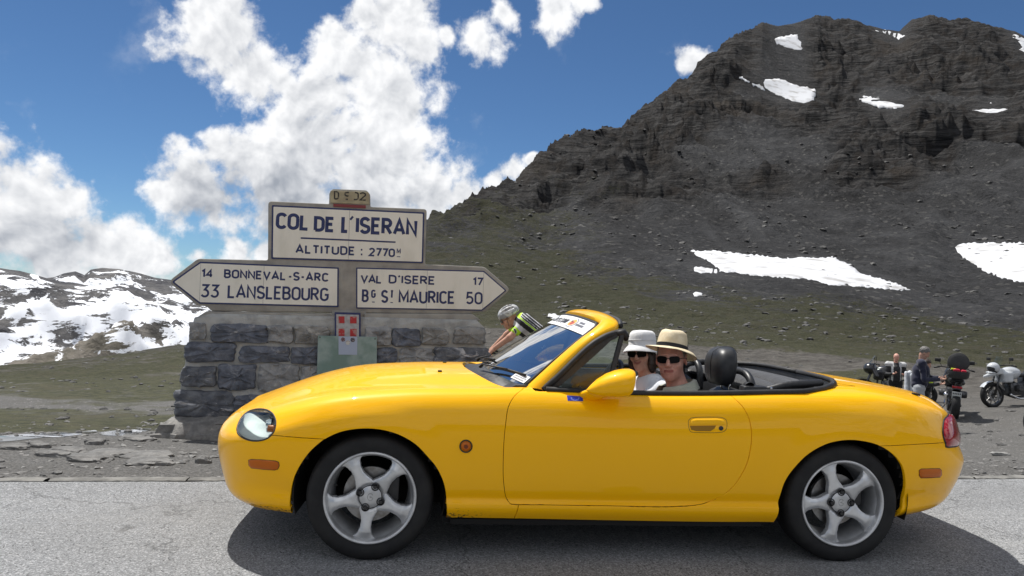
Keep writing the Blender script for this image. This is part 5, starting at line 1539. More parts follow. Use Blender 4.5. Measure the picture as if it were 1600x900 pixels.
def ell(p, c, r, R=None):
    q = p-np.array(c)
    if R is not None: q = q@R
    r = np.array(r, float); k0 = np.linalg.norm(q/r, axis=1); k1 = np.linalg.norm(q/(r*r), axis=1)
    return k0*(k0-1)/np.maximum(k1, 1e-9)
def rbox(p, c, hf, r, R=None):
    q = p-np.array(c)
    if R is not None: q = q@R
    d = np.abs(q)-(np.array(hf)-r)
    return np.linalg.norm(np.maximum(d, 0), axis=1)+np.minimum(d.max(1), 0)-r
def Rz(a): c, s = math.cos(a), math.sin(a); return np.array([[c, -s, 0], [s, c, 0], [0, 0, 1.]])
def Rx(a): c, s = math.cos(a), math.sin(a); return np.array([[1., 0, 0], [0, c, -s], [0, s, c]])
def Ry(a): c, s = math.cos(a), math.sin(a); return np.array([[c, 0, s], [0, 1., 0], [-s, 0, c]])
def head_sdf(p, c, R, s=1., smile=.3, jaw=1., fem=False):
    """face looks along local +y; c = point between the ears at eye height"""
    q = ((p-np.array(c))@R)/s
    x = np.abs(q[:, 0]); m = np.stack([x, q[:, 1], q[:, 2]], -1)
    d = ell(q, (0, -.016, .036), (.073, .093, .083))
    d = smin(d, ell(q, (0, .022, -.030), (.059*jaw, .066, .082)), .030)
    d = smin(d, ell(q, (0, .036, -.084), (.042*jaw, .044, .030)), .022)
    d = smin(d, ell(q, (0, .068, -.100), (.021, .018, .016)), .020)
    d = smin(d, cap(m, (0, .081, .020), (.036, .072, .020), .0125, .010), .012)
    d = smin(d, ell(m, (.040, .058, -.030), (.020, .020, .018)), .022)
    d = smax(d, -ell(m, (.030, .101, .000), (.016, .015, .011)), .012)
    d = smin(d, cap(q, (0, .086, .008), (0, .106, -.028), .0080, .0115), .008)
    d = smin(d, ell(m, (.0115, .099, -.032), (.0085, .010, .0075)), .006)
    z = -.060+smile*.012*(x/.024)**2
    lip = np.sqrt(np.maximum(x-.0215, 0)**2+((q[:, 1]-.0855+.12*x*x/.05)/1.)**2+((q[:, 2]-z-.0035)/.75)**2)-.0062
    lo_ = np.sqrt(np.maximum(x-.017, 0)**2+(q[:, 1]-.0845+.12*x*x/.05)**2+((q[:, 2]-z+.0085)/.85)**2)-.0068
    d = smin(d, ell(q, (0, .060, -.064), (.036, .026, .026)), .018)
    d = smin(d, np.minimum(lip, lo_), .004)
    gr = np.sqrt(np.maximum(x-.027, 0)**2+(q[:, 1]-.0935+.12*x*x/.05)**2+((q[:, 2]-z+.0022)*1.2)**2)-.0036
    d = smax(d, -gr, .0025)
    fold = cap(m, (.017, .094, -.036), (.031, .080, -.060+.0), .0016, .0016); d = smax(d, -fold, .007)
    ear = ell(m, (.076, -.006, -.006), (.009, .019, .031), Rz(-.35)); ear = smax(ear, -ell(m, (.085, -.002, -.004), (.006, .012, .021)), .003)
    d = smin(d, ear, .006)
    return d*s
def hand_sdf(p, w, d, n, s=1., curl=.5, thumb=1):
    """w wrist, d towards the fingers, n palm normal (fingers curl towards n)"""
    d = np.array(d, float)/np.linalg.norm(d); n = np.array(n, float); n = n-d*(n@d); n /= np.linalg.norm(n); t = np.cross(d, n); w = np.array(w, float)
    L = lambda a, b, c: w+(d*a+t*b+n*c)*s
    pc = L(.050, 0, 0); R = np.stack([d, t, n], 1)
    r = rbox(p, pc, np.array((.046, .040, .014))*s, .013*s, R)
    for k, (b, ln) in enumerate(((-.031, .068), (-.011, .078), (.010, .073), (.030, .056))):
        a0 = L(.088, b, 0); q = curl; 
        a1 = a0+(d*math.cos(q*.5)+n*math.sin(q*.5))*ln*.45*s; a2 = a1+(d*math.cos(q*1.5)+n*math.sin(q*1.5))*ln*.32*s; a3 = a2+(d*math.cos(q*2.3)+n*math.sin(q*2.3))*ln*.24*s
        f = np.minimum(np.minimum(cap(p, a0, a1, .0095*s, .0088*s), cap(p, a1, a2, .0086*s, .0078*s)), cap(p, a2, a3, .0078*s, .0068*s)); r = smin(r, f, .005*s)
    b0 = L(.022, -.034*thumb, .006); b1 = L(.052, -.056*thumb, .020); b2 = L(.082, -.056*thumb, .036)
    return smin(r, np.minimum(cap(p, b0, b1, .013*s, .011*s), cap(p, b1, b2, .010*s, .008*s)), .008*s)
def skin_mat(name, c, c2):
    m = M(name, c, .5, c2=c2, scale=28, detail=5, bump=.25, bscale=260, bdist=.0006, spec=.4)
    t, b = mtree(m); src = b.inputs['Base Color'].links[0].from_socket
    t.link(t.mix(t.n('ShaderNodeAttribute', attribute_name='lip').outputs['Fac'], src, (c[0]*.62, c[1]*.40, c[2]*.42)), b.inputs['Base Color'])
    b.inputs['Subsurface Weight'].default_value = .12; b.inputs['Subsurface Radius'].default_value = (.012, .005, .003); b.inputs['Subsurface Scale'].default_value = .6
    return m
def cloth(name, c, c2, fold=.5, scale=7, weave=500):
    m = M(name, c, .85, c2=c2, scale=scale, detail=4, sheen=.2, spec=.25); t, b = mtree(m)
    pos = t.n('ShaderNodeTexCoord').outputs['Object']
    bn = t.n('ShaderNodeBump'); bn.inputs['Strength'].default_value = fold; bn.inputs['Distance'].default_value = .012
    wv_ = t.noise(t.mapping(pos, scale=(1., 1., .35), rot=(.5, .3, .2)), 16., 3, .5, .8)
    t.link(t.m('ADD', wv_, t.m('MULTIPLY', t.noise(pos, weave, 1, .5), .06)), bn.inputs['Height']); t.link(bn.outputs[0], b.inputs['Normal'])
    return m
MSK = skin_mat('sun-reddened skin', (.56, .29, .22), (.66, .36, .28))
MSK2 = skin_mat('tanned skin', (.50, .27, .19), (.60, .34, .245))
MSK3 = skin_mat('pale skin', (.40, .23, .17), (.46, .28, .21))
MHAIR = M('dark hair', (.022, .014, .010), .45, c2=(.05, .03, .02), scale=40, bump=.8, bscale=90, bdist=.004)
MGREY = M('grey hair', (.09, .085, .08), .6, c2=(.20, .19, .18), scale=60, bump=.8, bscale=90, bdist=.004)
MLENS = M('dark lens', (.006, .006, .007), .10, spec=.25)
def sdf_obj(name, f, lo, hi, h, mat, parent, smooth_it=1):
    V, F = snet(f, lo, hi, h)
    o = np_mesh(name, V, F, mat, parent)
    return o
def car_local(px, py, y):
    """(x,z) in the car's own frame of a spot measured in the photograph, at lateral position y"""
    d = ray(px, py); c, s = math.cos(CYAW), math.sin(CYAW)
    ox, oy = c*(-CX0)+s*(-CY0), s*CX0-c*CY0
    dx, dy = c*d[0]+s*d[1], -s*d[0]+c*d[1]
    t = (y-oy)/dy; return np.array([ox+t*dx, y, EYE+t*d[2]])
def seated(name, label, hc, fyaw, fpitch, froll, hip, sk, hs=1., smile=.3, jaw=1., wheel=None, shirt=None, arms=None, neck_off=(.02, 0, -.0)):
    """a seated figure in the car's frame; hc head centre, face yaw measured from local -x (car forward) towards the camera side"""
    root = thing(name, label, 'person', (CX0, CY0, 0), CYAW)
    # local face direction
    R = Rz(fyaw)@Rx(fpitch)@Ry(froll)
    hc = np.array(hc); hip = np.array(hip)
    nb = hc+np.array([.045, 0, -.165])*hs          # neck base
    ch = nb+np.array([.035, 0, -.13]); sh = nb+np.array([.030, 0, -.050])
    w_ = .185*hs
    shl = [sh+np.array([0, sg*w_, -.015]) for sg in (-1, 1)]
    el = arms[0]; wr_ = arms[1]
    def torso(p, g=0.):
        d = ell(p, lerp(ch, hip, .12), (.115+g, .175*hs+g, .17))
        d = smin(d, ell(p, lerp(ch, hip, .75), (.115+g, .155+g, .18)), .08)
        for k in range(2): d = smin(d, cap(p, nb+np.array([.01, (k*2-1)*.03, -.02]), shl[k], .050+g, .056+g), .05)
        return d
    def sleeves(p, g=0., t=.62):
        d = 9.
        for k in range(2):
            e_ = shl[k]+(np.array(el[k])-shl[k])*t
            c_ = cap(p, shl[k], e_, .052+g, (.044+g)); d = c_ if k == 0 else np.minimum(d, c_)
        return d
    def body(p):
        d = head_sdf(p, hc, R, hs, smile, jaw)
        d = smin(d, cap(p, hc+R@np.array([0, -.02, -.06])*hs, nb, .052*hs, .056*hs), .025)
        d = smin(d, torso(p, -.012), .03)
        for k in range(2):
            d = smin(d, cap(p, shl[k], el[k], .044, .036), .03); d = smin(d, cap(p, el[k], wr_[k], .036, .026), .02)
            dn = np.array(wr_[k])-np.array(el[k]); dn /= np.linalg.norm(dn)
            d = smin(d, hand_sdf(p, wr_[k], dn*.6+np.array([-.3, 0, -.5]), (-.4, 0, -.6), .95, 1.0, 1 if k else -1), .015)
        for sg in (-1, 1):
            kn = hip+np.array([-.42, sg*.11, .12]); an = kn+np.array([-.34, -sg*.02, -.30])
            d = smin(d, cap(p, hip+np.array([-.02, sg*.09, 0]), kn, .085, .060), .04); d = smin(d, cap(p, kn, an, .055, .038), .02)
            d = smin(d, cap(p, an+np.array([0, 0, -.03]), an+np.array([-.15, 0, -.01]), .038, .030), .02)
        return d
    allp = np.array([hc+.16, hc-.16, hip+.2, hip-np.array([.95, .25, .3])]+[np.array(q)+.12 for q in wr_]+[np.array(q)-.14 for q in wr_]+[np.array(s_)+.1 for s_ in shl]+[np.array(s_)-.1 for s_ in shl])
    lo, hi = allp.min(0)-.02, allp.max(0)+.02
    # fine head, coarser remainder are evaluated on one grid so that the skin stays continuous
    V, F = snet(body, lo, hi, .0045)
    q_ = ((V-hc)@R)/hs; xq = np.abs(q_[:, 0]); zq = -.060+smile*.012*(xq/.024)**2-.002
    lipm = sm(.0090, .0055, np.abs(q_[:, 2]-zq))*sm(.029, .022, xq)*(q_[:, 1] > .07)
    shd = sm(.05, .02, np.abs(q_[:, 2]+.092))*.35*(q_[:, 1] > .03)*(np.abs(q_[:, 2]+.07) < .05) if hs == 1. else 0*xq
    np_mesh('body', V, F, sk, root, attrs={'lip': np.maximum(lipm, shd*.5)})
    return root, dict(R=R, hc=hc, nb=nb, sh=sh, shl=shl, torso=torso, sleeves=sleeves, el=el, wr=wr_, hip=hip)
def shirt_obj(name, root, B, mat, g=.012, sleeve=.62, neck=.062, open_v=True, h=.006, collar=None):
    nb = B['nb']; R = B['R']
    def f(p):
        d = smin(B['torso'](p, g-.004), B['sleeves'](p, g, sleeve), .03)
        rip = fbm(p*np.array([9, 9, 5.]), 2)*.0040+.0022*np.sin(p[:, 2]*50+5*pnoise(p*9)); d = d+rip*np.clip((nb[2]-.03-p[:, 2])/.05, 0, 1)
        inner = np.minimum(B['torso'](p, g-.014), B['sleeves'](p, g-.010, sleeve+.2))
        nk = cap(p, nb+np.array([.02, 0, -.03]), nb+np.array([-.02, 0, .12]), neck*.92, neck*1.15)
        d = smax(d, -nk, .006)
        return smax(d, p[:, 2]*-1+(B['hip'][2]-.08), .01)
    P = np.array(B['shl']+[B['hip']+.22, B['hip']-.22, nb+.06]+[np.array(B['shl'][k])+(np.array(B['el'][k])-B['shl'][k])*min(sleeve+.2, 1) for k in (0, 1)])
    o = sdf_obj(name, f, P.min(0)-.1, P.max(0)+.1, h, mat, root)
    return o
def sheet_collar(name, root, B, mat, size=.05, spread=.9):
    """two turned-down collar leaves round the neck"""
    nb = B['nb']; mb = MB()
    for sg in (-1, 1):
        V = []; n = 10
        for i in range(n+1):
            a = lerp(math.pi*.02, math.pi*.86, i/n)       # from the nape round to the throat
            cx_ = nb[0]+.004+.072*math.cos(a); cy_ = nb[1]+sg*.068*math.sin(a); cz_ = nb[2]+.030+.022*math.cos(a)
            fl = size*(.75+.55*(i/n)**3); ox = .034*math.cos(a)-(.038*(i/n)**3); oy = sg*.046*math.sin(a)+sg*.012*(i/n)**4
            V += [(cx_-.003, cy_, cz_+.006), (cx_+ox*.5, cy_+oy*.5, cz_+.004), (cx_+ox, cy_+oy, cz_-fl*.75), (cx_+ox*.6, cy_+oy*.8, cz_-fl*.75-.002), (cx_+ox*.1, cy_+oy*.2, cz_-.01)]
        F = [(i*5+k, i*5+(k+1) % 5, (i+1)*5+(k+1) % 5, (i+1)*5+k) for i in range(n) for k in range(5)]
        mb.add(V, F)
    return mb.build(name, mat, root, 50)
def sunglasses(root, B, hs, wrap=False, zoff=0., mat=None):
    R, hc = B['R'], B['hc']
    mb = MB()
    for sg in (-1, 1):
        for q in range(1):
            V = []; n = 20; w2, h2 = (.027, .0185) if not wrap else (.031, .0195)
            for lay in (0, 1):
                for k in range(n):
                    a = 2*math.pi*k/n; cx_ = np.sign(math.cos(a))*abs(math.cos(a))**.62*w2; cz_ = np.sign(math.sin(a))*abs(math.sin(a))**.62*h2
                    x = sg*.0325+cx_; y = .0985-.55*(abs(x)/.07)**2*.022-(.004 if lay else 0)
                    V.append(hc+R@np.array([x, y, .000+zoff+cz_-.002*(cx_*sg < 0)])*hs)
            F = [tuple(range(n)), tuple(range(n, 2*n))[::-1]]+[(k, (k+1) % n, n+(k+1) % n, n+k) for k in range(n)]
            mb.add(V, F)
    g = mb.build('sunglasses', mat or MLENS, root, 40)
    mb = MB()
    P = lambda x, y, z: tuple(hc+R@np.array([x, y, z+zoff])*hs)
    mb.tube([P(-.007, .100, .004), P(0, .1025, .007), P(.007, .100, .004)], .0020, 6)
    for sg in (-1, 1): mb.tube([P(sg*.060, .082, .006), P(sg*.071, .070, .006), P(sg*.079, .02, .002), P(sg*.080, -.01, -.002)], .0022, 6)
    mb.build('spectacle_arm', MBLK, g, True)
    return g

# ---- the driver
hcD = car_local(1049, 560, -.36)
drv, BD = seated('person', 'man at the wheel of the yellow roadster in a cream panama hat and dark sunglasses', hcD, rad(152), rad(0), rad(3), (hcD[0]+.10, -.375, .46), MSK, 1.0, .12, 1.06,
    arms=([(hcD[0]-.06, -.62, .66), (hcD[0]-.08, -.14, .64)], [(hcD[0]-.30, -.55, .73), (hcD[0]-.30, -.21, .73)]))
MSH1 = cloth('pale olive shirt cotton', (.46, .47, .38), (.37, .38, .31), .55)
shirt_obj('shirt', drv, BD, MSH1)
sheet_collar('collar', drv, BD, MSH1, .060)
sunglasses(drv, BD, 1.0)
hr_ = sdf_obj('hair', lambda p: smax(ell((p-BD['hc'])@BD['R'], (0, -.020, .030), (.0775, .095, .085)), -ell((p-BD['hc'])@BD['R'], (0, .075, -.03), (.085, .085, .13)), .006), BD['hc']-.13, BD['hc']+.13, .006, MGREY, drv)

def hat(name, c, R, crown, brim, mat, parent, band=None, pinch=0., droop=0., wave=0., side=0.):
    """crown: list of (rx, ry, z); brim: list of (r_scale, z) outward; local frame of the head"""
    n = 48; V = []; rings = []
    for (rx, ry, z) in brim+crown:
        ring = []
        for k in range(n):
            a = 2*math.pi*k/n; x = rx*math.cos(a); y = ry*math.sin(a); zz = z
            if (rx, ry, z) in brim:
                f = (rx-brim[-1][0])/(brim[0][0]-brim[-1][0]+1e-9)
                zz += wave*f*math.cos(2*a)+droop*f*f-side*f*f*max(0, math.cos(a-rad(205)))
            elif pinch:
                f = max(0, (z-crown[0][2])/(crown[-1][2]-crown[0][2]))
                pf = math.exp(-((a-math.pi/2-.55)**2)/.12)+math.exp(-((a-math.pi/2+.55)**2)/.12)
                x *= 1-pinch*pf*f; y *= 1-pinch*.5*pf*f; zz -= pinch*.10*f*f*math.exp(-(x/.035)**2)*(1 if y > -.07 else .5)
            ring.append(np.array([x, y, zz]))
        rings.append(ring)
    for ring in rings:
        for q in ring: V.append(c+R@q)
    m = len(rings); F = [(i*n+k, i*n+(k+1) % n, (i+1)*n+(k+1) % n, (i+1)*n+k) for i in range(m-1) for k in range(n)]
    top = c+R@np.array([0, 0, crown[-1][2]-pinch*.10]); V.append(top); t_ = len(V)-1
    F += [((m-1)*n+k, (m-1)*n+(k+1) % n, t_) for k in range(n)]
    o = mesh(name, np.array(V), F, mat, parent)
    sol = bmesh.new(); sol.from_mesh(o.data); bmesh.ops.recalc_face_normals(sol, faces=sol.faces[:]); bmesh.ops.solidify(sol, geom=sol.faces[:], thickness=.0022); sol.to_mesh(o.data); sol.free(); o.data.shade_smooth()
    return o
def straw():
    m = M('panama straw', (.74, .64, .45), .7, c2=(.66, .55, .36), scale=30, spec=.3); t, b = mtree(m)
    pos = t.n('ShaderNodeTexCoord').outputs['Object']
    wv_ = t.n('ShaderNodeTexBrick'); 
    bn = t.n('ShaderNodeBump'); bn.inputs['Strength'].default_value = .5; bn.inputs['Distance'].default_value = .001
    t.link(t.vor(t.mapping(pos, rot=(.6, .6, 0)), 260., rnd=.25), bn.inputs['Height']); t.link(bn.outputs[0], b.inputs['Normal'])
    b.inputs['Subsurface Weight'].default_value = 0.
    return m
MSTR = straw()
RH = BD['R']@Rx(rad(11))@Ry(rad(-7)); cH = BD['hc']+BD['R']@np.array([0, -.012, .048])
ph = hat('panama_hat', cH, RH, [(.0800, .1000, .004), (.0795, .0990, .028), (.0765, .0955, .055), (.0715, .0900, .078), (.0640, .0820, .094), (.0480, .0640, .104), (.025, .035, .105)],
         [(.1390, .1560, -.004), (.1340, .1510, -.0025), (.118, .136, .000), (.100, .118, .002), (.0845, .1040, .002)], MSTR, drv, pinch=.09, droop=-.004, wave=.006, side=.030)
mb = MB(); n = 40
V = [cH+RH@np.array([rx*math.cos(a)*1.012, ry*math.sin(a)*1.012, z]) for (rx, ry, z) in ((.0805, .1006, .004), (.0800, .0996, .016), (.0797, .0992, .024)) for a in [2*math.pi*k/n for k in range(n)]]
mb.add(V, [(i*n+k, i*n+(k+1) % n, (i+1)*n+(k+1) % n, (i+1)*n+k) for i in range(2) for k in range(n)]); mb.build('hat_band', M('black ribbon', (.010, .010, .012), .6), ph, True)

# ---- the passenger
hcP = car_local(1003, 552, .36)
psg, BPz = seated('person', 'smiling woman in the passenger seat wearing a white bucket hat and large sunglasses', hcP, rad(143), rad(0), rad(4), (hcP[0]+.08, .375, .46), MSK2, .94, .9, .92,
    arms=([(hcP[0]-.02, .17, .62), (hcP[0]-.04, .60, .62)], [(hcP[0]-.26, .26, .56), (hcP[0]-.26, .50, .56)]))
MSH2 = cloth('white jersey', (.82, .84, .87), (.72, .74, .78), .9, 5)
shirt_obj('shirt', psg, BPz, MSH2, .014, .98, .060)
sunglasses(psg, BPz, .98, True)
sdf_obj('hair', lambda p: smax(np.minimum(ell(((p-BPz['hc'])@BPz['R']), (0, -.020, .020), (.078, .098, .085)), smin(ell(((p-BPz['hc'])@BPz['R']), (.062, -.01, -.05), (.026, .052, .075)), smin(ell(((p-BPz['hc'])@BPz['R']), (-.062, -.01, -.05), (.026, .052, .075)), ell(((p-BPz['hc'])@BPz['R']), (0, -.065, -.04), (.062, .04, .085)), .02), .02))+.006*fbm(p*40, 2), -ell(((p-BPz['hc'])@BPz['R']), (0, .085, -.035), (.062, .085, .13)), .006), BPz['hc']-.16, BPz['hc']+.14, .0055, MHAIR, psg)
MWH = cloth('white cotton hat', (.78, .78, .77), (.70, .70, .70), .5, 8)
RP_ = BPz['R']@Rx(rad(4)); cP = BPz['hc']+BPz['R']@np.array([0, -.012, .040])
bh = hat('bucket_hat', cP, RP_, [(.0840, .1030, .010), (.0835, .1020, .035), (.0805, .0985, .065), (.0740, .0910, .088), (.0600, .0760, .100), (.030, .040, .104)],
         [(.1200, .1380, -.030), (.1185, .1365, -.026), (.1090, .1270, -.014), (.0970, .1160, -.002), (.0855, .1050, .008)], MWH, psg, droop=-.004, wave=-.004)
mb = MB()
for rz in (.010, .040): mb.tube([tuple(cP+RP_@np.array([.0845*math.cos(a), .1035*math.sin(a), rz])) for a in np.linspace(0, 2*math.pi, 41)[:-1]], .0016, 5, closed=True)
mb.build('hat_seam', MWH, bh, True)
mb = MB(); nbp = BPz['nb']; mb.tube([tuple(nbp+np.array(q)) for q in ((-.03, -.09, -.005), (-.05, -.10, -.06), (-.085, -.08, -.14), (-.11, -.03, -.24))], .017, 6, flat=.15); mb.build('strap', M('grey strap', (.16, .17, .19), .7), psg, True)
# ================================================================== THE STONE SIGNPOST
SG_ROLL, SG_YAW, SG_D = -.0095, .1975, 7.15
_d0 = ray(530, 450); SG_O = _d0/_d0[1]*SG_D      # a point on the sign's face (world), minus the eye height
_ux = np.array([math.cos(SG_YAW), math.sin(SG_YAW), 0]); _nz = np.array([math.sin(SG_YAW), -math.cos(SG_YAW), 0]); _uz = np.array([0, 0, 1.])
_c, _s = math.cos(SG_ROLL), math.sin(SG_ROLL); _ux, _uz = _c*_ux-_s*_uz*1., _s*_ux+_c*_uz
def sgl(px, py, off=0.):
    """point of the photograph -> (u, v) on the sign's face plane (off metres in front of it)"""
    d = ray(px, py); o = -SG_O-_nz*off+np.array([0, 0, 0.])
    t = -(o@_nz)/(d@_nz); q = d*t-SG_O-_nz*off
    return float(q@_ux), float(q@_uz)
SGW = Matrix([[_ux[0], -_nz[0], _uz[0], SG_O[0]], [_ux[1], -_nz[1], _uz[1], SG_O[1]], [_ux[2], -_nz[2], _uz[2], SG_O[2]+EYE], [0, 0, 0, 1]])
sign = thing('signpost', 'concrete and stone mountain-pass signpost with two arrow boards and a name board above', 'signpost')
sign.matrix_world = SGW        # local: x along the face, y back, z up
MCON = M('weathered concrete', (.36, .345, .31), .9, c2=(.25, .24, .22), scale=4, detail=8, lo=.38, hi=.66, bump=.6, bscale=60, bdist=.004, spec=.2)
def enamel():
    m = M('cream enamelled lava', (.47, .45, .385), .42, spec=.5); t, b = mtree(m)
    pos = t.n('ShaderNodeTexCoord').outputs['Object']
    v = t.vor(pos, 85., rnd=1.); sp = t.mr(v, .05, .13, 1., 0.)
    sel = t.mr(t.noise(pos, 22., 3, .6), .52, .60)
    dirt = t.noise(t.mapping(pos, scale=(1.6, 1, .6)), 3.2, 6, .65)
    c = t.mix(t.mr(dirt, .42, .75, 0., .6), (.78, .76, .68), (.62, .60, .51))
    c = t.mix(t.m('MULTIPLY', t.m('MULTIPLY', sp, sel), .8), c, (.06, .05, .035))
    t.link(c, b.inputs['Base Color'])
    return m
MEN = enamel()
MNAVY = M('navy enamel', (.018, .030, .115), .45, c2=(.035, .05, .14), scale=70, detail=3, lo=.55, hi=.62)
MYEL = M('faded yellow enamel', (.42, .38, .25), .5, c2=(.30, .26, .17), scale=10, detail=6)
MINKB = M('worn black lettering', (.03, .028, .025), .6, c2=(.16, .14, .10), scale=60, lo=.52, hi=.60)
def prism_uv(name, P, y0, y1, mat, parent, bev=.0, smooth=False):
    """P outline in face coordinates, from depth y0 (front, may be negative) to y1"""
    bm = bmesh.new(); vs = [bm.verts.new((u, y1, v)) for u, v in P]; f = bm.faces.new(vs)
    r_ = bmesh.ops.extrude_face_region(bm, geom=[f])
    for v in r_['geom']:
        if isinstance(v, bmesh.types.BMVert): v.co.y = y0
    bmesh.ops.recalc_face_normals(bm, faces=bm.faces[:])
    if bev:
        ed = [e for e in bm.edges if abs(e.verts[0].co.y-y0) < 1e-6 and abs(e.verts[1].co.y-y0) < 1e-6]
        bmesh.ops.bevel(bm, geom=ed, offset=bev, segments=3, profile=.5, affect='EDGES')
    me = bpy.data.meshes.new(name); bm.to_mesh(me); bm.free(); me.materials.append(mat)
    if smooth: me.shade_smooth(); me.set_sharp_from_angle(angle=rad(40))
    return link(name, me, parent)
def rnd_poly(P, r, seg=5):
    out = []; n = len(P)
    for i in range(n):
        p = np.array(P[i], float); a = np.array(P[i-1], float)-p; b = np.array(P[(i+1) % n], float)-p; la, lb = np.linalg.norm(a), np.linalg.norm(b)
        rr = r[i] if hasattr(r, '__len__') else r; k = min(rr, la*.45, lb*.45)
        if k < 1e-5: out.append(tuple(p)); continue
        p0, p1 = p+a/la*k, p+b/lb*k
        for j in range(seg+1):
            t = j/seg; out.append(tuple((1-t)**2*p0+2*t*(1-t)*p+t*t*p1))
    return out
S_ = lambda L, off=0.: [sgl(x, y, off) for x, y in L]
# concrete frame in one slab: name board block, two arrows, stem
outl = S_([(419, 314), (514, 318.5), (514.5, 302), (519, 295), (573, 297), (578.5, 304), (579, 323), (667, 326.5), (664.5, 413), (757, 417), (798, 452), (759, 487), (738, 489), (734, 491), (330, 486), (322, 478), (309, 478), (262, 440), (309, 404), (418.5, 406.5)])
outl = rnd_poly(outl, [.035, .01, .01, .02, .02, .01, .01, .035, .015, .03, .05, .03, .02, .02, .02, .03, .03, .06, .03, .02])
prism_uv('concrete_frame', outl, 0, .17, MCON, sign, .010, True)
# ledge above the stonework
mb = MB()
l0, l1 = sgl(330, 486, .02), sgl(742, 493, .02)
lb = sgl(522, 497)[1]
prism_uv('concrete_ledge', S_([(322, 486.5), (525, 491), (525, 499), (310, 494)], .03), -.035, .20, MCON, sign, .012, True)
prism_uv('concrete_ledge', S_([(569, 489.5), (738, 490.5), (752, 501), (569, 502)], .03), -.035, .20, MCON, sign, .012, True)
prism_uv('concrete_stem', S_([(519, 485), (572, 486), (574, 560), (516, 560)]), -.012, .17, MCON, sign, .006, True)
def board(name, P, ang_r, bord=.012, th=.006, tiles=(), arrow=None):
    """enamel board: navy border plate, cream face just proud of it"""
    P = S_(P); base = prism_uv('border_plate', rnd_poly(P, ang_r), -.004, .004, MNAVY, None)
    return base
def inset(P, d):
    n = len(P); out = []
    A = sum(P[i][0]*P[(i+1) % n][1]-P[(i+1) % n][0]*P[i][1] for i in range(n)); sgn = 1 if A > 0 else -1
    for i in range(n):
        p = np.array(P[i]); a = p-np.array(P[i-1]); b = np.array(P[(i+1) % n])-p
        na = np.array([-a[1], a[0]])/np.linalg.norm(a)*sgn; nb_ = np.array([-b[1], b[0]])/np.linalg.norm(b)*sgn
        m_ = (na+nb_); m_ /= np.linalg.norm(m_); out.append(tuple(p+m_*d/max(m_@na, .3)))
    return out
def plaque(name, Ppx, r, bd, joints, mat=MEN, label=None):
    """a board: part > border plate; its tiles are parts too, split at the vertical joints (px)"""
    P = S_(Ppx)
    b_ = prism_uv(name, rnd_poly(P, r), -.006, .006, MNAVY, sign)
    Q = inset(P, bd); us = sorted([sgl(x, (Ppx[0][1]+Ppx[-1][1])/2)[0] for x in joints])
    # clip the inner polygon by vertical strips
    def clip(poly, k, sgn):
        out = []
        for i in range(len(poly)):
            a, c = poly[i], poly[(i+1) % len(poly)]; da, dc = (a[0]-k)*sgn, (c[0]-k)*sgn
            if da >= 0: out.append(a)
            if da*dc < 0: t = da/(da-dc); out.append((a[0]+(c[0]-a[0])*t, a[1]+(c[1]-a[1])*t))
        return out
    lims = [-1e9]+us+[1e9]
    QR = rnd_poly(Q, r*.75 if not hasattr(r, '__len__') else [k*.6 for k in r])
    for a, c in zip(lims[:-1], lims[1:]):
        T = QR
        if a > -1e8: T = clip(T, a+.0012, 1)
        if c < 1e8: T = clip(T, c-.0012, -1)
        prism_uv('enamel_tile', T, -.0105, 0., mat, b_)
    return b_
nb_ = plaque('name_board', [(425, 320.5), (663, 332), (661, 411.5), (424, 404.5)], .012, .015, [545.5])
lb_ = plaque('arrow_board', [(268.5, 440.5), (313, 409), (529.5, 418), (529, 480), (312, 474.5)], [.02, .004, .006, .006, .004], .014, [312.5, 411.5])
rb_ = plaque('arrow_board', [(556.5, 418), (756, 423.2), (791.5, 454), (753, 485.5), (556.5, 482)], [.006, .004, .02, .004, .006], .012, [666.8, 755])
prism_uv('road_number_plate', rnd_poly(S_([(516, 297.5), (576.5, 300), (577.5, 319.5), (516, 317)]), [.02, .02, .004, .004]), -.008, .004, MYEL, sign, .003)
prism_uv('red_strip', S_([(521, 318.5), (571.5, 321), (571.5, 325.5), (521, 323)]), -.0115, -.004, M('faded red enamel', (.20, .035, .04), .5), sign)
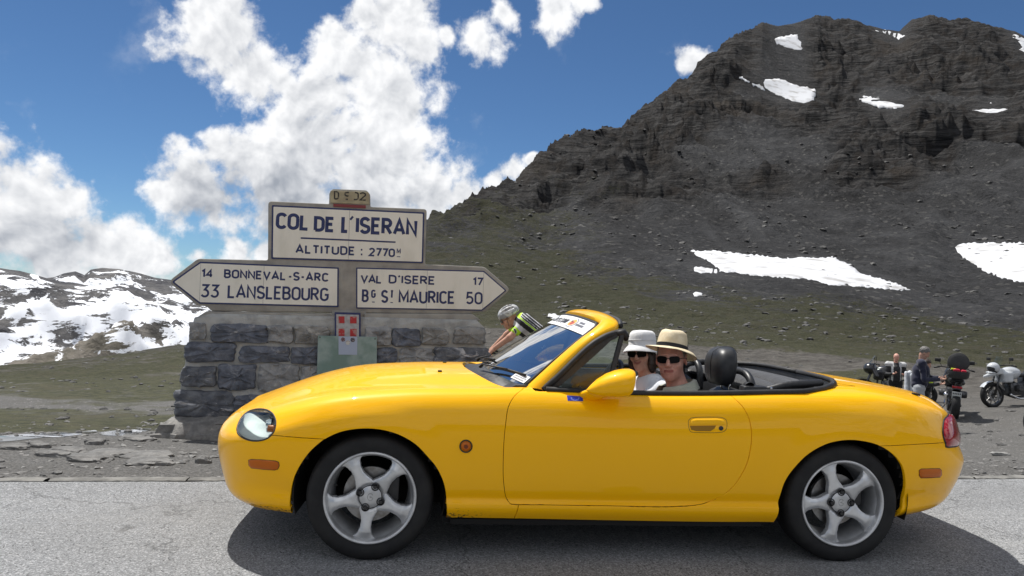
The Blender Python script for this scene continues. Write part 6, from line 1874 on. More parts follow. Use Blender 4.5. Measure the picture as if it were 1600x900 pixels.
# ---- lettering: a narrow monoline face drawn as strokes in a box 0..w x 0..1
def arc(cx_, cy_, rx, ry, a0, a1, n=10): return [(cx_+rx*math.cos(rad(lerp(a0, a1, i/n))), cy_+ry*math.sin(rad(lerp(a0, a1, i/n)))) for i in range(n+1)]
def glyph(ch):
    w_ = .50
    G_ = {
     'A': (.56, [[(0, 0), (.28, 1), (.56, 0)], [(.10, .30), (.46, .30)]]),
     'B': (.46, [[(0, 0), (0, 1), (.24, 1)]+arc(.24, .765, .18, .235, 90, -90, 8)+[(0, .53)], [(.24, .53)]+arc(.24, .265, .22, .265, 90, -90, 8)+[(0, 0)]]),
     'C': (.48, [arc(.26, .74, .24, .26, 25, 180, 8)+[(.02, .26)]+arc(.26, .26, .24, .26, 180, 335, 8)]),
     'D': (.48, [[(0, 0), (0, 1), (.20, 1)]+arc(.20, .72, .28, .28, 90, 0, 6)+arc(.20, .28, .28, .28, 0, -90, 6)+[(0, 0)]]),
     'E': (.40, [[(.40, 1), (0, 1), (0, 0), (.40, 0)], [(0, .52), (.34, .52)]]),
     'G': (.50, [arc(.26, .74, .24, .26, 25, 180, 8)+[(.02, .26)]+arc(.26, .26, .24, .26, 180, 360, 8)+[(.50, .47), (.29, .47)]]),
     'I': (.0, [[(0, 0), (0, 1)]]),
     'L': (.38, [[(0, 1), (0, 0), (.38, 0)]]),
     'M': (.62, [[(0, 0), (0, 1), (.31, .25), (.62, 1), (.62, 0)]]),
     'N': (.48, [[(0, 0), (0, 1), (.48, 0), (.48, 1)]]),
     'O': (.50, [arc(.25, .74, .25, .26, 0, 180, 10)+arc(.25, .26, .25, .26, 180, 360, 10)+[(.50, .74)]]),
     'R': (.46, [[(0, 0), (0, 1), (.22, 1)]+arc(.22, .75, .21, .25, 90, -90, 8)+[(0, .50)], [(.20, .50), (.46, 0)]]),
     'S': (.46, [arc(.23, .755, .215, .245, 20, 180, 8)+arc(.23, .66, .215, .16, 180, 235, 3)[1:]+[(.36, .42)]+arc(.23, .25, .225, .25, 35, -160, 10)]),
     'T': (.46, [[(.23, 0), (.23, 1)], [(0, 1), (.46, 1)]]),
     'U': (.48, [[(0, 1), (0, .25)]+arc(.24, .25, .24, .25, 180, 360, 10)+[(.48, 1)]]),
     'V': (.54, [[(0, 1), (.27, 0), (.54, 1)]]),
     '-': (.22, [[(0, .42), (.22, .42)]]),
     "'": (.12, [[(.12, 1.02), (.0, .84)]]),
     ':': (.0, [[(0, .14), (0, .24)], [(0, .62), (0, .72)]]),
     '0': (.46, [arc(.23, .74, .23, .26, 0, 180, 10)+arc(.23, .26, .23, .26, 180, 360, 10)+[(.46, .74)]]),
     '1': (.18, [[(0, .78), (.18, 1), (.18, 0)]]),
     '2': (.44, [arc(.21, .74, .21, .26, 165, -25, 9)+[(0, 0), (.44, 0)]]),
     '3': (.44, [[(.02, 1), (.42, 1), (.20, .60)]+arc(.20, .30, .23, .30, 80, -150, 10)]),
     '4': (.46, [[(.34, 0), (.34, 1), (0, .28), (.46, .28)]]),
     '5': (.44, [[(.40, 1), (.06, 1), (.03, .54)]+arc(.20, .31, .23, .31, 110, -145, 10)]),
     '7': (.42, [[(0, 1), (.42, 1), (.14, 0)]]),
     '9': (.44, [arc(.22, .72, .21, .26, 0, 360, 14), [(.43, .72), (.40, .30)]+arc(.20, .24, .20, .24, 10, -130, 6)]),
     'o': (.40, [arc(.20, .36, .20, .33, 0, 360, 14)]), 'u': (.36, [[(0, .68), (0, .24)]+arc(.18, .22, .18, .20, 180, 360, 8)+[(.36, .68)], [(.36, .68), (.36, .02)]]),
     'r': (.26, [[(0, .68), (0, .02)], [(0, .42)]+arc(.20, .46, .20, .22, 180, 60, 6)]), 's': (.30, [arc(.15, .52, .14, .16, 30, 230, 7)+arc(.15, .18, .15, .16, 50, -150, 7)]),
     'c': (.34, [arc(.19, .36, .19, .33, 50, 310, 10)]), 'm': (.54, [[(0, .68), (0, .02)], arc(.135, .44, .135, .24, 180, 0, 6)+[(.27, .02)], arc(.405, .44, .135, .24, 180, 0, 6)+[(.54, .02)]]), '.': (.0, [[(0, .02), (0, .08)]]),
     ' ': (.26, []),
    }
    return G_[ch]
def stroke_mesh(mb, pts, th, to3):
    """flat ribbon with mitred corners"""
    P = [np.array(p, float) for p in pts]; P = [P[0]]+[b_ for a_, b_ in zip(P[:-1], P[1:]) if np.linalg.norm(b_-a_) > 1e-5]; L = []; R = []; n = len(P)
    for i in range(n):
        a = P[i]-P[i-1] if i > 0 else P[1]-P[0]; b = P[i+1]-P[i] if i < n-1 else P[-1]-P[-2]
        a = a/max(np.linalg.norm(a), 1e-9); b = b/max(np.linalg.norm(b), 1e-9)
        na = np.array([-a[1], a[0]]); nb = np.array([-b[1], b[0]]); m = na+nb; m = m/max(np.linalg.norm(m), 1e-9); k = th/2/max(m@na, .45)
        L.append(P[i]+m*k); R.append(P[i]-m*k)
    V = [to3(*q) for q in L]+[to3(*q) for q in R]; mb.add(V, [(i, n+i, n+i+1, i+1) for i in range(n-1)])
def text(name, s_, x0, y0, x1, y1, cap_h, th, parent, mat=MNAVY, proud=.0118, gap=.20, skip=()):
    """s_ set between (x0,y0) and (x1,y1) (baseline ends, px of the photograph), cap height in px"""
    A = np.array(sgl(x0, y0)); B = np.array(sgl(x1, y1)); H_ = sgl(x0, y0-cap_h)[1]-A[1]
    tot = 0
    for i, ch in enumerate(s_): tot += glyph(ch)[0]+(gap if i < len(s_)-1 else 0)
    L = np.linalg.norm(B-A); d = (B-A)/L; nrm = np.array([-d[1], d[0]]); kx = (L-th*H_)/tot
    mb = MB(); x = th*H_/2
    for i, ch in enumerate(s_):
        w_, ss = glyph(ch)
        if i not in skip:
            for st in ss:
                Q = [((x+p[0]*kx), p[1]*(H_-th*H_)+th*H_/2) for p in st]
                stroke_mesh(mb, Q, th*H_, lambda u, v: tuple((lambda q: (q[0], -proud, q[1]))(A+d*u+nrm*v)))
        x += (w_+gap)*kx
    return mb.build(name, mat, parent, fix=False)
text('lettering', "COL", 430, 357.5, 483, 361, 26, .195, nb_, gap=.22)
text('lettering', "DE", 490, 362, 523, 363.5, 24.5, .21, nb_, gap=.24)
text('lettering', "L", 532.7, 364, 545, 364.6, 27.5, .19, nb_)
mb = MB(); stroke_mesh(mb, [sgl(551.6, 338.4), sgl(547.2, 343.6)], .020, lambda u, v: (u, -.0118, v)); mb.build('lettering', MNAVY, nb_, fix=False)
text('lettering', "ISERAN", 555.5, 365.2, 651.5, 369.6, 27, .19, nb_, gap=.21)
mb = MB(); stroke_mesh(mb, [sgl(470, 372), sgl(618, 378.5)], .015, lambda u, v: (u, -.0118, v)); mb.build('lettering', MNAVY, nb_, fix=False)
text('lettering', "ALTITUDE", 461.5, 396, 554.5, 399.3, 14.2, .20, nb_, gap=.24)
for y_ in (397.6, 390.3):
    mb = MB(); stroke_mesh(mb, [sgl(563.8, y_), sgl(566.2, y_+.1)], .017, lambda u, v: (u, -.0118, v)); mb.build('lettering', MNAVY, nb_, fix=False)
text('lettering', "2770", 576, 400.5, 617, 402, 13.5, .20, nb_, gap=.2)
text('lettering', "M", 619.5, 396.5, 626, 396.8, 8, .20, nb_)
mb = MB(); stroke_mesh(mb, [sgl(620, 401), sgl(625.5, 401.3)], .007, lambda u, v: (u, -.0118, v)); mb.build('lettering', MNAVY, nb_, fix=False)
text('lettering', "14", 314.5, 433.6, 333, 434.4, 13.5, .20, lb_, gap=.22)
text('lettering', "BONNEVAL", 350, 434.6, 447, 438.3, 14, .20, lb_, gap=.22)
text('lettering', "-S-ARC", 450, 438.4, 513.5, 440.4, 14, .20, lb_, gap=.24)
text('lettering', "33", 313.5, 464.6, 342.5, 465.6, 21, .15, lb_, gap=.2)
text('lettering', "LANSLEBOURG", 355.5, 465.8, 513.5, 470.8, 21.5, .155, lb_, gap=.19)
text('lettering', "VAL", 563, 442.2, 596.5, 443.4, 13.5, .20, rb_, gap=.16)
text('lettering', "D'ISERE", 607, 443, 679.5, 445.2, 13.8, .20, rb_, gap=.2)
text('lettering', "17", 738, 446.3, 754.5, 446.8, 13, .20, rb_, gap=.2)
text('lettering', "B", 565, 472, 576, 472.3, 20, .165, rb_)
text('lettering', "G", 579.5, 465.5, 587, 465.6, 13, .20, rb_)
text('lettering', "S", 595, 473.3, 606.5, 473.5, 20.5, .165, rb_)
text('lettering', "T", 609, 466.2, 615, 466.4, 13, .20, rb_)
for a_, b_ in (((581, 471.8), (585.5, 472)), ((610, 472.6), (613.8, 472.8))):
    mb = MB(); stroke_mesh(mb, [sgl(*a_), sgl(*b_)], .008, lambda u, v: (u, -.0118, v)); mb.build('lettering', MNAVY, rb_, fix=False)
text('lettering', "MAURICE", 622.5, 474, 710.5, 475, 20.5, .165, rb_, gap=.2)
text('lettering', "50", 727.5, 475.2, 753.5, 475.8, 19.5, .155, rb_, gap=.2)
rn_ = [o for o in sign.children if o.name.startswith('road_number')][0]
text('lettering', "D", 521.5, 312, 530, 312.3, 13.5, .17, rn_, MINKB, .0095)
text('lettering', "902", 537.5, 312.6, 572.5, 314, 13.5, .17, rn_, MINKB, .0095, gap=.16)
# worn patch across the middle of the number
mb = MB(); a_, b_ = sgl(543.5, 313.5), sgl(553, 299.5); mb.add([(a_[0], -.0100, a_[1]), (b_[0], -.0100, a_[1]+.004), (b_[0]+.01, -.0100, b_[1]), (a_[0]+.01, -.0100, b_[1]-.003)], [(0, 1, 2, 3)]); mb.build('worn_patch', MYEL, rn_, fix=False)

# ---- little square plate with the white cross on red, notice plate and its sheet
MRED = M('flaked red paint', (.42, .03, .035), .55, c2=(.40, .22, .20), scale=26, detail=6, lo=.5, hi=.60)
MCRS = M('chalky white paint', (.42, .43, .44), .6, c2=(.34, .33, .33), scale=30)
fl = prism_uv('cross_plate', S_([(523, 488), (563.5, 489), (563.5, 530), (523, 529)], .09), -.092, -.02, MNAVY, sign)
prism_uv('plate_field', S_([(525.5, 491), (560.8, 492), (560.8, 530), (525.5, 529)], .093), -.0945, -.080, MCRS, fl)
for a_, b_ in (((529, 494.3), (538.3, 505)), ((547, 494.6), (557.2, 505.4)), ((529, 513.5), (538.3, 525.5)), ((547, 513.8), (557.2, 525.8))):
    prism_uv('red_square', S_([a_, (b_[0], a_[1]), b_, (a_[0], b_[1])], .095), -.0962, -.090, MRED, fl)
MCOP = M('verdigris metal', (.165, .255, .235), .5, .15, c2=(.30, .38, .36), scale=5, detail=8, lo=.40, hi=.62, rvar=.1, bump=.1)
pl_ = prism_uv('metal_plate', S_([(497, 524.5), (589, 526.5), (588.5, 590), (495, 590)], .13), -.134, -.125, MCOP, sign, .002)
sh_ = prism_uv('pale_sheet', S_([(529, 525.6), (558.5, 526.2), (558, 554.5), (529, 554)], .137), -.1375, -.1335, M('pale paper', (.38, .44, .56), .6), pl_)
for (x, y, r_, c_) in ((536, 530.5, 3.4, (.10, .02, .03)), (551.2, 531, 3.6, (.03, .035, .06)), (543.6, 535.4, 3.6, (.60, .60, .55))):
    prism_uv('round_sticker', [sgl(x+r_*math.cos(a), y+r_*math.sin(a), .139) for a in np.linspace(0, 2*math.pi, 15)[:-1]], -.1395, -.137, M('sticker', c_, .5, c2=(.35, .3, .3), scale=160, lo=.5, hi=.6), sh_)
for (x, y) in ((500, 527), (586, 529.5), (498, 587)):
    mb = MB(); u, v = sgl(x, y, .134); mb.lathe([(.0001, -.140), (.005, -.139), (.006, -.133)], 10, 'y', (u, 0, v)); mb.build('screw', MNUT, pl_, True)

# ---- battered stone plinth: mortar body and the stones set into it
MMOR = M('grey mortar', (.43, .435, .42), .95, c2=(.29, .295, .288), scale=7, detail=8, lo=.36, hi=.66, bump=.9, bscale=40, bdist=.010, spec=.15)
def stone_mat(name, a, b2, c):
    m = M(name, a, .75, spec=.35); t, b = mtree(m)
    pos = t.n('ShaderNodeTexCoord').outputs['Object']
    n1 = t.noise(pos, 9., 8, .68); n2 = t.noise(t.mapping(pos, rot=(.3, .5, .2), scale=(1, 1, 1.6)), 4., 7, .7, 1.2)
    cc = t.mix(t.mr(n1, .35, .68), a, b2); cc = t.mix(t.mr(n2, .56, .66), cc, c)
    t.link(cc, b.inputs['Base Color'])
    bn = t.n('ShaderNodeBump'); bn.inputs['Strength'].default_value = 1.; bn.inputs['Distance'].default_value = .016
    t.link(t.m('ADD', n1, t.m('MULTIPLY', n2, .8)), bn.inputs['Height']); t.link(bn.outputs[0], b.inputs['Normal'])
    return m
MS_D = stone_mat('dark schist', (.085, .095, .118), (.185, .20, .235), (.33, .335, .35))
MS_G = stone_mat('grey stone', (.20, .204, .208), (.34, .34, .335), (.44, .435, .41))
MS_L = stone_mat('pale lichened stone', (.17, .17, .165), (.31, .305, .29), (.42, .41, .38))
MS_V = stone_mat('veined dark stone', (.085, .092, .11), (.18, .19, .205), (.52, .52, .53))
zb = sgl(300, 690)[1]
def face_off(v): return .055+.055*np.clip((sgl(530, 500)[1]-v)/(sgl(530, 500)[1]-zb), 0, 1.2)   # the wall leans out towards its foot
Ppl = S_([(303, 496), (330, 490), (745, 500), (757, 512), (760, 560), (770, 640), (778, 700), (268, 690), (283, 600), (297, 520)], .07)
mb = MB(); nP = len(Ppl)
V = [(u, -face_off(v), v) for u, v in Ppl]+[(u*.96+.0, .42+.0*face_off(v), v) for u, v in Ppl]
cen_u = np.mean([u for u, v in Ppl])
mb.add(V, [tuple(range(nP)), tuple(range(nP, 2*nP))[::-1]]+[(k, (k+1) % nP, nP+(k+1) % nP, nP+k) for k in range(nP)])
mo = mb.build('mortar_body', MMOR, sign)
bm = bmesh.new(); bm.from_mesh(mo.data); bmesh.ops.triangulate(bm, faces=bm.faces[:]); 
for _ in range(4): bmesh.ops.subdivide_edges(bm, edges=[e for e in bm.edges if e.calc_length() > .06], cuts=1); bmesh.ops.triangulate(bm, faces=bm.faces[:])
A_ = np.array([v.co for v in bm.verts]); nn_ = fbm(A_*9, 4)*.010
for v, k in zip(bm.verts, nn_):
    v.co.y += k*1.3; v.co.x += k*.6
bm.to_mesh(mo.data); bm.free(); mo.data.shade_smooth()
STN = [ # x0,y0,x1,y1, material
 (297,505,321,530,'G'),(333,506.5,416,535,'D'),(420,509,457,535,'G'),(463,509.5,512,537,'L'),
 (292,535,364,565,'D'),(377,541,449,566,'D'),(457,543,500,568,'D'),
 (286,573,336,603,'V'),(344,570,397,608,'D'),(406,570,466,611,'G'),(472,572,500,600,'G'),
 (277,611,363,650,'V'),(369,617,415,646,'D'),(424,620,470,655,'D'),(480,612,540,655,'V'),
 (573,511,610,539,'G'),(614,513.5,655,541,'D'),(661,513,699,539,'L'),(711,511.5,757,537,'L'),
 (589,544,619.5,566,'D'),(626,544.5,675,568,'G'),(681,543,760,568,'V'),
 (593,572,640,600,'D'),(648,573,700,604,'G'),(708,572,764,606,'D'),(575,606,650,650,'V'),(660,610,720,650,'D'),(728,612,770,650,'G'),
 (270,652,330,684,'D'),(340,655,420,688,'G'),(430,660,520,690,'D'),(545,560,585,600,'D'),(550,612,572,650,'G')]
def make_stone(x0, y0, x1, y1, mt, k):
    rn = np.random.RandomState(100+k)
    a, b_ = sgl(x0, y0, .07), sgl(x1, y1, .07); cu, cv = (a[0]+b_[0])/2, (a[1]+b_[1])/2; hu, hv = (b_[0]-a[0])/2, (a[1]-b_[1])/2
    n = 40; V = []; ph_ = rn.rand(6)*6
    rings = [(1.02, 0.), (1.005, .022), (.955, .036), (.80, .043), (.55, .046), (.25, .047)]
    ex = 7+rn.rand()*7
    for (f, dz) in rings:
        for i in range(n):
            t = 2*math.pi*i/n; c_, s_ = math.cos(t), math.sin(t)
            r_ = (abs(c_)**ex+abs(s_)**ex)**(-1/ex)
            w_ = 1.065+.025*math.sin(2*t+ph_[0])+.030*math.sin(3*t+ph_[1])+.028*math.sin(5*t+ph_[2])+.024*math.sin(9*t+ph_[3])+.018*math.sin(14*t+ph_[4])
            u = cu+hu*c_*r_*f*w_; v = cv+hv*s_*r_*f*w_
            V.append((u, v, dz))
    V.append((cu, cv, .048)); A = np.array(V)
    q = np.stack([A[:, 0]*11, A[:, 1]*14, np.full(len(A), k*3.7)], -1)
    cellp = np.floor(q*.55+rn.rand(3)*9); rough = ridged(q, 3)*.020-.020+fbm(q*3, 3)*.010+.012*(np.sin(cellp[:, 0]*12.9+cellp[:, 1]*78.2+k)%1.)
    y = -(face_off(A[:, 1])-.012+A[:, 2]*(.8+.4*rn.rand())+rough*(A[:, 2] > .01))
    VV = np.stack([A[:, 0], y, A[:, 1]], -1)
    F = [(i*n+j, i*n+(j+1) % n, (i+1)*n+(j+1) % n, (i+1)*n+j) for i in range(5) for j in range(n)]+[(5*n+j, 5*n+(j+1) % n, 6*n) for j in range(n)]
    mb = MB(); mb.add(VV, F); o = mb.build('stone', {'D': MS_D, 'G': MS_G, 'L': MS_L, 'V': MS_V}[mt], sign, 35)
    return o
for k, s_ in enumerate(STN): make_stone(*s_, k)
# stones on the visible left return of the plinth (seen edge-on) and cracked foot
def rock_mesh(name, c, r, seed, mat, parent=None, sub=2, flat=.5, rot=0., freq=2., amp=.35):
    bm = bmesh.new(); bmesh.ops.create_icosphere(bm, subdivisions=sub, radius=1)
    A = np.array([v.co for v in bm.verts]); d = fbm(A*freq*.7+seed*7.3, 3)*amp; 
    Q = A*(1+d[:, None]); Q = np.sign(Q)*np.abs(Q)**.8
    Q = Q*np.array(r); cr, sr = math.cos(rot), math.sin(rot); Q = np.stack([Q[:, 0]*cr-Q[:, 1]*sr, Q[:, 0]*sr+Q[:, 1]*cr, Q[:, 2]], -1)
    for v, q in zip(bm.verts, Q): v.co = Vector(q)
    me = bpy.data.meshes.new(name); bm.to_mesh(me); bm.free(); me.materials.append(mat); me.shade_smooth(); me.set_sharp_from_angle(angle=rad(30))
    return link(name, me, parent, c)
MFOOT = stone_mat('broken grey concrete', (.13, .127, .12), (.26, .25, .235), (.34, .33, .30))
V = []; nF = 46
a_ = sgl(243, 684, .30); b_ = sgl(560, 700, .30); top = sgl(262, 652, .14)[1]; bot = sgl(243, 690, .3)[1]
rows = [(.02, -.10, top+.005), (-.03, -.16, top), (-.08, -.225, lerp(top, bot, .18)), (-.10, -.245, lerp(top, bot, .22)), (-.13, -.30, lerp(top, bot, .62)), (-.15, -.315, lerp(top, bot, .66)), (-.17, -.36, bot-.04), (-.17, -.36, bot-.35)]
ul, ur = sgl(262, 652, .14)[0]+.06, sgl(770, 660, .14)[0]
for (du, yo, v) in rows:
    for i in range(nF+1):
        t = i/nF; u = lerp(ul+du, ur-du*.5, t); V.append((u, yo, v))
    
A = np.array(V); q = A*np.array([5, 5, 16.]); A[:, 1] -= ridged(q, 4)*.045-.03; A[:, 2] += fbm(A*6, 3)*.010; A[:, 0] += fbm(A*8+5, 3)*.012
nr0 = len(rows); F = [(j*(nF+1)+i, j*(nF+1)+i+1, (j+1)*(nF+1)+i+1, (j+1)*(nF+1)+i) for j in range(nr0-1) for i in range(nF)]
# close the left return back to the wall
L0 = len(A); back = A[[j*(nF+1) for j in range(nr0)]]+np.array([.05, .75, 0]); A = np.concatenate([A, back]); F += [(j*(nF+1), (j+1)*(nF+1), L0+j+1, L0+j) for j in range(nr0-1)]
F.append(tuple([L0, 0, nF]+[]) if False else (0, L0, nF)); 
mb = MB(); mb.add(A, F); mb.build('cracked_foot', MFOOT, sign, 30)
# ---- print on the stickers (needs the stroke lettering)
def glass_text(s_, u0, u1, v0, v1, th, parent, mat, gap=.22, flip=1, name='lettering'):
    tot = sum(glyph(c)[0]+gap for c in s_)-gap; x = 0; mb = MB()
    for c in s_:
        w_, ss = glyph(c)
        for st in ss:
            P = [np.array(((x+p[0])/tot, p[1])) for p in st]
            L = []; R = []
            for i in range(len(P)):
                a = P[min(i+1, len(P)-1)]-P[max(i-1, 0)]; a = a*np.array([(u1-u0)*.56, (v1-v0)*.72]); a = a/max(np.linalg.norm(a), 1e-9); nn = np.array([-a[1]/.56, a[0]/.72])*th/2
                q = np.array([u0+(u1-u0)*P[i][0], v0+(v1-v0)*P[i][1]]); L.append(q+nn); R.append(q-nn)
            V = [tuple(on_glass(*q)) for q in L]+[tuple(on_glass(*q)) for q in R]; n = len(P); mb.add(V, [(i, n+i, n+i+1, i+1) for i in range(n-1)])
        x += w_+gap
    return mb.build(name, mat, parent, fix=False)
# seen from in front of the car the strip reads left to right from its right-hand side (+y) to the left (-y)
glass_text("Tours.com", .42, -.36, .855, .945, .016, banner, MINK)
V = []; 
def gdisc(uc, vc, ru, rv, mat, name, off, parent, n=28):
    P = [tuple(on_glass(uc+ru*math.cos(a), vc+rv*math.sin(a), off)) for a in np.linspace(0, 2*math.pi, n+1)[:-1]]; mb = MB(); mb.add(P, [tuple(range(n))]); return mb.build(name, mat, parent, fix=False)
em = gdisc(-.53, .895, .105, .072, MNAVY, 'emblem', .0052, banner)
gdisc(-.53, .895, .096, .064, M('white print', (.75, .75, .76), .5), 'emblem_ring', .0056, em)
gdisc(-.53, .895, .080, .052, M('orange print', (.75, .36, .06), .5), 'emblem_field', .0060, em)
gdisc(-.545, .885, .042, .030, M('red print', (.40, .04, .03), .5), 'emblem_figure', .0064, em)
gdisc(-.49, .912, .022, .014, MINK, 'emblem_figure', .0064, em)
mb = MB(); MG_ = M('grey print', (.16, .16, .19), .5); rn = np.random.RandomState(2)
for (v0, v1, ua, ub) in ((.915, .945, -.68, -.80), (.872, .905, -.66, -.84)):
    u = ua
    while u > ub:
        du = .010+.010*rn.rand(); k = v0+(v1-v0)*.4*rn.rand(); mb.add([tuple(on_glass(*q)) for q in ((u, v0), (u-du, v0), (u-du, v1), (u, v1-.006*rn.rand()))], [(0, 1, 2, 3)]); u -= du+.009
mb.build('small_print', MG_, banner, fix=False)
mb = MB()
for v0 in (.045, .070, .094):
    u = -.82
    while u > -.95:
        du = .006+.014*rn.rand(); mb.add([tuple(on_glass(*q)) for q in ((u, v0), (u-du, v0), (u-du, v0+.009), (u, v0+.009))], [(0, 1, 2, 3)]); u -= du+.006
mb.build('small_print', MG_, lab, fix=False)
mb = MB()
for k in range(7):     # ring of pale stars, cut off by the lower edge
    a = rad(190+k*26.7); px, py = 898.5+6.0*math.cos(a), 621.5-4.2*math.sin(a)
    q0 = st_loop([ip(px-.7, py-.7, 5, 10.9), ip(px+.7, py-.7, 5, 10.9), ip(px+.7, py+.7, 5, 10.9), ip(px-.7, py+.7, 5, 10.9)], .0014, -1); mb.add(q0, [(0, 1, 2, 3)])
mb.build('star_print', M('pale blue print', (.30, .38, .75), .5), bs, fix=False)
# ================================================================== CYCLIST AND BICYCLE
def world_at(px, py, Y):
    d = ray(px, py); k = Y/d[1]; return np.array([d[0]*k, Y, EYE+d[2]*k])
def rel(root_pos):
    return lambda px, py, Y: world_at(px, py, Y)-np.array(root_pos)
YC = 8.6
gx = world_at(800, 560, YC)[0]; gzc = ground_z(gx, YC)-.005
bp = np.array([gx+.0, YC, gzc])
# bicycle faces left (-x); wheels touch the ground
bike = thing('bicycle', 'road bicycle ridden by the cyclist behind the roadster windscreen', 'bicycle', tuple(bp))
MCARB = M('black carbon', (.02, .02, .022), .35, coat=.4)
hx = world_at(766, 549, YC)[0]-bp[0]; hz = world_at(766, 549, YC)[2]-bp[2]
wb = 1.0; fx = hx-.02-.0; rx = fx+wb
for x in (fx, rx):
    e_ = bpy.data.objects.new('wheel', None); COL.objects.link(e_); e_.parent = bike; e_.location = (x, 0, .34); e_.empty_display_size = .1
    mb = MB(); mb.tube([(.325*math.cos(a), 0, .325*math.sin(a)) for a in np.linspace(0, 2*math.pi, 41)[:-1]], .013, 6, closed=True); mb.build('tyre', MTY, e_, True)
    mb = MB(); mb.tube([(.308*math.cos(a), 0, .308*math.sin(a)) for a in np.linspace(0, 2*math.pi, 41)[:-1]], .010, 6, closed=True); mb.build('rim', MCARB, e_, True)
    mb = MB()
    for k in range(18): a = 2*math.pi*k/18; mb.tube([(0, .02*(-1)**k, 0), (.305*math.cos(a), 0, .305*math.sin(a))], .0012, 3)
    mb.tube([(0, -.04, 0), (0, .04, 0)], .018, 8); mb.build('spokes', MCHR, e_)
mb = MB()
bb = (fx+.59, 0, .27); st_ = (rx-.26, 0, .84); hd = (fx+.13, 0, .86); hl_ = (fx+.10, 0, .72)
for a, b, r_ in ((bb, st_, .016), (bb, hl_, .021), (hd, hl_, .022), (hd, (st_[0], 0, .80), .017), (bb, (rx, 0, .34), .010), (st_, (rx, 0, .34), .008), (hl_, (fx, 0, .34), .014), (st_, (st_[0]+.03, 0, .98), .014), (hd, (hd[0]-.02, 0, .93), .014), (hd, (hd[0]-.10, 0, .94), .013)): mb.tube([a, b], r_, 8)
mb.build('frame', MCARB, bike, True)
mb = MB(); mb.tube(spline2([(hx+.10, -.20, hz-.02), (hx+.02, -.21, hz+.0), (hx-.01, -.21, hz-.05), (hx+.05, -.21, hz-.12)], 4), .012, 8); mb.tube(spline2([(hx+.10, .20, hz-.02), (hx+.02, .21, hz+.0), (hx-.01, .21, hz-.05), (hx+.05, .21, hz-.12)], 4), .012, 8); mb.tube([(hx+.10, -.20, hz-.02), (hx+.10, .20, hz-.02)], .013, 8); mb.build('handlebar', MRUB, bike, True)
mb = MB(); mb.box((st_[0]+.03, 0, 1.0), (.26, .12, .04), bev=.015); mb.build('saddle', MRUB, bike, 40)
mb = MB(); mb.lathe([(.09, -.004), (.095, 0), (.09, .004)], 30, 'y', (bb[0], -.03, bb[2])); mb.tube([bb, (bb[0]+.02, -.06, bb[2]-.17)], .01, 8); mb.tube([bb, (bb[0]-.02, .06, bb[2]+.17)], .01, 8); mb.build('crankset', MSTL, bike, 40)

cyc = thing('person', 'cyclist in a white helmet and black, white and yellow jersey bent over the handlebars', 'person', tuple(bp))
rr = lambda px, py, dy=0.: world_at(px, py, YC+dy)-bp
hcC = rr(794, 497); RCy = Rz(rad(97))@Rx(rad(-30))
nbC = rr(812, 502); shN = rr(819, 505, -.19); shF = rr(815, 503, .17); hipC = rr(865, 545); 
elN = rr(797, 527, -.24); haN = rr(768, 548, -.21); elF = rr(792, 523, .22); haF = rr(767, 547, .21)
def torsoC(p, g=0.):
    m_ = lerp(nbC, hipC, .35)
    d = cap(p, lerp(nbC, hipC, .12), hipC, .115+g, .13+g); d = smin(d, cap(p, shN*.9+nbC*.1, shF*.9+nbC*.1, .075+g), .08)
    return d
def bodyC(p):
    d = head_sdf(p, hcC, RCy, .98, 0., 1.0)
    d = smin(d, cap(p, hcC+RCy@np.array([0, -.03, -.06]), nbC, .054, .060), .02)
    d = smin(d, torsoC(p, -.01), .03)
    for sh_c, el_c, ha_c in ((shN, elN, haN), (shF, elF, haF)):
        d = smin(d, cap(p, sh_c, el_c, .050, .038), .03); d = smin(d, cap(p, el_c, ha_c, .038, .026), .02)
        dn = ha_c-el_c; dn = dn/np.linalg.norm(dn); d = smin(d, hand_sdf(p, ha_c-dn*.03, dn*.5+np.array([-.2, 0, -.4]), (.5, 0, -.6), .95, 1.3), .012)
    for sg, kn, ft in ((-1, (bb[0]-.13, -.11, bb[2]+.32), (bb[0]+.04, -.13, bb[2]-.15)), (1, (bb[0]-.22, .11, bb[2]+.52), (bb[0]+.0, .13, bb[2]+.19))):
        kn = np.array(kn); ft = np.array(ft); hp = hipC+np.array([0, sg*.08, 0]); d = smin(d, cap(p, hp, kn, .09, .058), .04); d = smin(d, cap(p, kn, ft, .056, .036), .02); d = smin(d, cap(p, ft+np.array([.04, 0, -.03]), ft+np.array([-.16, 0, -.04]), .036, .028), .02)
    return d
sdf_obj('body', bodyC, (-.75, -.45, 0.02), (1.1, .45, 1.75), .010, MSK2, cyc)
# jersey with panels
def jersey_mat():
    m = M('cycling jersey', (.03, .03, .03), .75); t, b = mtree(m)
    at = t.n('ShaderNodeAttribute', attribute_name='panel').outputs['Fac']
    c = t.mix(t.mr(at, .45, .55, smooth=False), (.018, .018, .02), (.62, .62, .64)); c = t.mix(t.mr(at, 1.45, 1.55, smooth=False), c, (.45, .72, .02)); c = t.mix(t.mr(at, 2.45, 2.55, smooth=False), c, (.5, .03, .03))
    t.link(c, b.inputs['Base Color']); return m
def fJ(p):
    d = torsoC(p, .008)
    for sh_c, el_c in ((shN, elN), (shF, elF)): d = smin(d, cap(p, sh_c, lerp(sh_c, el_c, .62), .060, .050), .03)
    d = smax(d, -cap(p, nbC, hcC, .062, .075), .006)
    return d+.002*np.sin(p[:, 0]*60+3*pnoise(p*8))
V, F = snet(fJ, (-.5, -.42, .5), (1.0, .42, 1.7), .009)
ax_ = (hipC-nbC)/np.linalg.norm(hipC-nbC); q = (V-nbC)@ax_; up_ = (V-nbC-q[:, None]*ax_)@np.array([.3, 0, .95])
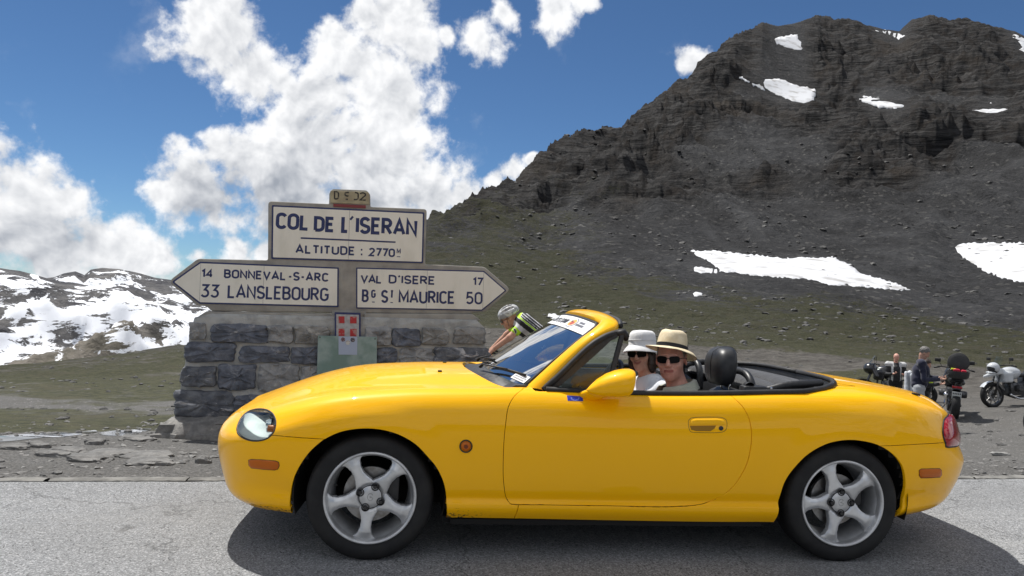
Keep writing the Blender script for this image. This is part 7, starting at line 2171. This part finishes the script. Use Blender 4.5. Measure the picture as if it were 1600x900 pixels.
sl = np.minimum(*[np.linalg.norm(V-lerp(a, b, .60), axis=1) for a, b in ((shN, elN), (shF, elF))])
pan = np.where((up_ < -.025) & (up_ > -.075), 1., 0.); pan = np.where(np.abs(up_-.035) < .010, 2., pan); pan = np.where((up_ > .06) & (np.abs((up_*40) % 1-.5) < .12), 1., pan); pan = np.where((q < -.035)&(up_ > .02), 2., pan); pan = np.where((sl < .062) & (sl > .050), 2., pan)
pan = np.where((np.linalg.norm(V-(nbC+ax_*.14+np.array([0, -.12, .07])), axis=1) < .025), 3., pan)
np_mesh('jersey', V, F, jersey_mat(), cyc, attrs={'panel': pan})
def fSh(p):
    d = cap(p, lerp(nbC, hipC, .72), hipC, .128, .142)
    for sg, kn in ((-1, (bb[0]-.13, -.11, bb[2]+.32)), (1, (bb[0]-.22, .11, bb[2]+.52))): hp = hipC+np.array([0, sg*.08, 0]); d = smin(d, cap(p, hp, lerp(hp, np.array(kn), .75), .098, .074), .04)
    return d
sdf_obj('shorts', fSh, hipC-.65, hipC+.35, .012, MBLK, cyc)
def fHe(p):
    qh = (p-hcC)@RCy; d = ell(qh, (0, -.030, .048), (.096, .132, .094)); d = smax(d, -ell(qh, (0, -.01, .01), (.080, .105, .088)), .004); d = smax(d, -(qh[:, 2]-.012-.10*np.maximum(-qh[:, 1]-.06, 0)), .006)
    for x, y0, y1, z in ((0, -.10, .09, .135), (.040, -.11, .08, .122), (-.040, -.11, .08, .122), (.074, -.10, .05, .092), (-.074, -.10, .05, .092)): d = smax(d, -cap(p, hcC+RCy@np.array([x, y0, z]), hcC+RCy@np.array([x*.9, y1, z]), .016, .011), .003)
    return d
he = sdf_obj('helmet', fHe, hcC-.22, hcC+.22, .0065, M('grey-white helmet', (.55, .55, .54), .3, coat=.5, c2=(.30, .30, .31), scale=14, lo=.5, hi=.55), cyc)
mb = MB(); P = [hcC+RCy@np.array(q) for q in ((-.078, .02, .02), (-.070, .035, -.06), (0, .045, -.118), (.070, .035, -.06), (.078, .02, .02))]; mb.tube([tuple(p_) for p_ in P], .006, 5, flat=.4); mb.build('helmet_strap', MRUB, he, True)
sunglasses(cyc, dict(R=RCy, hc=hcC), .98)

# ================================================================== MOTORCYCLES
MMB = M('black motorcycle paint', (.012, .012, .013), .3, coat=.8)
MENG = M('engine metal', (.14, .14, .145), .45, .8, c2=(.05, .05, .05), scale=14)
MWP = M('white motorcycle paint', (.58, .60, .62), .28, coat=.8, c2=(.48, .50, .52), scale=6)
MPAN = M('dark pannier', (.020, .024, .034), .5, c2=(.035, .04, .05), scale=10)
MRD = M('red cloth', (.45, .015, .04), .7); MHV = M('hi-vis yellow', (.50, .62, .03), .7)
def moto_wheel(parent, x, r, w_, z=None, steer=0., nsp=10):
    e_ = bpy.data.objects.new('wheel', None); COL.objects.link(e_); e_.parent = parent; e_.location = (x, 0, z or r); e_.rotation_euler = (0, 0, steer); e_.empty_display_size = .1
    mb = MB(); pr_ = [(r-w_*.62, -w_*.36), (r-w_*.40, -w_*.5), (r-w_*.14, -w_*.42), (r, -w_*.14), (r, w_*.14), (r-w_*.14, w_*.42), (r-w_*.40, w_*.5), (r-w_*.62, w_*.36)]; mb.lathe(pr_, 48, 'y'); mb.build('tyre', MTY, e_, 60)
    mb = MB(); ri = r-w_*.62; mb.lathe([(ri+.004, -w_*.34), (ri-.02, -w_*.25), (ri-.02, w_*.25), (ri+.004, w_*.34)], 40, 'y')
    for k in range(nsp): a = 2*math.pi*k/nsp; mb.tube([(.04*math.cos(a), 0, .04*math.sin(a)), ((ri-.01)*math.cos(a+.1), 0, (ri-.01)*math.sin(a+.1))], .012, 5)
    mb.lathe([(.0001, -.06), (.05, -.055), (.05, .055), (.0001, .06)], 20, 'y'); mb.build('rim', MENG, e_, 50)
    mb = MB()
    for s_ in (-1, 1): mb.lathe([(.09, s_*.065), (.15, s_*.065), (.15, s_*.071), (.09, s_*.071)], 30, 'y')
    mb.build('brake_disc', MSTL, e_, 50); return e_
def blob(name, fs, lo, hi, mat, parent, h=.014):
    def f(p):
        d = None
        for g_ in fs:
            v = g_(p); d = v if d is None else smin(d, v, .04)
        return d
    return sdf_obj(name, f, lo, hi, h, mat, parent)
def motorcycle(name, label, loc, rz, paint, white=False, beak=False, topcase=None, lean=0.):
    """front towards local -x; a touring machine about 2.15 m long"""
    t_ = thing(name, label, 'motorcycle', loc, rz, None); t_.rotation_euler = (lean, 0, rz)
    moto_wheel(t_, -.78, .325, .12, steer=.0); moto_wheel(t_, .76, .315, .18)
    mb = MB()
    for s_ in (-.09, .09): mb.tube([(-.78, s_, .33), (-.56, s_, .92)], [.030, .024], 10)
    mb.tube([(-.56, -.10, .90), (-.56, .10, .90)], .02, 8); mb.build('fork', MMB, t_, True)
    mb = MB(); V = []
    for i, a in enumerate(np.linspace(rad(35), rad(160), 12)):
        for y_ in (-.07, 0, .07): V.append((-.78+.355*math.cos(math.pi-a), y_, .325+.355*math.sin(a)+(.012 if y_ == 0 else 0)))
    mb.add(V, [(i*3+k, i*3+k+1, i*3+k+4, i*3+k+3) for i in range(11) for k in range(2)]); mb.build('front_mudguard', paint if beak else MMB, t_, True)
    blob('tank', [lambda p: ell(p, (-.22, 0, .88), (.30, .17, .17)), lambda p: rbox(p, (-.40, 0, .78), (.14, .19, .14), .06)], (-.7, -.35, .5), (.2, .35, 1.15), paint, t_)
    if beak:
        blob('front_fairing', [lambda p: cap(p, (-.62, 0, .90), (-.98, 0, .80), .085, .03), lambda p: rbox(p, (-.60, 0, .93), (.10, .13, .08), .04)], (-1.1, -.25, .65), (-.35, .25, 1.1), paint, t_, .012)
    else:
        blob('front_fairing', [lambda p: ell(p, (-.62, 0, .95), (.18, .19, .16)), lambda p: cap(p, (-.45, -.2, .75), (-.55, -.12, .95), .06), lambda p: cap(p, (-.45, .2, .75), (-.55, .12, .95), .06)], (-1., -.4, .6), (-.3, .4, 1.2), paint, t_)
    mb = MB(); mb.lathe([(.0001, -.03), (.05, -.02), (.062, 0), (.062, .05)], 20, 'x', (-.74, -.055, .94)); mb.lathe([(.0001, -.03), (.05, -.02), (.062, 0), (.062, .05)], 20, 'x', (-.74, .055, .94)); mb.build('headlamp', MREF, t_, 40)
    mb = MB(); V = [(lerp(-.72, -.52, j/5), (lerp(.17, .12, j/5))*math.sin(lerp(-1, 1, i/8)*1.3), 1.0+.32*j/5) for i in range(9) for j in range(6)]; V = [(x+.10*(1-math.cos((y/.17)*1.2)), y, z) for x, y, z in V]
    mb.add(V, [(i*6+j, (i+1)*6+j, (i+1)*6+j+1, i*6+j+1) for i in range(8) for j in range(5)]); mb.build('windscreen', MGL, t_, True)
    mb = MB(); mb.tube(spline2([(-.42, -.42, 1.06), (-.50, -.28, 1.10), (-.52, 0, 1.08), (-.50, .28, 1.10), (-.42, .42, 1.06)], 5), .014, 8)
    for s_ in (-1, 1): mb.tube([(-.42, s_*.43, 1.06), (-.45, s_*.31, 1.09)], .020, 8); mb.tube([(-.48, s_*.26, 1.10), (-.50, s_*.34, 1.24)], .006, 6); mb.box((-.50, s_*.36, 1.25), (.02, .13, .08), bev=.008)
    mb.build('handlebar', MRUB, t_, True)
    blob('saddle', [lambda p: rbox(p, (.16, 0, .83), (.26, .13, .05), .045), lambda p: rbox(p, (.50, 0, .89), (.22, .14, .05), .045)], (-.2, -.25, .7), (.85, .25, 1.05), MVIN, t_)
    mb = MB(); mb.box((-.12, 0, .48), (.42, .28, .32), bev=.04)
    for s_ in (-1, 1): mb.lathe([(.0001, s_*.30), (.075, s_*.29), (.085, s_*.24), (.085, s_*.10)], 20, 'y', (-.16, 0, .50))
    mb.tube([(-.42, 0, .70), (-.44, 0, .35), (-.1, 0, .25), (.2, 0, .3)], .028, 8); mb.build('engine', MENG, t_, 40)
    mb = MB()
    for s_ in (-.1, .1): mb.tube([(.1, s_, .42), (.76, s_, .315)], .030, 8)
    mb.tube([(.0, 0, .60), (.78, 0, .84)], .024, 8); mb.tube([(-.45, 0, .90), (.0, 0, .55)], .035, 8); mb.build('frame', MMB, t_, True)
    mb = MB(); mb.tube(spline2([(-.35, -.12, .35), (-.1, -.16, .24), (.3, -.16, .30), (.48, -.17, .42), (.86, -.20, .56)], 4), [.025]*13+[.05]*4, 10); mb.build('exhaust', MCHR, t_, True)
    mb = MB(); mb.tube([(.02, -.1, .30), (.06, -.30, .02)], .012, 6); mb.box((.06, -.31, .008), (.08, .05, .012)); mb.build('side_stand', MMB, t_)
    mb = MB(); mb.box((.93, 0, .74), (.04, .20, .06), bev=.01); mb.build('rear_light', MREDL, t_, 30)
    mb = MB(); mb.box((.80, 0, .66), (.34, .16, .02), Matrix.Rotation(-.3, 3, 'Y')); mb.build('rear_mudguard', MMB, t_)
    mb = MB(); mb.box((.975, 0, .56), (.006, .19, .17), Matrix.Rotation(.25, 3, 'Y')); np_ = mb.build('number_plate', M('plate', (.55, .58, .58), .5) if 'plate' not in bpy.data.materials else bpy.data.materials['plate'], t_)
    mb = MB(); 
    for zz in (.60, .53):
        for k in range(5): mb.box((.981+(.56-zz)*-.25, -.07+k*.034, zz), (.004, .018, .040), Matrix.Rotation(.25, 3, 'Y'))
    mb.build('plate_marks', MINK, np_)
    return t_
def panniers(t_, mat=MPAN):
    for s_ in (-1, 1):
        mb = MB(); mb.box((.60, s_*.32, .62), (.46, .20, .40), bev=.05); pn = mb.build('pannier', mat, t_, 40)
        mb = MB(); mb.box((.60, s_*.425, .66), (.40, .006, .03)); mb.build('pannier_strap', MENG, pn)
def top_case(t_, mat=MBLK, open_=False, r=.23):
    mb = MB(); 
    prof = [(.0001, -.10), (r*.80, -.10), (r*.97, -.05), (r, .03), (r, .07)]
    V = []; 
    mb.lathe([(a, b) for a, b in prof]+[(r*.93, .07), (r*.9, -.02), (.0001, -.04)], 36, 'z', (.84, 0, 1.04))
    tc_ = mb.build('top_case', mat, t_, 40)
    if open_:
        mb = MB(); mb.lathe([(.0001, -.03), (r*.7, -.045), (r*.98, -.01), (r, .05), (r*.94, .05), (r*.9, .01), (.0001, -.01)], 36, 'z')
        o = mb.build('case_lid', mat, tc_, 40); o.location = (.66, 0, 1.30); o.rotation_euler = (0, rad(-100), 0)
        mb = MB(); mb.box((.92, .10, 1.12), (.16, .10, .06), bev=.02); mb.box((.90, -.04, 1.125), (.12, .14, .07), bev=.03); mb.build('red_bag', MRD, tc_, 40)
        mb = MB(); mb.box((.82, -.10, 1.14), (.10, .10, .04), bev=.01); mb.build('yellow_vest', MHV, tc_, 40)
    return tc_
def place(px, py, Y):
    p_ = world_at(px, py, Y); return (p_[0], Y, ground_z(p_[0], Y)-.004)
# black machine seen from behind
g1 = 'motorcycles parked on the gravel'
m1 = motorcycle('motorcycle', 'black motorcycle seen from behind with its round top case open', place(1487, 636, 17.9), rad(-117), MMB, lean=rad(-3)); m1['group'] = g1
top_case(m1, MBLK, True, .225)
mb = MB(); 
m2 = motorcycle('motorcycle', 'white motorcycle with dark panniers and a white helmet on its screen', place(1592, 636, 19.4), rad(10), MWP, True, True, lean=rad(-4)); m2['group'] = g1; m2.location.z -= .05; m2.rotation_euler.y = rad(-1.5)
panniers(m2); top_case(m2, MPAN, False, .22)
m3 = motorcycle('motorcycle', 'black motorcycle half hidden behind the boot of the yellow roadster', place(1396, 640, 21.0), rad(-22), MMB, lean=rad(-3)); m3['group'] = g1
panniers(m3, MBLK)
m4 = motorcycle('motorcycle', 'motorcycle at the right edge, only its front tyre showing', place(1738, 705, 11.0), rad(-24), MMB, lean=rad(-3)); m4['group'] = g1
# helmet hung on the white machine
hp_ = world_at(1552, 575, 18.9)
hel = thing('helmet', 'white flip-up motorcycle helmet resting on the white motorcycle', 'helmet', tuple(hp_), rad(20))
def fMH(p):
    d = ell(p, (0, 0, 0), (.165, .135, .145)); d = smax(d, -ell(p, (-.02, 0, -.04), (.14, .11, .13)), .006); d = smax(d, -rbox(p, (-.16, 0, -.03), (.08, .11, .055), .02, Ry(.3)), .01); d = smin(d, smax(ell(p, (-.085, 0, -.115), (.11, .11, .035)), -ell(p, (-.05, 0, -.10), (.09, .09, .06)), .01), .01); return d
sdf_obj('shell', fMH, (-.25, -.2, -.22), (.22, .2, .2), .009, MWP, hel)
mb = MB(); mb.lathe([(.0001, .142), (.03, .140), (.034, .13)], 16, 'y', (-.01, 0, .01)); mb.build('visor_pivot', MBLK, hel, 40)
sdf_obj('padding', lambda p: ell(p, (.01, 0, -.03), (.13, .105, .115)), (-.2, -.2, -.2), (.2, .2, .2), .012, MBLK, hel)
jk = bpy.data.objects.new('draped_jacket', None)

# ================================================================== MOTORCYCLISTS
def stander(label, px, py_head, Y, H, yaw, sk, top, legs, hair, hr_bald=False, arms=None, headpitch=-20, slim=1., cat='person', gz=None, lean=0.):
    p_ = world_at(px, py_head, Y); gz_ = ground_z(p_[0], Y) if gz is None else gz
    t_ = thing('person', label, 'person', (p_[0], Y, gz_), yaw)     # faces local +y
    s_ = H/1.75; Rr = Rx(rad(headpitch)); hc_ = np.array([0, .03+lean, 1.62])*s_; nb_ = np.array([0, -.01+lean*.8, 1.47])*s_; hip_ = np.array([0, 0, .93])*s_
    shl = [np.array([sg*.19*slim, -.01+lean*.8, 1.42])*s_ for sg in (-1, 1)]
    if arms is None: arms = [((-.24, .05, 1.13), (-.14, .30, 1.15)), ((.24, .05, 1.13), (.12, .32, 1.17))]
    el_ = [np.array(a[0])*s_ for a in arms]; wr_ = [np.array(a[1])*s_ for a in arms]
    kn_ = [np.array([sg*.10, .03, .50])*s_ for sg in (-1, 1)]; an_ = [np.array([sg*.12, -.02, .09])*s_ for sg in (-1, 1)]
    def torso(p, g=0.): return smin(cap(p, nb_-np.array([0, 0, .20])*s_, hip_+np.array([0, 0, .08]), .145*slim*s_+g, .135*slim*s_+g), cap(p, shl[0], shl[1], .068*s_+g), .06)
    def body(p):
        d = head_sdf(p, hc_, Rr, s_, 0.); d = smin(d, cap(p, hc_+Rr@np.array([0, -.02, -.06])*s_, nb_, .052*s_), .02); d = smin(d, torso(p, -.01), .03)
        for k in range(2):
            d = smin(d, cap(p, shl[k], el_[k], .048*s_, .038*s_), .03); d = smin(d, cap(p, el_[k], wr_[k], .038*s_, .026*s_), .02)
            dn = wr_[k]-el_[k]; d = smin(d, hand_sdf(p, wr_[k], dn/np.linalg.norm(dn)+np.array([0, .2, .1]), (0, .3, .8), .95*s_, .9, 1 if k else -1), .012)
            d = smin(d, cap(p, hip_+np.array([(k*2-1)*.09, 0, -.02]), kn_[k], .088*s_, .060*s_), .03); d = smin(d, cap(p, kn_[k], an_[k], .058*s_, .040*s_), .02)
            d = smin(d, cap(p, an_[k]+np.array([0, -.03, -.045]), an_[k]+np.array([0, .15, -.055]), .036*s_, .030*s_), .02)
        return d
    sdf_obj('body', body, (-.5, -.4, -.02), (.5, .6, 1.85*s_), .013, sk, t_)
    def jac(p):
        d = torso(p, .014)
        for k in range(2): d = smin(d, cap(p, shl[k], el_[k], .064*s_, .052*s_), .03); d = smin(d, cap(p, el_[k], lerp(el_[k], wr_[k], .88), .052*s_, .040*s_), .02)
        d = smax(d, -cap(p, nb_+np.array([0, 0, .02]), hc_, .060*s_, .08*s_), .008)
        return d+.004*np.sin(p[:, 2]*45+4*pnoise(p*7))
    V, F = snet(jac, (-.5, -.4, .8*s_), (.5, .55, 1.6*s_), .012); jo = np_mesh('jacket', V, F, top, t_, attrs={'panel': sm(.05, .07, np.abs(V[:, 0]))*(V[:, 2] > 1.36*s_)+(np.abs(np.abs(V[:, 0])-.10) < .02)})
    def tro(p):
        d = ell(p, hip_, (.155*slim*s_, .125*s_, .14*s_))
        for k in range(2): d = smin(d, cap(p, hip_+np.array([(k*2-1)*.09, 0, -.02]), kn_[k], .100*s_, .075*s_), .03); d = smin(d, cap(p, kn_[k], an_[k], .072*s_, .060*s_), .02)
        return d+.004*np.sin(p[:, 2]*38+4*pnoise(p*6))
    sdf_obj('trousers', tro, (-.45, -.35, .02), (.45, .45, 1.15*s_), .014, legs, t_)
    mb = MB()
    for k in range(2): a_ = an_[k]; mb.box((a_[0], a_[1]+.06, .045), (.105, .30, .09), bev=.03)
    mb.build('boots', MBLK, t_, 40)
    if hair is not None: sdf_obj('hair', lambda p: smax(ell((p-hc_)@Rr, (0, -.016*s_, .042*s_), (.082*s_, .100*s_, .090*s_))+.005*fbm(p*30, 2), -ell((p-hc_)@Rr, (0, .090*s_, -.035*s_), (.12*s_, .115*s_, .105*s_)), .006), hc_-.15, hc_+.15, .008, hair, t_)
    return t_, dict(R=Rr, hc=hc_, wr=wr_, s=s_)
MJN = cloth('navy jacket', (.016, .018, .038), (.028, .030, .055), .6, 5)
MLG = cloth('light grey trousers', (.36, .37, .39), (.28, .29, .31), .6, 5)
MBK = cloth('black riding cloth', (.012, .012, .014), (.022, .022, .024), .6, 5)
def two_tone():
    m = M('black and white riding jacket', (.02, .02, .02), .7); t, b = mtree(m); at = t.n('ShaderNodeAttribute', attribute_name='panel').outputs['Fac']
    t.link(t.mix(t.mr(at, .4, .6), (.018, .018, .02), (.50, .50, .50)), b.inputs['Base Color']); return m
P1, I1 = stander('grey-haired man in a navy jacket looking down at the phone in his hands', 1437, 566, 14.6, 1.70, rad(-116), MSK3, MJN, MLG, MGREY, headpitch=-30, lean=.05,
    arms=[((-.22, .10, 1.12), (-.08, .36, 1.14)), ((.22, .08, 1.10), (.08, .36, 1.12))])
mb = MB(); c_ = I1['wr'][0]*.5+I1['wr'][1]*.5+np.array([0, .10, .05]); mb.box(tuple(c_), (.075, .010, .15), Matrix.Rotation(-.7, 3, 'X'), .004); ph_o = mb.build('phone', MBLK, None, 40)
ph_o.location = P1.location; ph_o.rotation_euler = P1.rotation_euler; ph_o.name = 'phone'; tag(ph_o, 'dark phone held by the grey-haired man in the navy jacket', 'phone')
P2, I2 = stander('bald motorcyclist in a black and white jacket standing behind the parked black motorcycle', 1400, 562, 19.0, 1.52, rad(165), MSK, two_tone(), MBK, None, headpitch=-38, slim=1.1)
P3, I3 = stander('motorcyclist in black with a hi-vis band standing behind the grey-haired man', 1446, 572, 15.6, 1.50, rad(-120), MSK3, MBK, MBK, MHAIR, headpitch=-20)
o_ = sdf_obj('hi_vis_band', lambda p: smax(cap(p, (0, -.01, 1.30), (0, 0, .9), .158, .150), np.abs(p[:, 2]-1.04)-.07, .004), (-.3, -.3, .85), (.3, .3, 1.25), .014, MHV, P3)
# pale jacket carried over the rider's arm, hanging between the two men
def fPJ(p): return smin(rbox(p, (0, 0, .42), (.075, .06, .36), .05), rbox(p, (.04, .02, .12), (.13, .07, .13), .05), .05)+.012*np.sin(p[:, 0]*70+p[:, 2]*5)+.006*pnoise(p*16)
pjp = world_at(1420, 607, 14.9)
pj = thing('jacket', 'silvery white riding jacket hanging behind the back of the grey-haired man', 'jacket', (pjp[0], 14.9, world_at(1420, 641, 14.9)[2]), 0)
sdf_obj('hanging_cloth', fPJ, (-.25, -.2, -.1), (.3, .2, .9), .011, cloth('silver white fabric', (.60, .62, .65), (.42, .44, .47), .8, 9), pj)
sdf_obj('sleeve', lambda p: cap(p, (.02, -.08, .70), (.03, -.10, .25), .045, .035)+.006*pnoise(p*20), (-.2, -.3, .1), (.25, .1, .85), .011, bpy.data.materials['silver white fabric'], pj)
bpy.data.objects.remove(jk)

# ================================================================== LOOSE STONES, SLABS, POOLS
MSL = stone_mat('slate slab', (.10, .098, .094), (.20, .195, .186), (.29, .285, .27))
def on_ground(px, py):
    a, D = hit_terrain(px, py, 3., 200.); x, y = D*math.sin(a), D*math.cos(a); return x, y, ground_z(x, y)
SLABS = [(172, 711, .42, 'pale flat slab', .09), (230, 713, .36, 'flat grey slab'), (236, 724, .34, 'low grey slab', .05), (140, 719, .30, 'dark-edged slab'), (85, 712, .26, 'grey slab'), (20, 701, .22, 'dark stone'), (212, 688, .30, 'dark split slab'), (318, 723, .13, 'small pale stone'), (60, 698, .20, 'broken slate'), (150, 694, .18, 'thin slate'), (105, 709, .30, 'buried slab')]
labs = ['large pale flat slab on the gravel left of the plinth', 'flat grey slab on the gravel nearest below the plinth foot', 'low grey slab just in front of the larger one by the plinth', 'thick slate with a dark edge in the middle of the gravel', 'weathered grey slab lying at the left of the gravel', 'dark stone near the puddle at the left edge', 'dark split slab beside the puddle near the plinth', 'small pale stone near the nose of the yellow car', 'broken slate beside the left end of the puddle', 'thin slate between the puddle and the pale slab', 'half-buried slab left of the thick slate']
rn = np.random.RandomState(5)
for k, sdt in enumerate(SLABS):
    x, y, z = on_ground(sdt[0], sdt[1])
    w_ = sdt[2]; o = rock_mesh('stone_slab', (x, y, z+.002), (w_*.48, w_*.30, .030+.016*rn.rand()), k+1, MSL, None, 4, rot=rn.rand()*.5-.25, freq=1.6, amp=.30)
    tag(o, labs[k], 'stone', 'slabs lying on the roadside gravel')
x, y, z = on_ground(1563, 712); o = rock_mesh('stone_slab', (x, y, z+.02), (.13, .06, .035), 31, MS_L, None, 3, rot=-.2); tag(o, 'pale stone on the gravel behind the rear bumper of the roadster', 'stone', 'slabs lying on the roadside gravel')
x, y, z = on_ground(1476, 727)
# scattered rubble as one mass
def rubble(name, n, fx, smin_, smax_, mat, seed, flat=.5):
    rn = np.random.RandomState(seed); base = []
    for k in range(7):
        bm = bmesh.new(); bmesh.ops.create_icosphere(bm, subdivisions=1, radius=1); A = np.array([v.co for v in bm.verts]); A = A*(1+fbm(A*1.3+k*5, 2)[:, None]*.6); F = np.array([[v.index for v in f.verts] for f in bm.faces]); bm.free(); base.append((A, F))
    Vs, Fs = [], []; b0 = 0
    X, Y, Z, S_r = fx(rn, n, smin_, smax_)
    for i in range(len(X)):
        A, F = base[i % 7]; a = rn.rand()*6.28; s_ = S_r[i]; r_ = np.array([1, .6+.4*rn.rand(), flat*(.5+.7*rn.rand())])*s_
        Q = A*r_; c, s = math.cos(a), math.sin(a); Q = np.stack([Q[:, 0]*c-Q[:, 1]*s+X[i], Q[:, 0]*s+Q[:, 1]*c+Y[i], Q[:, 2]+Z[i]+s_*.1], -1)
        Vs.append(Q); Fs.append(F+b0); b0 += len(A)
    o = np_mesh(name, np.concatenate(Vs), np.concatenate(Fs), mat, smooth=False); tag(o, kind='stuff'); return o
def gz_vec(X, Y):
    D = np.hypot(X, Y); A = np.arctan2(X, Y)
    ia = np.clip(np.searchsorted(AZ, A)-1, 0, na-2); fa = (A-AZ[ia])/(AZ[ia+1]-AZ[ia]); ir = np.clip(np.searchsorted(RD, D)-1, 0, nr-2); fr = (D-RD[ir])/(RD[ir+1]-RD[ir])
    g = Hgrid; return (g[ia, ir]*(1-fa)+g[ia+1, ir]*fa)*(1-fr)+(g[ia, ir+1]*(1-fa)+g[ia+1, ir+1]*fa)*fr
def near_f(rn, n, a, b):
    u = rn.rand(n)*13-5.0; t = rn.rand(n)**1.5*4.2+.12; Y = road_edge(u)+t; S_r = a+(b-a)*rn.rand(n)**4
    cl = fbm(np.stack([u*1.2, Y*1.2, u*0], -1), 2) > -.15; u, Y, S_r = u[cl], Y[cl], S_r[cl]
    return u, Y, gz_vec(u, Y), S_r
rubble('gravel_stones', 5200, near_f, .006, .045, MSL, 11, .45)
rubble('gravel_stones', 700, near_f, .004, .03, MS_L, 14, .5)
def mid_f(rn, n, a, b):
    A = rad(-42)+rn.rand(n)*rad(80); D = 9+rn.rand(n)**1.6*55; S_r = (a+(b-a)*rn.rand(n)**3)*(D/20)**.5; X, Y = D*np.sin(A), D*np.cos(A)
    cl = fbm(np.stack([X*.15, Y*.15, X*0], -1), 3) > -.05; X, Y, S_r = X[cl], Y[cl], S_r[cl]; return X, Y, gz_vec(X, Y), S_r
MSCR = stone_mat('scree stone', (.055, .054, .052), (.12, .117, .112), (.22, .215, .20))
rubble('scattered_stones', 4200, mid_f, .012, .10, MSCR, 12, .5)
def far_f(rn, n, a, b):
    A = rad(-5)+rn.rand(n)*rad(43); D = 60+rn.rand(n)**1.3*330; S_r = (a+(b-a)*rn.rand(n)**4)*(D/150)**.7; X, Y = D*np.sin(A), D*np.cos(A)
    cl = fbm(np.stack([X*.03, Y*.03, X*0], -1), 3) > -.1; X, Y, S_r = X[cl], Y[cl], S_r[cl]; return X, Y, gz_vec(X, Y), S_r
rubble('scree_boulders', 5000, far_f, .10, .8, MSCR, 13, .42)
# road-side kerb stones: a broken line of edging
ke = []
u0 = -3.4
k = 0
MKB = M('worn edging', (.21, .205, .19), .95, c2=(.13, .127, .118), scale=9, detail=7, bump=.7, bscale=70, bdist=.005)
def edge_piece(u0, u1, seed):
    rn = np.random.RandomState(seed); n = 24; V = []
    for i in range(n+1):
        u = lerp(u0, u1, i/n); y = road_edge(u); w_ = .085*(1 if 0 < i < n else .8)+.012*float(fbm(np.array([[u*6, seed, 0]]), 2)[0])
        for (o_, z_) in ((-.004, -.02), (-.002, .005), (.02, .011), (w_*.8, .010), (w_, .002), (w_+.01, -.04)): V.append((u, y+o_+.010*float(fbm(np.array([[u*9, o_*30, seed]]), 2)[0]), z_+.004*float(fbm(np.array([[u*20, o_*40, seed]]), 2)[0])))
    F = [(i*6+k, (i+1)*6+k, (i+1)*6+k+1, i*6+k+1) for i in range(n) for k in range(5)]
    mb = MB(); mb.add(V, F); return mb.build('kerb_stone', MKB, None, 40)
segs = [(-3.6, -2.78), (-2.75, -1.98), (-1.97, -1.5), (-1.49, -.9), (-.89, .2), (.21, 1.4), (1.41, 2.6), (2.61, 3.5), (3.51, 4.3), (4.31, 5.2)]
for k, (a, b) in enumerate(segs):
    o = edge_piece(a, b, k); o['kind'] = 'structure'; o.name = 'kerb'
# meltwater pool
MWAT = M('meltwater', (.05, .06, .07), .03, spec=.9, ior=1.33, bump=.04, bscale=12, bdist=.003)
def pool(pts, name='puddle'):
    P = []
    for x, y in spline2(pts, 9, True): gx_, gy_, gz_ = on_ground(x, y); P.append((gx_, gy_, gz_))
    zz = float(np.median([p[2] for p in P]))+.006
    bm = bmesh.new(); vs = [bm.verts.new((p[0], p[1], p[2]+.003)) for p in P]; bm.faces.new(vs); bmesh.ops.triangulate(bm, faces=bm.faces[:]); bmesh.ops.recalc_face_normals(bm, faces=bm.faces[:])
    if sum(f.normal.z for f in bm.faces) < 0: bmesh.ops.reverse_faces(bm, faces=bm.faces[:])
    me = bpy.data.meshes.new(name); bm.to_mesh(me); bm.free(); me.materials.append(MWAT); me.shade_smooth(); tag(link(name, me), kind='structure')
pool([(-20, 683), (20, 680), (60, 677.5), (100, 675.5), (135, 674), (148, 672.5), (150, 676), (120, 680), (95, 683), (70, 684), (40, 687), (10, 690), (-20, 690)])
pool([(156, 676), (175, 673.5), (200, 672), (218, 672), (220, 676), (200, 680), (180, 681), (160, 680)])
pool([(214, 671), (225, 669.5), (236, 669.8), (234, 673), (222, 674)])
